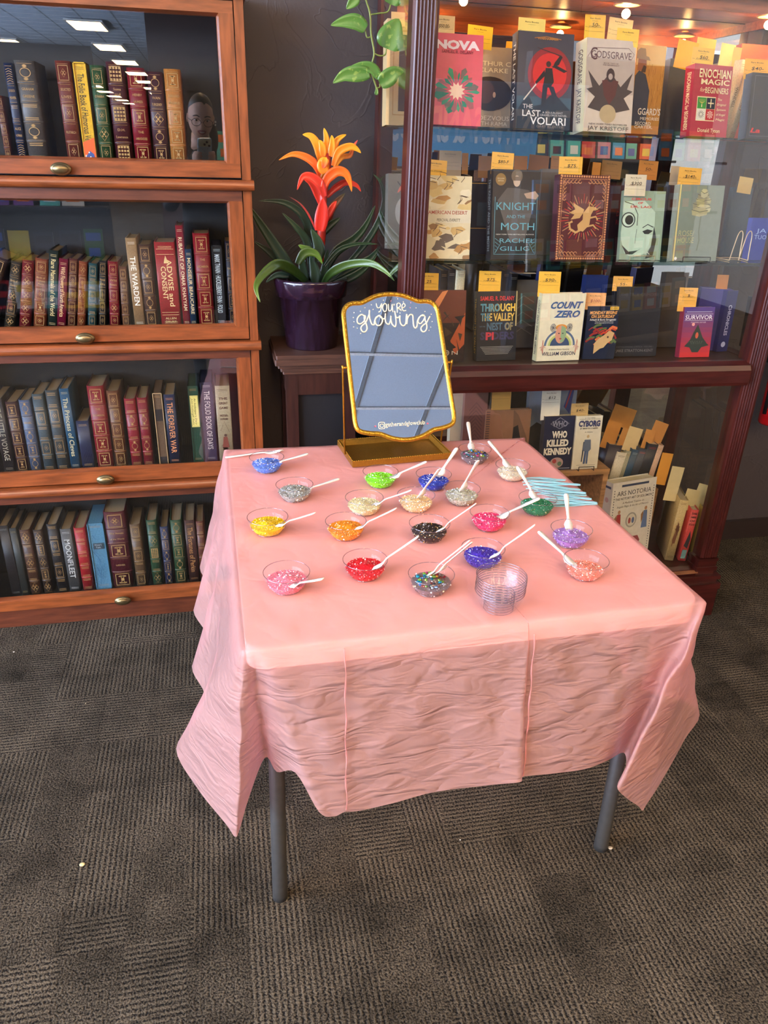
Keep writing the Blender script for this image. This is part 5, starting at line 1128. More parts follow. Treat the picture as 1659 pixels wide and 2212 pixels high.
def sbook(xl, xr, yt, zs, y, dep, col, title, tcol, label, lean=0, yaw=0, style='flat', group='spine-out books in the display case'):
    A = CP(xl, yt, y); B = CP(xr, yt, y); o = spine_book(0, B[0] - A[0], 0, A[2] - zs, 0, col, style, title, GOLDP, dep, 0, ('box', 'scroll'), tcol)
    o.matrix_world = CM @ Matrix.Translation(((A[0] + B[0]) / 2, y, zs + .001)) @ Matrix.Rotation(math.radians(yaw), 4, 'Z') @ Matrix.Rotation(math.radians(lean), 4, 'Y'); tag(o, label, 'book', group); return o
sbook(1592, 1603, 128, Z1, 2.17, .14, (216, 200, 160), 'WENDELL', (90, 80, 60), 'thin cream spine-out book just right of the crimson paperback', 5)
sbook(1604, 1617, 150, Z1, 2.15, .14, (196, 172, 130), 'MERCY', (160, 70, 40), 'tan spine-out book lettered MERCY beside the crimson paperback', 8)
face_book(836, 900, 42, Z1, 2.30, .05, (196, 168, 116), lambda g, W, H: (Fr(g, W, H, .2, .1, .9, .9, .03, (170, 130, 70)), Rr(g, W, H, .4, .14, .8, .86, (60, 48, 44))), 4, label='big tan boxed book seen through the left side glass of the top shelf', group=OBK)
slip(936, 985, 30, 72, 2.13, (236, 206, 140), '$50.00-', label='pale yellow price slip above the bright pink book')
slip(1011, 1066, 52, 92, 2.20, (246, 204, 40), rot=3, label='deep yellow price slip right of the bright pink book', )
slip(1122, 1181, 36, 66, 2.125, (246, 212, 110), rot=1, label='pale yellow price slip above the red sun book')
slip(1269, 1314, 28, 82, 2.13, (246, 194, 66), '50-', 'Godsgrave', rot=-1, label='leftmost yellow price slip above the cream winged figure book')
slip(1317, 1370, 36, 84, 2.14, (246, 214, 130), rot=4, label='pale yellow price slip in the middle above the cream winged figure book')
slip(1336, 1384, 59, 88, 2.125, (248, 200, 60), rot=1, label='rightmost yellow price slip above the cream winged figure book')
slip(1500, 1548, 100, 142, 2.125, (240, 186, 66), '$60', 'Enochian', rot=2, label='yellow price slip sticking out above the crimson paperback')
slip(1464, 1510, 84, 138, 2.20, (250, 190, 30), head=False, rot=8, label='plain deep yellow slip left of the crimson paperback top')
slip(1508, 1550, 80, 112, 2.24, (248, 214, 90), head=False, rot=4, label='plain pale yellow slip behind the crimson paperback')
slip(1560, 1592, 92, 140, 2.22, (248, 226, 140), head=False, rot=5, label='cream slip above the right edge of the crimson paperback')
slip(1588, 1606, 100, 150, 2.20, (240, 200, 110), head=False, rot=3, label='narrow yellow slip in the thin cream spine-out book')
slip(1614, 1668, 125, 160, 2.125, (246, 176, 60), '$40-', label='orange yellow price slip above the black framed book')
slip(846, 876, 24, 44, 2.31, (246, 214, 140), label='pale slip on the big tan boxed book, left side of case', head=False)
# ---- middle shelf covers
def art_desert(g, W, H):
    rs = random.Random(8)
    for k in range(34):
        cx, cy = rs.random(), rs.choice([rs.uniform(.0, .40), rs.uniform(.62, 1)]); a = [(min(1, max(0, cx + rs.uniform(.05, .28) * math.cos(t))), min(1, max(0, cy + rs.uniform(.02, .08) * math.sin(t)))) for t in np.linspace(0, 2 * PI, 8)[:7]]
        Pp(g, W, H, a, rs.choice([(214, 176, 112), (236, 216, 170), (190, 140, 80), (160, 120, 80), (226, 196, 130), (110, 96, 84), (240, 226, 190)]), E_ * (1 + .02 * k))
    for k in range(12): x, y = rs.random() * .8, rs.choice([rs.uniform(.04, .38), rs.uniform(.64, .95)]); LN(g, W, H, [(x, y), (x + .07, y + .05), (x + .05, y + .1), (x + .2, y + .08)], .012, (90, 70, 56), E_ * 1.9)
    Rr(g, W, H, 0, .44, 1, .60, (228, 216, 184), E_ * 2); T(g, 'AMERICAN DESERT', W, H, .5, .565, .84, .042, (180, 84, 70), bold=.01, y=E_ * 2.5); T(g, 'PERCIVAL EVERETT', W, H, .52, .475, .5, .034, (60, 56, 50), y=E_ * 2.5)
def art_knight(g, W, H):
    Rr(g, W, H, 0, .66, 1, 1, (58, 52, 50)); Dd(g, W, H, .5, .93, .12, (120, 104, 84), E_ * 1.4); Dd(g, W, H, .5, .875, .075, (206, 178, 150), E_ * 1.7, .1); Rr(g, W, H, .41, .88, .6, .925, (120, 100, 80), E_ * 2.2)
    Pp(g, W, H, [(.1, .66), (.3, .8), (.5, .8), (.75, .78), (.98, .7), (.9, .66), (.7, .2), (.4, .2)], (96, 90, 84), E_ * 1.5); Pp(g, W, H, [(.66, .74), (.9, .77), (.98, .72), (.92, .68), (.72, .69)], (190, 160, 134), E_ * 1.9); Dd(g, W, H, .16, .89, .11, (150, 116, 66), E_ * 2.3)
    T(g, 'EXCLUSIVE', W, H, .16, .90, .14, .014, (236, 220, 180), y=E_ * 3); T(g, 'EDITION', W, H, .16, .875, .11, .014, (236, 220, 180), y=E_ * 3)
    c = (110, 176, 190); T(g, 'KNIGHT', W, H, .5, .60, .84, .085, c, y=E_ * 3); T(g, 'AND THE', W, H, .5, .485, .4, .036, c, y=E_ * 3); T(g, 'MOTH', W, H, .55, .375, .72, .082, c, y=E_ * 3); T(g, 'NEW YORK TIMES BESTSELLING AUTHOR', W, H, .5, .285, .82, .014, (220, 220, 210), y=E_ * 3)
    T(g, 'RACHEL', W, H, .55, .215, .76, .05, c, y=E_ * 3); T(g, 'GILLIG', W, H, .5, .125, .64, .05, c, y=E_ * 3)
    LN(g, W, H, [(.05, .7), (.05, .06), (.95, .06), (.95, .7)], .009, c, E_ * 2.5)
    for x in (.07, .93):
        for k in range(4): LN(g, W, H, [(x, .07), (x + (.04 + .03 * k) * (1 if x < .5 else -1), .1 + .03 * k), (x, .12 + .04 * k)], .008, c, E_ * 2.6)
def art_dragon(g, W, H):
    c = (214, 148, 96); n = 34
    for k in range(n):
        v = (k + .5) / n
        for u in (.03, .97): Dd(g, W, H, u, v, .018, c, E_, n=8)
    for k in range(20):
        for v in (.02, .98): Dd(g, W, H, .05 + .9 * k / 19, v, .018, c, E_, n=8)
    Fr(g, W, H, .065, .045, .935, .955, .008, c)
    for sx in (0, 1):
        for sy in (0, 1):
            f = lambda a, b: (a if not sx else 1 - a, b if not sy else 1 - b)
            for k in range(5):
                a0 = .12 + .07 * k; b0 = .08
                LN(g, W, H, [f(a0 + .03 * math.cos(t), b0 + .02 * math.sin(t)) for t in np.linspace(0, 5, 8)], .011, c, E_ * 1.2); LN(g, W, H, [f(.11 + .028 * math.cos(t), .10 + .045 * k + .018 * math.sin(t)) for t in np.linspace(0, 5, 8)], .011, c, E_ * 1.2)
    for k in range(44):
        a = 2 * PI * k / 44; r0 = .28; r1 = .36 + .05 * (k % 3)
        LN(g, W, H, [(.5 + r0 * math.cos(a), .5 + r0 * .62 * math.sin(a)), (.5 + r1 * math.cos(a), .5 + r1 * .62 * math.sin(a))], .013, (190, 40, 40) if k % 2 else (200, 150, 100), E_ * 1.3)
    d = (206, 160, 98)
    Pp(g, W, H, [(.52, .60), (.28, .68), (.34, .60), (.22, .56), (.33, .54), (.26, .48), (.44, .50), (.50, .56)], d, E_ * 2); Pp(g, W, H, [(.5, .56), (.60, .64), (.74, .63), (.80, .60), (.70, .59), (.66, .54), (.64, .42), (.52, .34), (.42, .36), (.40, .42), (.50, .48)], d, E_ * 2.2)
    LN(g, W, H, [(.5, .37), (.38, .33), (.26, .37), (.24, .44), (.30, .46)], .04, d, E_ * 2.1); LN(g, W, H, [(.62, .50), (.76, .52), (.80, .48)], .03, d, E_ * 2.1); LN(g, W, H, [(.58, .40), (.72, .42), (.78, .38)], .03, d, E_ * 2.1); LN(g, W, H, [(.62, .64), (.60, .69), (.68, .65)], .02, d, E_ * 2.1)
def art_mask(g, W, H):
    Dd(g, W, H, .40, .40, .42, (176, 196, 168), E_, .50); Pp(g, W, H, [(0, .3), (.1, .1), (.3, .03), (.6, .1), (.8, .4), (.78, .7), (.5, .86), (0, .84)], (184, 206, 178), E_ * 1.2)
    Dd(g, W, H, .14, .58, .17, (60, 66, 60), E_ * 1.6, .16); Dd(g, W, H, .14, .58, .14, (196, 214, 190), E_ * 1.8, .135); Dd(g, W, H, .16, .58, .10, (36, 40, 40), E_ * 2, .10)
    LN(g, W, H, [(.02, .84), (.24, .80), (.36, .66), (.36, .5)], .016, (50, 56, 52), E_ * 2); LN(g, W, H, [(.5, .47), (.62, .52), (.76, .48)], .02, (60, 66, 60), E_ * 2); Pp(g, W, H, [(.5, .42), (.62, .45), (.76, .43), (.66, .38), (.56, .38)], (36, 40, 40), E_ * 2.1)
    LN(g, W, H, [(.36, .45), (.34, .24)], .012, (110, 120, 110), E_ * 2); Pp(g, W, H, [(.02, .22), (.2, .12), (.42, .14), (.5, .17), (.3, .08), (.14, .08)], (50, 56, 52), E_ * 2.2); Pp(g, W, H, [(.78, .5), (.86, .3), (.80, .05), (.62, .02), (.74, .2)], (44, 50, 48), E_ * 2)
    for i, s in enumerate(('THE', 'CIRCUS', 'OF', 'DR. LAO')): T(g, s, W, H, [.3, .42, .4, .42][i], .935 - .055 * i, [.2, .48, .12, .5][i], .032, (220, 70, 70), y=E_ * 3, bold=.02)
    LN(g, W, H, [(.60, .09), (.66, .12), (.72, .08)], .01, (230, 240, 220), E_ * 3)
def art_rose(g, W, H):
    c = (192, 184, 132)
    for k, (cx, cy, r) in enumerate(((.56, .80, .17), (.52, .74, .19), (.58, .70, .16), (.50, .66, .18), (.55, .86, .13), (.56, .90, .08))):
        Pp(g, W, H, [(cx - r, cy + .02), (cx - r * .5, cy + .05), (cx + r * .6, cy + .045), (cx + r, cy + .015), (cx + r * .9, cy - .045), (cx, cy - .07), (cx - r * .9, cy - .05)], [(176, 168, 124), (150, 146, 110), (190, 184, 140)][k % 3], E_ * (1 + .2 * k)); LN(g, W, H, [(cx - r, cy + .02), (cx, cy - .01), (cx + r, cy + .015)], .012, (98, 100, 80), E_ * (1.1 + .2 * k))
    LN(g, W, H, [(.54, .6), (.53, .4), (.56, .28), (.53, .14)], .028, (110, 118, 96), E_ * 1.2)
    T(g, 'ROSE/', W, H, .26, .37, .34, .075, c, bold=-.006); T(g, 'HOUSE', W, H, .26, .28, .36, .075, c, bold=-.006); T(g, 'ARKADY', W, H, .23, .19, .3, .045, (150, 130, 100)); T(g, 'MARTINE', W, H, .24, .125, .34, .045, (150, 130, 100)); Rr(g, W, H, .02, 0, .05, 1, (228, 206, 130), E_ * .8); Dd(g, W, H, .08, .035, .03, (240, 240, 230), E_ * 2)
face_book(918, 1020, 379, Z2, 2.085, .026, (228, 212, 170), art_desert, 8, label='sand coloured cracked-earth book at the left of the middle glass shelf')
face_book(1068, 1174, 366, Z2, 2.085, .034, (38, 40, 42), art_knight, 9, yaw=5, spine=(24, 24, 26), sp_art=sp_v('THE KNIGHT AND THE MOTH', (140, 150, 150)), label='black book with blue lettering and a blindfolded figure, middle glass shelf')
face_book(1210, 1322, 377, Z2, 2.085, .03, (84, 24, 36), art_dragon, 8, yaw=2, spine=(70, 20, 30), label='maroon book with a golden dragon in a sunburst, middle glass shelf')
face_book(1350, 1440, 412, Z2, 2.10, .016, (142, 164, 138), art_mask, 10, label='pale green book with a mask face, middle glass shelf', stand='light')
face_book(1467, 1568, 399, Z2, 2.085, .022, (128, 138, 122), art_rose, 8, yaw=2, spine=(150, 150, 130), label='grey green book with a layered rose building, middle glass shelf', stand='dark')
for (xl, xr, yt, y, th, col, lab, art) in ((1016, 1066, 392, 2.19, .03, (40, 46, 56), 'dark slate book with teal label between the sand and the blindfold books', lambda g, W, H: (Rr(g, W, H, 0, .97, 1, .98, (180, 140, 70)), Rr(g, W, H, .3, .4, .9, .72, (50, 66, 76), E_ * 1.4), Rr(g, W, H, 0, .36, 1, .37, (180, 140, 70)))),
      (1170, 1212, 365, 2.20, .03, (120, 112, 104), 'stone grey book half hidden left of the golden dragon book', None), (1322, 1362, 400, 2.20, .03, (54, 34, 48), 'plum book with red letters between dragon and mask books', lambda g, W, H: (T(g, 'DOPE', W, H, .6, .6, .6, .07, (170, 40, 50)), T(g, 'ROAD', W, H, .6, .48, .6, .07, (170, 40, 50)))),
      (1442, 1472, 402, 2.19, .03, (52, 48, 60), 'dark violet book half hidden left of the rose building book', None), (1580, 1622, 405, 2.22, .02, (70, 84, 92), 'blue grey book behind the empty wire stand, middle glass shelf', None), (1618, 1662, 470, 2.12, .02, (74, 84, 160), 'periwinkle blue book at the right end of the middle glass shelf', lambda g, W, H: (T(g, 'JA', W, H, .5, .7, .5, .1, (190, 210, 240)), T(g, 'TUO', W, H, .5, .55, .6, .1, (190, 210, 240)))),
      (838, 900, 375, 2.30, .04, (150, 140, 124), 'cream and grey book seen through the left side glass, middle shelf', lambda g, W, H: (Dd(g, W, H, .6, .5, .36, (210, 200, 184), E_, .5), LN(g, W, H, [(.3, .9), (.6, .75), (.5, .4), (.7, .1)], .03, (90, 84, 80), E_ * 2)))):
    face_book(xl, xr, yt, Z2, y, th, col, art, 5, label=lab)
for (a, b, c, d, y, col, pr, ln, lab, hd, ro) in ((918, 966, 344, 381, 2.125, (244, 186, 72), '', 'Am Desert', 'yellow price slip above the sand coloured book', True, 3), (1064, 1112, 328, 366, 2.125, (240, 180, 70), '$80-F', '', 'yellow price slip marked $80-F above the blindfold book', True, 2), (1212, 1263, 337, 377, 2.12, (242, 184, 72), '$75', 'Sense of', 'yellow price slip above the golden dragon book', True, -1),
      (1355, 1401, 376, 413, 2.12, (222, 206, 170), '$300', 'Signed', 'pale cream price slip above the mask book', True, 0), (1470, 1520, 361, 399, 2.12, (236, 176, 76), '$140-', 'Rose/House', 'yellow price slip marked $140- above the rose building book', True, 2),
      (952, 1000, 324, 382, 2.22, (150, 128, 100), '', '', 'dull brown slip behind the sand coloured book', True, 0), (1000, 1014, 330, 366, 2.26, (176, 118, 50), '', '', 'narrow amber slip behind the sand coloured book', False, 0), (1036, 1064, 336, 374, 2.24, (130, 88, 50), '', '', 'brown slip left of the one marked $80-F', False, 0), (1113, 1142, 336, 366, 2.22, (160, 104, 48), '', '', 'tawny slip right of the one marked $80-F', False, 0), (1144, 1188, 334, 366, 2.24, (140, 92, 48), '', '', 'wide brown slip above the stone grey book', False, 3), (1193, 1212, 336, 366, 2.24, (160, 110, 60), '', '', 'amber brown slip just left of the golden dragon book slip', True, 0),
      (1282, 1300, 350, 378, 2.2, (190, 124, 50), '', '', 'small orange slip just right of the golden dragon book slip', False, 2), (1302, 1346, 346, 376, 2.22, (150, 108, 62), '', '', 'wide tan brown slip above the plum book', True, 3), (1383, 1425, 346, 378, 2.2, (196, 124, 50), '50-', '', 'orange slip marked 50- above the mask book', True, 2), (1452, 1472, 358, 390, 2.16, (186, 160, 124), '', '', 'greyish slip left of the one marked $140-', False, 2), (1598, 1629, 382, 408, 2.2, (214, 178, 106), '', '', 'blank tan slip above the empty wire stand', False, 6)):
    slip(a, b, c, d, y, col, pr, ln, ro, lab, head=hd)
# empty wire stand
g = G(); wm = mat((214, 190, 150), .4, .3, bump=0, name='cream_wire'); P0 = CP(1590, 560, 2.10)
for dx in (0, .030):
    g.tube(catmull([(dx - .022, 0, .001), (dx - .012, .006, .04), (dx - .002, .012, .072), (dx + .008, .014, .082), (dx + .014, .012, .07), (dx + .012, .006, .03), (dx + .010, 0, .001)], 6), .0014, wm, 7)
g.tube([(-.022, 0, .001), (-.03, .06, .001), (.05, .06, .001), (.04, 0, .001)], .0014, wm, 6)
o = g.build('wire_book_stand'); o.matrix_world = CM @ Matrix.Translation((P0[0], 2.10, Z2 + .0015)); tag(o, 'empty cream wire book stand with two loops at the right of the middle glass shelf', 'stand')
# ---- deck covers
def art_fire(g, W, H):
    rs = random.Random(5); Rr(g, W, H, 0, .55, 1, 1, (110, 52, 36)); Pp(g, W, H, [(.1, .6), (.5, .98), (.62, 1), (.3, .6)], (240, 150, 90), E_ * 1.2); Pp(g, W, H, [(.7, .3), (1, .7), (1, .25), (.8, .1)], (196, 90, 44), E_ * 1.2)
    for k in range(24): x, y = rs.random(), rs.uniform(.1, .75); Pp(g, W, H, [(min(1, max(0, x + rs.uniform(-.15, .15))), min(1, max(.02, y + rs.uniform(-.09, .12)))) for _ in range(3)], rs.choice([(34, 24, 24), (58, 44, 38), (74, 56, 44), (26, 20, 22)]), E_ * (1.4 + .03 * k))
    T(g, 'N', W, H, .80, .13, .13, .055, (226, 214, 196), y=E_ * 4); LN(g, W, H, [(.62 + .055 * math.cos(t), .13 + .036 * math.sin(t)) for t in np.linspace(0, 2 * PI, 17)[:16]], .014, (226, 214, 196), E_ * 4, True)
    for k in range(4): a = k * PI / 4; LN(g, W, H, [(.62 - .05 * math.cos(a), .13 - .032 * math.sin(a)), (.62 + .05 * math.cos(a), .13 + .032 * math.sin(a))], .01, (226, 214, 196), E_ * 4)
def art_valley(g, W, H):
    T(g, 'SAMUEL R. DELANY', W, H, .48, .90, .86, .06, (220, 60, 60), bold=.02)
    for i, (s, u, w_) in enumerate((('THROUGH', .5, .88), ('THE VALLEY', .5, .86), ('NEST OF', .56, .66), ('SPIDERS', .5, .86))): T(g, s, W, H, u, .77 - .135 * i, w_, .105, [(236, 196, 80), (226, 186, 84), (76, 110, 130), (60, 54, 90)][i], bold=.035)
    T(g, 'THRO', W, H, .30, .77, .48, .105, (84, 150, 166), bold=.035, y=E_ * 3); T(g, 'THE', W, H, .19, .635, .24, .105, (76, 134, 156), bold=.035, y=E_ * 3); T(g, 'OF', W, H, .79, .50, .2, .105, (150, 136, 90), bold=.035, y=E_ * 3); T(g, 'PI', W, H, .31, .362, .2, .105, (200, 56, 70), bold=.035, y=E_ * 3); T(g, 'OF THE', W, H, .12, .50, .14, .02, (90, 120, 140))
    for k in range(6): Rr(g, W, H, .08 + .025 * k, .20 - .021 * k, .92 - .025 * k, .208 - .021 * k, (150, 148, 142))
    Rr(g, W, H, .955, .5, .985, 1, (190, 170, 110))
def art_count(g, W, H):
    c = (66, 94, 140); T(g, 'COUNT', W, H, .58, .83, .74, .095, c, bold=.04, shear=.35); T(g, 'ZERO', W, H, .60, .70, .60, .095, c, bold=.04, shear=.35)
    for k in range(4):
        r = .36 - .045 * k; P_ = [(.5 + r * math.cos(t), .23 + r * .66 * math.sin(t)) for t in np.linspace(0, PI, 20)]; Pp(g, W, H, P_, [(90, 110, 140), (226, 218, 170), (190, 196, 110), (62, 80, 110)][k], E_ * (1 + .3 * k))
    Dd(g, W, H, .5, .40, .125, (214, 150, 120), E_ * 2.6, .19); Pp(g, W, H, [(.5, .27), (.5, .53), (.60, .50), (.63, .40), (.58, .29)], (150, 176, 130), E_ * 2.8); Dd(g, W, H, .5, .50, .13, (226, 150, 60), E_ * 2.5, .07)
    for s in (-1, 1):
        for k in range(7): a = k * .9; LN(g, W, H, [(.5 + s * (.19 + .03 * math.cos(a)) + .035 * math.cos(t), .50 + .03 * math.sin(a) + .03 * math.sin(t)) for t in np.linspace(0, 6, 9)], .006, (50, 60, 90), E_ * 3)
        Dd(g, W, H, .5 + s * .045, .415, .018, (50, 50, 50), E_ * 3.2, .012); LN(g, W, H, [(.5 + s * .46, .20), (.5 + s * .43, .22), (.5 + s * .42, .16), (.5 + s * .40, .32), (.5 + s * .385, .12), (.5 + s * .37, .24), (.5 + s * .33, .20)], .010, (200, 80, 80), E_ * 3)
    Dd(g, W, H, .5, .335, .03, (176, 60, 60), E_ * 3.2, .014); T(g, 'A Science Fiction Novel by', W, H, .5, .175, .48, .022, (60, 70, 90)); T(g, 'WILLIAM GIBSON', W, H, .5, .11, .78, .055, (40, 50, 86), bold=.008)
def art_monday(g, W, H):
    c = (240, 170, 90); Rr(g, W, H, .7, .93, .98, .99, (230, 180, 60)); T(g, 'DAW', W, H, .84, .96, .2, .03, (60, 40, 30)); T(g, 'MONDAY BEGINS', W, H, .5, .88, .88, .055, c, bold=.03, shear=.2); T(g, 'ON SATURDAY', W, H, .5, .81, .76, .055, c, bold=.03, shear=.2); T(g, 'Arkadi & Boris Strugatski', W, H, .5, .75, .84, .036, (240, 236, 224), bold=.01); T(g, 'Where the incredible happens daily', W, H, .55, .71, .6, .018, (220, 216, 200)); T(g, 'and the impossible isn\'t so uncertain', W, H, .55, .685, .6, .018, (220, 216, 200))
    rs = random.Random(6)
    for k in range(22): x, y = rs.uniform(.0, .9), rs.uniform(.2, .6); LN(g, W, H, [(x, y), (x + .1, y + .05), (min(1, x + .25), y + rs.uniform(-.04, .08))], rs.uniform(.03, .08), rs.choice([(190, 60, 36), (220, 110, 60), (150, 40, 34), (90, 110, 60)]), E_ * (1.2 + .04 * k))
    Pp(g, W, H, [(.3, .1), (.5, .2), (.62, .22), (.72, .3), (.86, .36), (.92, .5), (.74, .54), (.6, .46), (.4, .38), (.3, .3)], (206, 166, 110), E_ * 2.4); Dd(g, W, H, .72, .42, .03, (60, 40, 30), E_ * 3); LN(g, W, H, [(.78, .30), (.88, .30)], .02, (110, 60, 44), E_ * 3); Pp(g, W, H, [(.7, 0), (1, 0), (1, .3), (.8, .24)], (26, 34, 50), E_ * 2)
def art_grim(g, W, H):
    c = (96, 92, 92); T(g, 'THE TRUE GRIMOIRE', W, H, .5, .89, .84, .045, c); T(g, 'ENCYCLOPAEDIA GOETICA · VOLUME I', W, H, .5, .14, .82, .022, c); T(g, 'JAKE STRATTON-KENT', W, H, .5, .085, .84, .04, (130, 124, 120))
def art_surv(g, W, H):
    for k in range(10): Rr(g, W, H, 0, k * .1, 1, k * .1 + .1, tuple(int(a + (b - a) * k / 9) for a, b in zip((200, 40, 44), (84, 60, 130))), E_ * .8)
    T(g, 'SURVIVOR', W, H, .5, .80, .9, .085, (246, 240, 240), bold=.01); Rr(g, W, H, .04, .86, .96, .866, (240, 230, 230)); Rr(g, W, H, .04, .735, .96, .741, (240, 230, 230)); T(g, "OCTAVIA E. BUTLER", W, H, .5, .70, .5, .026, (230, 200, 210)); Rr(g, W, H, .08, .90, .92, .912, (190, 180, 200))
    Pp(g, W, H, [(.5, .66), (.62, .5), (.7, .4), (.86, .28), (.94, .24), (.7, .2), (.6, .1), (.4, .1), (.3, .2), (.12, .22), (.3, .36), (.38, .5)], (44, 56, 50), E_ * 1.6)
    for k in range(6): LN(g, W, H, [(.2 + .1 * k, .28 + .03 * (k % 2)), (.3 + .08 * k, .33), (.36 + .06 * k, .27)], .016, (84, 96, 80), E_ * 2)
    Dd(g, W, H, .5, .44, .05, (206, 90, 60), E_ * 2, .09); Dd(g, W, H, .34, .66, .05, (240, 160, 150), E_ * 2)
face_book(902, 1006, 627, ZD, 2.085, .03, (44, 30, 30), art_fire, 7, label='dark book with fiery battle scene, lower deck, half behind the gold mirror')
face_book(1034, 1122, 630, ZD, 2.09, .026, (38, 38, 42), art_valley, 9, yaw=4, spine=(30, 28, 32), sp_art=sp_v('THROUGH THE VALLEY', (200, 160, 60)), label='black book with large rainbow block letters on the case deck')
face_book(1166, 1262, 632, ZD, 2.075, .026, (236, 226, 190), art_count, 3, yaw=3, spine=(220, 208, 160), sp_art=sp_v('COUNT ZERO WILLIAM GIBSON', (40, 40, 60)), label='cream book with slanted blue title and colourful face, case deck')
face_book(1266, 1333, 660, ZD, 2.085, .018, (30, 38, 58), art_monday, 5, soft=True, label='navy paperback with red flames and a face, case deck', )
face_book(1334, 1432, 620, ZD, 2.11, .03, (34, 34, 38), art_grim, 8, label='matt black book with dim grey lettering on the case deck')
face_book(1476, 1541, 663, ZD, 2.085, .022, (110, 66, 120), art_surv, 8, soft=True, spine=(140, 40, 60), label='purple to red paperback with a dark tree on the case deck')
face_book(1513, 1566, 622, ZD, 2.17, .04, (58, 50, 110), None, 2, yaw=-22, label='violet boxed book turned sideways behind the purple to red paperback')
o = face_book(1562, 1588, 626, ZD, 2.15, .03, (46, 44, 96), lambda g, W, H: (text(g, 'CHRONICLES', 0, H * .52, w=H * .5, h=W * .3, rot=-PI / 2, col=(210, 206, 226), y=E_ * 2, bold=.02), Dd(g, W, H, .5, .12, .2, (210, 206, 226))), 2, yaw=10, label='indigo spine lettered in white near the right post, case deck')
for (xl, xr, yt, y, th, col, lab, art) in ((1436, 1484, 588, 2.22, .03, (96, 84, 74), 'tall grey brown book between the matt black and purple books', None), (1264, 1310, 594, 2.22, .03, (44, 60, 120), 'royal blue book behind the navy paperback with flames', None), (1100, 1160, 605, 2.24, .03, (110, 104, 100), 'marbled grey book between the rainbow-lettered and cream books', lambda g, W, H: [LN(g, W, H, [(.2, .2 + .12 * k), (.5, .3 + .12 * k), (.9, .2 + .12 * k)], .03, (150, 144, 136)) for k in range(5)]), (1622, 1668, 640, 2.2, .03, (40, 38, 44), 'black book with yellow letters at the far right of the deck', lambda g, W, H: T(g, 'WI', W, H, .4, .8, .6, .09, (190, 170, 60))), (1310, 1345, 600, 2.26, .02, (34, 36, 48), 'midnight blue book just left of the matt black one', None)):
    face_book(xl, xr, yt, ZD, y, th, col, art, 4, label=lab)
for (xl, xr, yt, y, col, ti, tc_, lab) in ((952, 968, 585, 2.20, (34, 30, 34), '', None, 'black spine-out book behind the fiery battle book'), (969, 985, 583, 2.20, (26, 28, 38), 'HOUSE', (190, 180, 170), 'dark navy spine-out book behind the fiery battle book'), (988, 1006, 585, 2.19, (216, 206, 176), 'THE', (60, 50, 40), 'cream spine-out book behind the fiery battle book'), (1088, 1102, 585, 2.24, (40, 34, 40), '', None, 'dark gilt spine-out book behind the rainbow-lettered one'), (1103, 1120, 592, 2.24, (30, 28, 34), 'AS', (190, 190, 180), 'black spine-out book behind the rainbow-lettered one')):
    sbook(xl, xr, yt, ZD, y, .13, col, ti, tc_, lab)
for (a, b, c, d, y, col, pr, ln, lab, hd) in ((904, 949, 590, 628, 2.12, (244, 184, 60), '25', '', 'yellow price slip above the fiery battle book', True), (1037, 1085, 586, 630, 2.13, (244, 186, 62), '$75', 'Through', 'yellow price slip above the rainbow-lettered book', True), (1167, 1215, 587, 632, 2.1, (246, 190, 66), '$90-', 'Count Zero', 'yellow price slip marked $90- above the cream book', True), (1265, 1312, 633, 660, 2.1, (242, 176, 110), '$100-', '', 'orange price slip marked $100- above the navy paperback', True), (1327, 1370, 597, 620, 2.14, (240, 180, 90), '55-', '', 'orange price slip above the matt black book', True), (1472, 1512, 622, 664, 2.11, (240, 176, 76), '$', 'Survivor', 'yellow price slip above the purple to red paperback', True), (1553, 1578, 594, 626, 2.19, (206, 130, 60), '', '', 'blank orange slip in the violet boxed book', False)):
    slip(a, b, c, d, y, col, pr, ln, 1, lab, head=hd, pcol=(150, 40, 60) if pr == '$100-' else (40, 30, 24))
# ---- lower compartment: pale wood riser with books on it, more books on the case floor
PWD = mat((178, 132, 84), .5, 0, 'wood', .05, name='pale_riser_wood')
ry = 2.12; A = CP(1318, 1013, ry); RZt = A[2]; B = CP(1140, 1013, ry)
rs_ = empty('wooden_riser', tuple(cw(((A[0] + .55) / 2, ry, ZB)))); rs_.rotation_euler = (0, CT_, 0); hwid = (A[0] - .55) / 2; hh = RZt - ZB
g = G(); g.box((-hwid, 0, hh - .018), (hwid, .25, hh), PWD); g.build('top', rs_)
for x in (-hwid, hwid - .018): g = G(); g.box((x, 0.004, 0.001), (x + .018, .25, hh - .018), PWD); g.build('side', rs_)
g = G(); g.box((-hwid + .018, .24, 0.001), (hwid - .018, .25, hh - .018), PWD); g.build('back', rs_)
tag(rs_, 'low pale wooden riser shelf in the lower part of the display case', 'riser')
def art_who(g, W, H):
    c = (238, 230, 206); T(g, 'WHO', W, H, .5, .86, .5, .10, (150, 150, 160), bold=.02); T(g, 'WHO', W, H, .52, .665, .5, .115, c, bold=.05); T(g, 'KILLED', W, H, .48, .51, .72, .115, c, bold=.05); T(g, 'KENNEDY', W, H, .5, .355, .92, .115, c, bold=.05)
    LN(g, W, H, [(.2, .86), (.5, .97), (.8, .86), (.5, .77)], .02, (150, 150, 160), E_, True); Dd(g, W, H, .5, .14, .22, (180, 150, 140), E_, .17); Dd(g, W, H, .42, .17, .07, (170, 60, 60), E_ * 1.5); Dd(g, W, H, .6, .12, .07, (90, 120, 90), E_ * 1.5); Rr(g, W, H, .05, .03, .95, .036, (200, 200, 200))
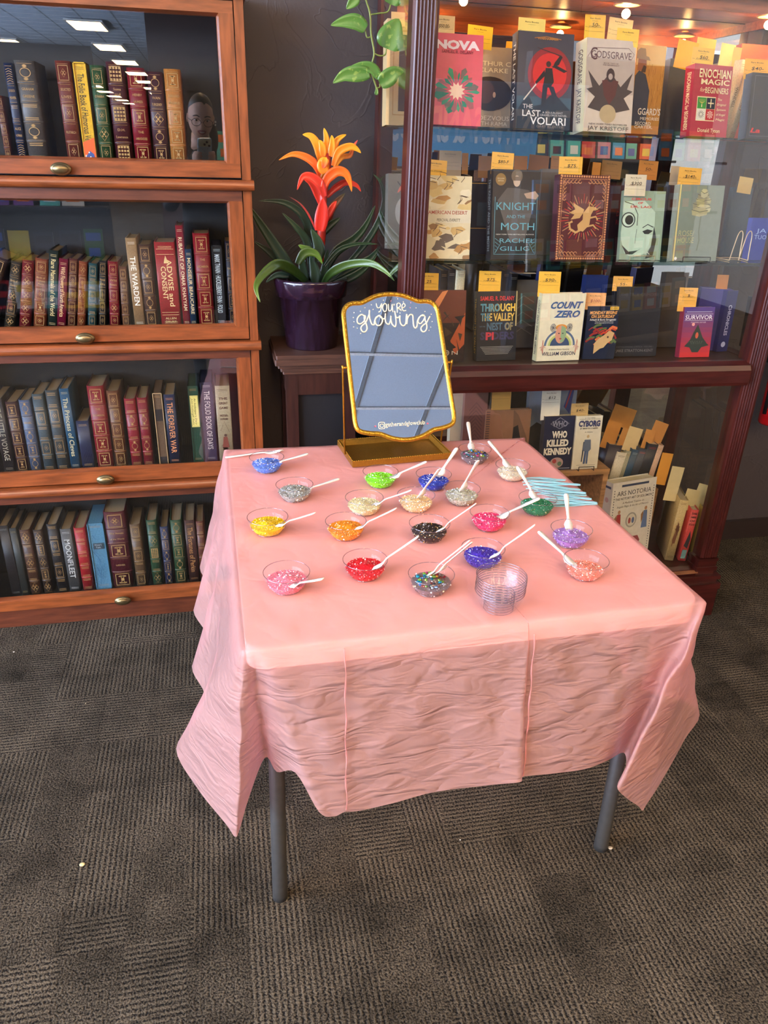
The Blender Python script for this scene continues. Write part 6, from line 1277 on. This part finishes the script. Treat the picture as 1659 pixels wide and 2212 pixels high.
def art_cyborg(g, W, H):
    c = (56, 62, 100); T(g, 'CYBORG', W, H, .5, .86, .84, .10, c, bold=.06); T(g, 'BY MARTIN CAIDIN', W, H, .5, .77, .7, .03, (60, 60, 60), bold=.01, shear=.2); T(g, '#1 IN A SERIES', W, H, .5, .965, .4, .018, (80, 80, 80)); T(g, 'A WARNER NOVEL OF THE FUTURE', W, H, .5, .94, .8, .018, (80, 80, 80)); T(g, 'A MAN', W, H, .5, .70, .3, .02, (60, 60, 60))
    Dd(g, W, H, .5, .62, .05, (200, 170, 120), E_ * 2, .06); Pp(g, W, H, [(.38, .56), (.62, .56), (.66, .38), (.60, .34), (.40, .34), (.34, .38)], (96, 108, 126), E_ * 1.8); Pp(g, W, H, [(.42, .35), (.5, .35), (.48, .1), (.40, .1)], (70, 88, 120), E_ * 1.9); Pp(g, W, H, [(.5, .35), (.58, .35), (.58, .1), (.51, .1)], (80, 98, 130), E_ * 1.9); Pp(g, W, H, [(.34, .52), (.40, .52), (.36, .14), (.32, .14)], (40, 44, 60), E_ * 1.2); Rr(g, W, H, .15, .075, .9, .08, (90, 90, 90))
def art_ars(g, W, H):
    n = 30; ink = (70, 66, 74)
    for k in range(n):
        for u in (.05, .95): Dd(g, W, H, u, .06 + .88 * k / n, .012, ink, E_, n=6)
    Rr(g, W, H, .2, .945, .82, .97, (56, 66, 92)); T(g, 'ARS NOTORIA', W, H, .5, .875, .78, .052, (80, 76, 80)); T(g, 'THE NOTORY ART OF SOLOMON', W, H, .5, .815, .84, .026, (90, 84, 84), bold=.01); T(g, 'A Medieval Treatise on', W, H, .5, .765, .5, .022, (110, 100, 96), shear=.2); T(g, 'Angelic Magic & the Art of Memory', W, H, .5, .725, .74, .022, (110, 100, 96), shear=.2)
    Dd(g, W, H, .5, .555, .13, (170, 164, 150), E_, .15); Dd(g, W, H, .5, .555, .10, (214, 206, 186), E_ * 1.4, .12); Dd(g, W, H, .46, .55, .03, (170, 80, 70), E_ * 2, .06); Dd(g, W, H, .54, .55, .03, (90, 110, 150), E_ * 2, .06)
    for u, cc in ((.2, (170, 56, 50)), (.82, (100, 122, 160))): Pp(g, W, H, [(u - .04, .64), (u + .04, .64), (u + .07, .44), (u - .07, .44)], cc, E_ * 1.6); Dd(g, W, H, u, .665, .03, (190, 140, 100), E_ * 1.8, .04); Pp(g, W, H, [(u - .05, .64), (u - .10, .60), (u - .08, .5), (u - .04, .56)], (150, 110, 70), E_ * 1.5)
    Pp(g, W, H, [(.3, .3), (.36, .36), (.7, .36), (.76, .3), (.7, .24), (.36, .24)], (150, 66, 66), E_ * 1.6)
face_book(1175, 1240, 898, RZt, 2.13, .024, (34, 38, 62), art_who, 6, soft=True, spine=(60, 50, 46), label='navy paperback with large cream block title on the pale wooden riser')
face_book(1243, 1298, 897, RZt, 2.128, .02, (226, 216, 186), art_cyborg, 5, soft=True, label='cream paperback with a suited figure on the pale wooden riser', stand='dark')
face_book(1048, 1144, 884, RZt, 2.17, .02, (140, 100, 74), lambda g, W, H: (Pp(g, W, H, [(.6, 1), (.72, .9), (.95, .5), (1, .2), (.8, 0), (.5, 0), (.62, .5)], (110, 80, 60)), Pp(g, W, H, [(.62, .7), (.72, .74), (.86, .3), (.8, .02), (.6, .02)], (26, 24, 26), E_ * 1.3), [Rr(g, W, H, .0, .04 * k, .08, .04 * k + .02, (70, 60, 60), E_ * 2) for k in range(25)]), 4, label='brown spiral-bound book behind the table edge, lower part of case')
face_book(1143, 1245, 830, RZt, 2.24, .02, (150, 160, 172), lambda g, W, H: (Pp(g, W, H, [(0, 0), (.6, 0), (.5, .4), (.2, .5), (0, .4)], (70, 66, 60)), Pp(g, W, H, [(.74, .7), (.86, 1), (.94, 1), (.88, .6)], (80, 90, 150), E_ * 1.2), LN(g, W, H, [(.78, .68), (.9, 1)], .03, (190, 70, 70), E_ * 1.6)), 4, label='large pale blue book with a flag, behind the block title paperback')
face_book(975, 1042, 836, RZt, 2.22, .03, (206, 190, 160), None, 3, label='large plain beige book behind the gold mirror, lower part of case')
face_book(1003, 1052, 842, RZt, 2.18, .02, (100, 70, 66), lambda g, W, H: [LN(g, W, H, [(.2, .3 + .05 * k), (.5, .4 + .05 * k), (.8, .3 + .05 * k)], .03, (60, 44, 50)) for k in range(10)], 3, label='dull plum patterned book left of the brown spiral-bound one')
slip(1066, 1108, 838, 884, 2.19, (206, 156, 76), '', '', 0, 'amber slip above the brown spiral-bound book'); slip(1175, 1216, 846, 900, 2.155, (222, 214, 190), '$12', '', 0, 'pale grey price slip above the navy block title paperback'); slip(1237, 1274, 873, 900, 2.15, (196, 160, 98), '$40-', '', 0, 'brown yellow price slip marked $40- above the suited figure paperback')
# books on the case floor
face_book(1322, 1427, 1040, ZB, 2.085, .045, (222, 214, 196), art_ars, 5, yaw=12, spine=(206, 196, 176), sp_art=lambda g, th, H: (Rr(g, th, H, .15, .93, .85, .955, (56, 66, 92)), Dd(g, th, H, .5, .8, .2, (190, 150, 140))), label='large off-white book with blue band and little robed figures, floor of the case')
def floor_book(px, py, y, W_, H_, th, col, title, tcol, yaw, lean, label, art=None):
    P = CP(px, py, y); o = spine_book(0, th, 0, H_, 0, col, 'flat', title, GOLDP, W_, 0, ('box',), tcol)
    if art: a = G(); art(a, th, H_); a.build('spine_picture', o)
    o.matrix_world = CM @ Matrix.Translation((P[0], y, ZB + .0015)) @ Matrix.Rotation(math.radians(yaw), 4, 'Z') @ Matrix.Rotation(math.radians(lean), 4, 'Y'); tag(o, label, 'book', 'spine-out books on the case floor'); return o
floor_book(1445, 1210, 2.105, .15, .235, .030, (196, 170, 110), '', (90, 50, 40), -18, 2, 'worn straw coloured book just right of the off-white book', lambda g, W, H: [poly(g, [(random.uniform(-.008, .008), random.uniform(.05, .16)) for _ in range(3)], (130, 84, 56), -.0006) for _ in range(9)])
floor_book(1473, 1210, 2.095, .145, .20, .026, (210, 74, 66), '', (60, 30, 30), -16, 2, 'coral red spined book between the straw and the mustard books', lambda g, W, H: ([text(g, s, 0, H * (.93 - .07 * k), w=.018, h=.0075, col=(60, 30, 30), y=-.0008, bold=.01) for k, s in enumerate(('THE', 'VAMPIRE', 'OF', "N'GOBI"))], poly(g, [(-.008, .06), (.002, .12), (.009, .09), (.006, .05)], (50, 46, 50), -.0008), rect(g, -.008, .01, .008, .045, (110, 150, 140), -.0008)))
floor_book(1501, 1210, 2.090, .14, .198, .026, (196, 170, 70), '', (60, 40, 30), -14, 2, 'mustard yellow spined book nearest the right post on the case floor', lambda g, W, H: ([text(g, s, 0, H * (.93 - .06 * k), w=.019, h=.0065, col=(50, 40, 26), y=-.0008, bold=.01) for k, s in enumerate(('THE', 'JOHN', 'RIDDELL', 'MURDER', 'CASE'))], poly(g, [(-.008, .08), (.006, .10), (.009, .06), (0, .05)], (60, 50, 50), -.0008), poly(g, [(-.01, .02), (.01, .03), (.01, .01)], (30, 30, 30), -.0008)))
# tilted row of books climbing away to the right of the riser (standing on a stepped second riser)
st2 = G(); stz = .30
x_l, x_r = 1.33, 1.545
st2.box((x_l - 1.44, 0, 0.001), (x_r - 1.44, .16, stz), PWD); o = st2.build('book_step'); o.matrix_world = CM @ Matrix.Translation((1.44, 2.255, ZB)); tag(o, 'pale wooden block step behind the off-white book, holding a tilted row', 'riser')
zz = ZB + stz
for k, (xl, xr, yt, col, ti, tc_, h_m, lab, y_) in enumerate(((1302, 1330, 962, (50, 42, 52), '', (110, 90, 90), 0, 'dark plum spine-out book right of the suited figure paperback', 2.20), (1322, 1342, 978, (206, 196, 170), '', (50, 40, 40), 0, 'cream spine-out book with black letters in the tilted row', 2.19), (1340, 1354, 975, (150, 146, 120), '', None, 0, 'sage grey spine-out book in the tilted row', 2.19), (1353, 1370, 972, (44, 70, 88), '', (190, 200, 200), 0, 'teal blue spine-out book with pale letters in the tilted row', 2.185), (1368, 1386, 970, (54, 60, 70), '', (214, 100, 60), 0, 'slate book with an orange spot in the tilted row', 2.18), (1386, 1408, 960, (26, 28, 34), '', (190, 50, 50), 0, 'black spine-out book with small red letters in the tilted row', 2.175), (1406, 1420, 962, (196, 160, 130), '', None, 0, 'narrow salmon tan book at the right end of the tilted row', 2.175))):
    zb = ZB + .24
    sbook(xl, xr, yt, zb, y_, .15, col, ti, tc_, lab, lean=8, yaw=-6)
st3 = G(); st3.box((-.105, 0, 0.001), (.105, .20, .239), PWD); o3 = st3.build('book_block'); o3.matrix_world = CM @ Matrix.Translation((1.36, 2.20, ZB)); tag(o3, 'pale wooden block under the tilted row of books in the display case', 'riser')
bpy.data.objects.remove(o)
for (a, b, c, d, y, col, ro, lab) in ((1303, 1335, 912, 962, 2.22, (206, 140, 62), 16, 'tall amber slip in the dark plum spine-out book'), (1318, 1370, 880, 915, 2.30, (200, 136, 60), 18, 'wide amber slip highest above the tilted row'), (1334, 1348, 925, 972, 2.20, (190, 130, 60), 18, 'narrow amber slip in the cream spine-out book'), (1350, 1382, 925, 968, 2.20, (214, 186, 130), 16, 'pale cream slip in the teal blue spine-out book'), (1390, 1412, 930, 962, 2.19, (196, 132, 60), 14, 'orange slip in the black spine-out book'), (1402, 1434, 912, 960, 2.2, (190, 126, 56), 20, 'orange slip at the right end of the tilted row'),
      (1425, 1450, 982, 1040, 2.17, (222, 152, 50), 10, 'bright orange slip above the straw coloured book'), (1446, 1474, 1012, 1075, 2.15, (226, 206, 150), 10, 'long cream slip in the worn straw coloured book'), (1478, 1508, 1060, 1096, 2.13, (226, 204, 140), 14, 'cream slip in the coral red book'), (1500, 1536, 1050, 1096, 2.14, (226, 210, 150), 16, 'cream slip in the mustard yellow book'), (1528, 1546, 1064, 1092, 2.12, (226, 214, 170), 14, 'small white slip near the right post')):
    slip(a, b, c, d, y, col, '', '', ro, lab, head=False)

# ================================================================== THINGS AT THE RIGHT EDGE
g = G(); P = PY(1660, 905, 2.47); r_ = mat((190, 24, 26), .3, name='red_enamel')
fe = empty('fire_extinguisher', (P[0] + .01, 2.47, P[2])); g.lathe([(.001, 0), (.05, .002), (.055, .012), (.055, .30), (.04, .34), (.015, .36), (.012, .38)], r_, 28); g.build('cylinder', fe)
g = G(); g.box((-.03, -.012, .38), (.04, .012, .40), BLACKP); g.tube([(.0, 0, .38), (-.05, -.02, .36), (-.062, -.02, .2), (-.060, -.02, .06)], .009, BLACKP, 8); g.build('valve_and_hose', fe)
fe.scale = (.8, .8, .8); fe.location[2] = P[2] - .02
tag(fe, 'red fire extinguisher hanging on the dark wall at the right edge', 'fire extinguisher')
G().box((-.02, .0, .28), (.02, .1, .36), BLACKP).build('wall_bracket', fe)
P = PZ(1656, 1112, .06); g = G(); o = empty('black_caster_wheel', (P[0] + .03, 2.40, 0))
g.prism([(.055 * math.cos(t), .055 + .055 * math.sin(t)) for t in np.linspace(0, 2 * PI, 29)[:28]], -.02, .02, BLACKP, axis='y'); g.build('tyre', o); g = G(); g.prism([(.022 * math.cos(t), .055 + .022 * math.sin(t)) for t in np.linspace(0, 2 * PI, 17)[:16]], -.024, .024, LEGM, axis='y'); g.build('hub', o); tag(o, 'black wheel standing by the wall skirting at the right edge', 'wheel')
# crumbs on the carpet
for (px, py, r, c, lab) in ((178, 1869, .0065, (226, 206, 140), 'pale yellow petal-like crumb on the carpet at the left'), (1318, 1833, .006, (190, 180, 160), 'small clear scrap on the carpet beside the right front table leg'), (30, 1409, .003, (220, 210, 190), 'tiny pale crumb near the bookcase base at far left'), (994, 1815, .002, (230, 226, 210), 'tiny white speck on the carpet under the table front'), (185, 1520, .0018, (220, 200, 150), 'tiny speck on the carpet in front of the bookcase')):
    P = PZ(px, py, 0.0); g = G(); g.sphere((0, 0, r * .35), r, mat(c, .5, bump=.1), 9, 6, 1, .8, .35); o = g.build('crumb', loc=(P[0], P[1], 0.0005)); tag(o, lab, 'crumb')
# ================================================================== THE SHOP BEHIND THE CAMERA (seen in the glass and mirrors)
def shop_unit(x, y, w_, rz, rows, label, seed, body=(40, 42, 50)):
    r = empty('display_shelf', (x, y, 0), rz); m = mat(body, .6, name='slatwall'); g = G(); g.box((-w_ / 2, -.03, .05), (w_ / 2, .03, 2.1), m)
    for k in range(18): g.box((-w_ / 2, .03, .12 + .11 * k), (w_ / 2, .036, .20 + .11 * k), m)
    g.build('slat_panel', r)
    for z in rows: G().box((-w_ / 2, .03, z - .02), (w_ / 2, .24, z), m).build('shelf', r)
    tag(r, label, 'shelf'); rs = random.Random(seed)
    for ri, z in enumerate(rows):
        q = -w_ / 2 + .04; k = 0
        while q < w_ / 2 - .16:
            bw = rs.uniform(.13, .16); bh = rs.uniform(.2, .24); c = rs.choice([(214, 60, 60), (236, 232, 220), (70, 140, 200), (120, 190, 220), (240, 200, 60), (60, 120, 70), (230, 110, 60), (120, 80, 150), (40, 50, 70), (250, 250, 250), (90, 190, 180), (210, 140, 160)]); c2 = rs.choice([(250, 250, 245), (30, 30, 40), (236, 120, 50), (60, 110, 190), (240, 210, 80)])
            g = G(); g.box((-bw / 2, 0, 0), (bw / 2, .02, bh), mat(c, .4, bump=0, var=.03)); rect(g, -bw * .4, bh * .62, bw * .4, bh * .88, c2, .0206); rect(g, -bw * .3, bh * .12, bw * .3, bh * .4, c2, .0206)
            o = g.build('book'); lx, ly = q + bw / 2, .13; o.location = (x + lx * math.cos(rz) - ly * math.sin(rz), y + lx * math.sin(rz) + ly * math.cos(rz), z + .001); o.rotation_euler = (0.12, 0, rz)
            tag(o, 'face-out book on the slatwall shelf %s, seen only in reflection' % label.split('viewer, ')[1], 'book', 'books on the ' + label.split(',')[0]); q += bw + rs.uniform(.01, .05); k += 1
shop_unit(-1.75, -2.1, 1.9, 0, (1.02, .62, .25), 'dark slatwall shelf of new books behind the viewer, far left', 1)
shop_unit(.75, -2.9, 1.8, 0, (1.35, .98, .60), 'dark slatwall shelf of new books behind the viewer, middle', 2)
shop_unit(3.1, -1.9, 2.0, -.35, (1.45, 1.08, .68, .3), 'dark slatwall shelf of new books behind the viewer, right', 3, (60, 64, 74))
g = G(); g.box((-.6, -.02, -.25), (.6, .02, .25), mat((140, 200, 236), .5, bump=0, var=.02, name='sky_blue_board'))
wt = mat((246, 250, 250), .5, bump=0, var=0)
a_, fs, wd = text_mesh('TWIST & SANDS', .03, 0.0); g.add([(.5 - p[0] / wd * 1.0, .022, -.08 + p[1] * .26) for p in a_], fs, wt)
o = g.build('hanging_sign', loc=(1.75, -1.0, 1.62)); tag(o, 'sky blue hanging board with white lettering, seen only reflected in the display case', 'sign')
for sx in (-.5, .5): G().tube([(sx, 0, .25), (sx, 0, CZ - 1.62 - .02)], .003, BLACKP, 6).build('hanger_wire', o)

# ------------------------------------------------------------------ the person holding the phone (reflected in the top bookcase door)
CW = np.array([[RW.T[i][j] for j in range(3)] for i in range(3)])
def C2W(p): q = CW @ np.array(p, float); return np.array([q[0], q[1], q[2] + H])
ph = empty('smartphone', tuple(C2W((-.021, -.052, .010)))); PM = Matrix([list(CW[i]) + [0] for i in range(3)] + [[0, 0, 0, 1]]); PM.translation = Vector(C2W((-.021, -.052, .010))); ph.matrix_world = PM
pb = mat((196, 230, 242), .25, name='pale_blue_case'); py_ = mat((232, 240, 200), .25, name='pale_green_case')
def rr(w_, h_, r_, n=5):
    o = []
    for cx, cy, a0 in ((w_ - r_, h_ - r_, 0), (-w_ + r_, h_ - r_, PI / 2), (-w_ + r_, -h_ + r_, PI), (w_ - r_, -h_ + r_, 1.5 * PI)):
        for k in range(n): a = a0 + PI / 2 * k / (n - 1); o.append((cx + r_ * math.cos(a), cy + r_ * math.sin(a)))
    return o
g = G(); g.prism(rr(.038, .078, .011), -.004, .005, pb); g.build('case', ph)
g = G(); g.prism([(x, y + .054) for x, y in rr(.034, .019, .009)], -.0062, -.004, py_); g.build('camera_plate', ph)
for (x, y) in ((.023, .040), (.010, .060), (-.002, .047)):
    g = G(); g.prism([(x + .0062 * math.cos(t), y + .0062 * math.sin(t)) for t in np.linspace(0, 2 * PI, 19)[:18]], -.0085, -.0062, BLACKP); g.build('lens', ph)
tag(ph, 'pale blue phone with three lenses held by the person, reflected in glass', 'phone')
SK = mat((236, 186, 160), .5, bump=.02, var=.04, name='skin'); HAIR = mat((26, 20, 20), .5, bump=.3, scale=200, name='dark_hair'); TOPM = mat((26, 26, 32), .8, name='black_top')
PXx, PYy = -.055, -.34
def skinned(name, verts, edges, radii, m, parent=None, root=0, sub=2):
    me = bpy.data.meshes.new(name); me.from_pydata([tuple(v) for v in verts], edges, []); me.materials.append(m); o = bpy.data.objects.new(name, me); COL.objects.link(o)
    s = o.modifiers.new('skin', 'SKIN'); s.use_smooth_shade = True; u = o.modifiers.new('sub', 'SUBSURF'); u.levels = sub; u.render_levels = sub
    for i, r_ in enumerate(radii): v = me.skin_vertices[0].data[i]; v.radius = (r_, r_) if not hasattr(r_, '__len__') else r_; v.use_root = (i == root)
    if parent: o.parent = parent
    return o
lw_ = C2W((-.066, -.095, .040)) - [PXx, PYy, 0]; rw_ = C2W((.030, -.105, .045)) - [PXx, PYy, 0]
V = [(0, 0, .93), (0, -.01, 1.08), (0, -.01, 1.22), (0, -.01, 1.34), (0, .0, 1.405), (0, .012, 1.455), (-.155, -.01, 1.335), (-.20, .03, 1.12), tuple(lw_), (.155, -.01, 1.335), (.20, .03, 1.12), tuple(rw_),
     (-.09, 0, .88), (-.095, .02, .48), (-.095, -.03, .09), (-.10, .10, .035), (.09, 0, .88), (.095, .02, .48), (.095, -.03, .09), (.10, .10, .035)]
Ed = [(0, 1), (1, 2), (2, 3), (3, 4), (4, 5), (3, 6), (6, 7), (7, 8), (3, 9), (9, 10), (10, 11), (0, 12), (12, 13), (13, 14), (14, 15), (0, 16), (16, 17), (17, 18), (18, 19)]
R_ = [(.15, .11), (.13, .10), (.145, .105), (.12, .09), (.052, .052), (.050, .050), .058, .042, .026, .058, .042, .026, .085, .058, .040, .036, .085, .058, .040, .036]
per = skinned('person', V, Ed, R_, TOPM, sub=2); per.location = (PXx, PYy, 0)
tag(per, 'person in black top and glasses holding a phone, reflected in the bookcase glass', 'person')
# head
def head_pt(a, e):
    """a azimuth (0 = facing +Y), e elevation"""
    x = math.sin(a) * math.cos(e); y = math.cos(a) * math.cos(e); z = math.sin(e)
    w_ = .072 * (1 - .12 * max(0, -z) ** 1.2); d = .092; h = .116
    if z < 0: w_ *= (1 - .16 * z * z); 
    p = np.array([x * w_, y * d * (1 if y < 0 else .90), z * h])
    f = max(0, y) ** 2
    nose = math.exp(-((p[0] / .013) ** 2) - ((p[2] + .018) / .022) ** 2) * .020 * (1 if p[2] < .03 else 0) * f
    brow = math.exp(-((p[2] - .022) / .010) ** 2) * .004 * f * min(1, abs(p[0]) / .01); eye = -math.exp(-((abs(p[0]) - .030) / .014) ** 2 - ((p[2] - .006) / .010) ** 2) * .006 * f
    lips = math.exp(-((p[0] / .024) ** 2) - ((p[2] + .052) / .010) ** 2) * .005 * f; chin = math.exp(-((p[0] / .02) ** 2) - ((p[2] + .094) / .015) ** 2) * .006 * f
    bridge = math.exp(-((p[0] / .008) ** 2) - ((p[2] - .004) / .02) ** 2) * .008 * f
    p[1] += nose + brow + eye + lips + chin + bridge; return p
hg = G(); nA, nE = 56, 40
hg.grid([[head_pt(2 * PI * i / nA, -PI / 2 + PI * j / nE * .9999 + 1e-4) for i in range(nA)] for j in range(nE + 1)], SK, closed=True)
neck = G(); 
hd_o = hg.build('head', per); hd_o.location = (.018, .03, 1.612); hd_o.rotation_euler = (-.25, 0.06, -.1)
g = G(); g.tube([(0, -.02, -.09), (0, -.03, -.17)], [.050, .052], SK, 16); g.build('neck', hd_o)
g = G()
def hair_e(a): q = (1 + math.cos(a)) / 2; return -.95 + 1.78 * q ** .45 * (1 - .10 * math.exp(-((math.sin(a) - .25) / .12) ** 2) * (1 if math.cos(a) > 0 else 0))
g.grid([[head_pt(2 * PI * i / nA, hair_e(2 * PI * i / nA) + (PI / 2 - .001 - hair_e(2 * PI * i / nA)) * t) * (1.0 + .10 * min(1, .25 + t * 3)) + [0, -.006, 0] for i in range(nA)] for t in np.linspace(0, 1, 18)], HAIR, closed=True)
g.tube(catmull([(.060, -.04, -.02), (.076, .0, -.10), (.072, .02, -.20), (.068, .02, -.28)], 5), [.026] * 8 + [.02] * 8, HAIR, 8); g.sphere((0, -.10, .06), .04, HAIR); g.build('hair', hd_o)
DK = mat((40, 26, 24), .4, bump=0); LIP = mat((176, 80, 84), .4, bump=0); WH = mat((236, 230, 224), .3, bump=0)
for sx in (-1, 1):
    g = G(); g.sphere((sx * .030, .066, .006), .013, WH, 14, 9, 1, .8, .62); g.sphere((sx * .030, .0765, .004), .0055, DK, 10, 6, 1, .5, 1); g.build('eye', hd_o)
    g = G(); g.tube(catmull([(sx * .014, .086, .024), (sx * .030, .082, .030), (sx * .048, .070, .024)], 4), .0028, HAIR, 6); g.build('eyebrow', hd_o)
    g = G(); g.sphere((sx * .073, .0, -.004), .016, SK, 12, 8, .35, .8, 1.5); g.build('ear', hd_o)
g = G(); g.tube(catmull([(-.022, .083, -.050), (-.008, .090, -.047), (.008, .090, -.047), (.022, .083, -.050), (.010, .088, -.062), (-.010, .088, -.062), (-.022, .083, -.050)], 4), .0034, LIP, 6); g.sphere((0, .086, -.054), .012, WH, 10, 6, 1.1, .4, .35); g.build('mouth', hd_o)
g = G(); GF = mat((90, 34, 34), .3, bump=0, name='spectacle_frame')
for sx in (-1, 1): g.tube([(sx * .033 + .025 * math.cos(t), .098 - abs(.025 * math.cos(t) + sx * .0) * .1, -.002 + .019 * math.sin(t)) for t in np.linspace(0, 2 * PI, 25)], .0016, GF, 6); g.tube([(sx * .058, .094, .004), (sx * .072, .06, .004), (sx * .076, -.005, .0)], .0016, GF, 6)
g.tube([(-.008, .098, .0), (.008, .098, .0)], .0016, GF, 6); g.build('glasses', hd_o)
g = G(); g.sphere((.083, .004, -.012), .006, mat((240, 240, 230), .2, bump=0)); g.sphere((.083, .004, -.028), .005, mat((240, 240, 230), .2, bump=0)); g.build('earring', hd_o)
# hands round the phone: palm + four fingers + thumb, one continuous skinned mesh each
def hand(sx, wrist, name):
    # built in phone (camera) axes: x right, y up, z away from the scene
    ex = .038 if sx > 0 else -.038
    bx = -.021 + sx * .040
    V = [tuple(wrist), ]
    cam_pts = [(bx + sx * .004, -.098, .030), (bx + sx * .006, -.080, .024)]
    V += [tuple(C2W(p) - [PXx, PYy, 0]) for p in cam_pts]; E2 = [(0, 1), (1, 2)]; R2 = [.022, .022, .018]
    for k in range(4):
        y0 = -.104 + .017 * k; ln = [.8, .95, 1.0, .9][k]
        pts = [(bx + sx * .010, y0, .016), (bx + sx * .004, y0 + .003, .000), (bx - sx * .012 * ln, y0 + .005, -.004), (bx - sx * .026 * ln, y0 + .004, -.003)]
        i0 = len(V); V += [tuple(C2W(p) - [PXx, PYy, 0]) for p in pts]; E2 += [(1 if k < 2 else 2, i0), (i0, i0 + 1), (i0 + 1, i0 + 2), (i0 + 2, i0 + 3)]; R2 += [.0095, .0088, .0082, .0068]
    pts = [(bx + sx * .006, -.070, .026), (bx - sx * .008, -.056, .022), (bx - sx * .018, -.046, .020)]; i0 = len(V); V += [tuple(C2W(p) - [PXx, PYy, 0]) for p in pts]; E2 += [(2, i0), (i0, i0 + 1), (i0 + 1, i0 + 2)]; R2 += [.012, .010, .008]
    return skinned(name, V, E2, R2, SK, per, 1, 2)
hand(-1, lw_, 'hand'); hand(1, rw_, 'hand')
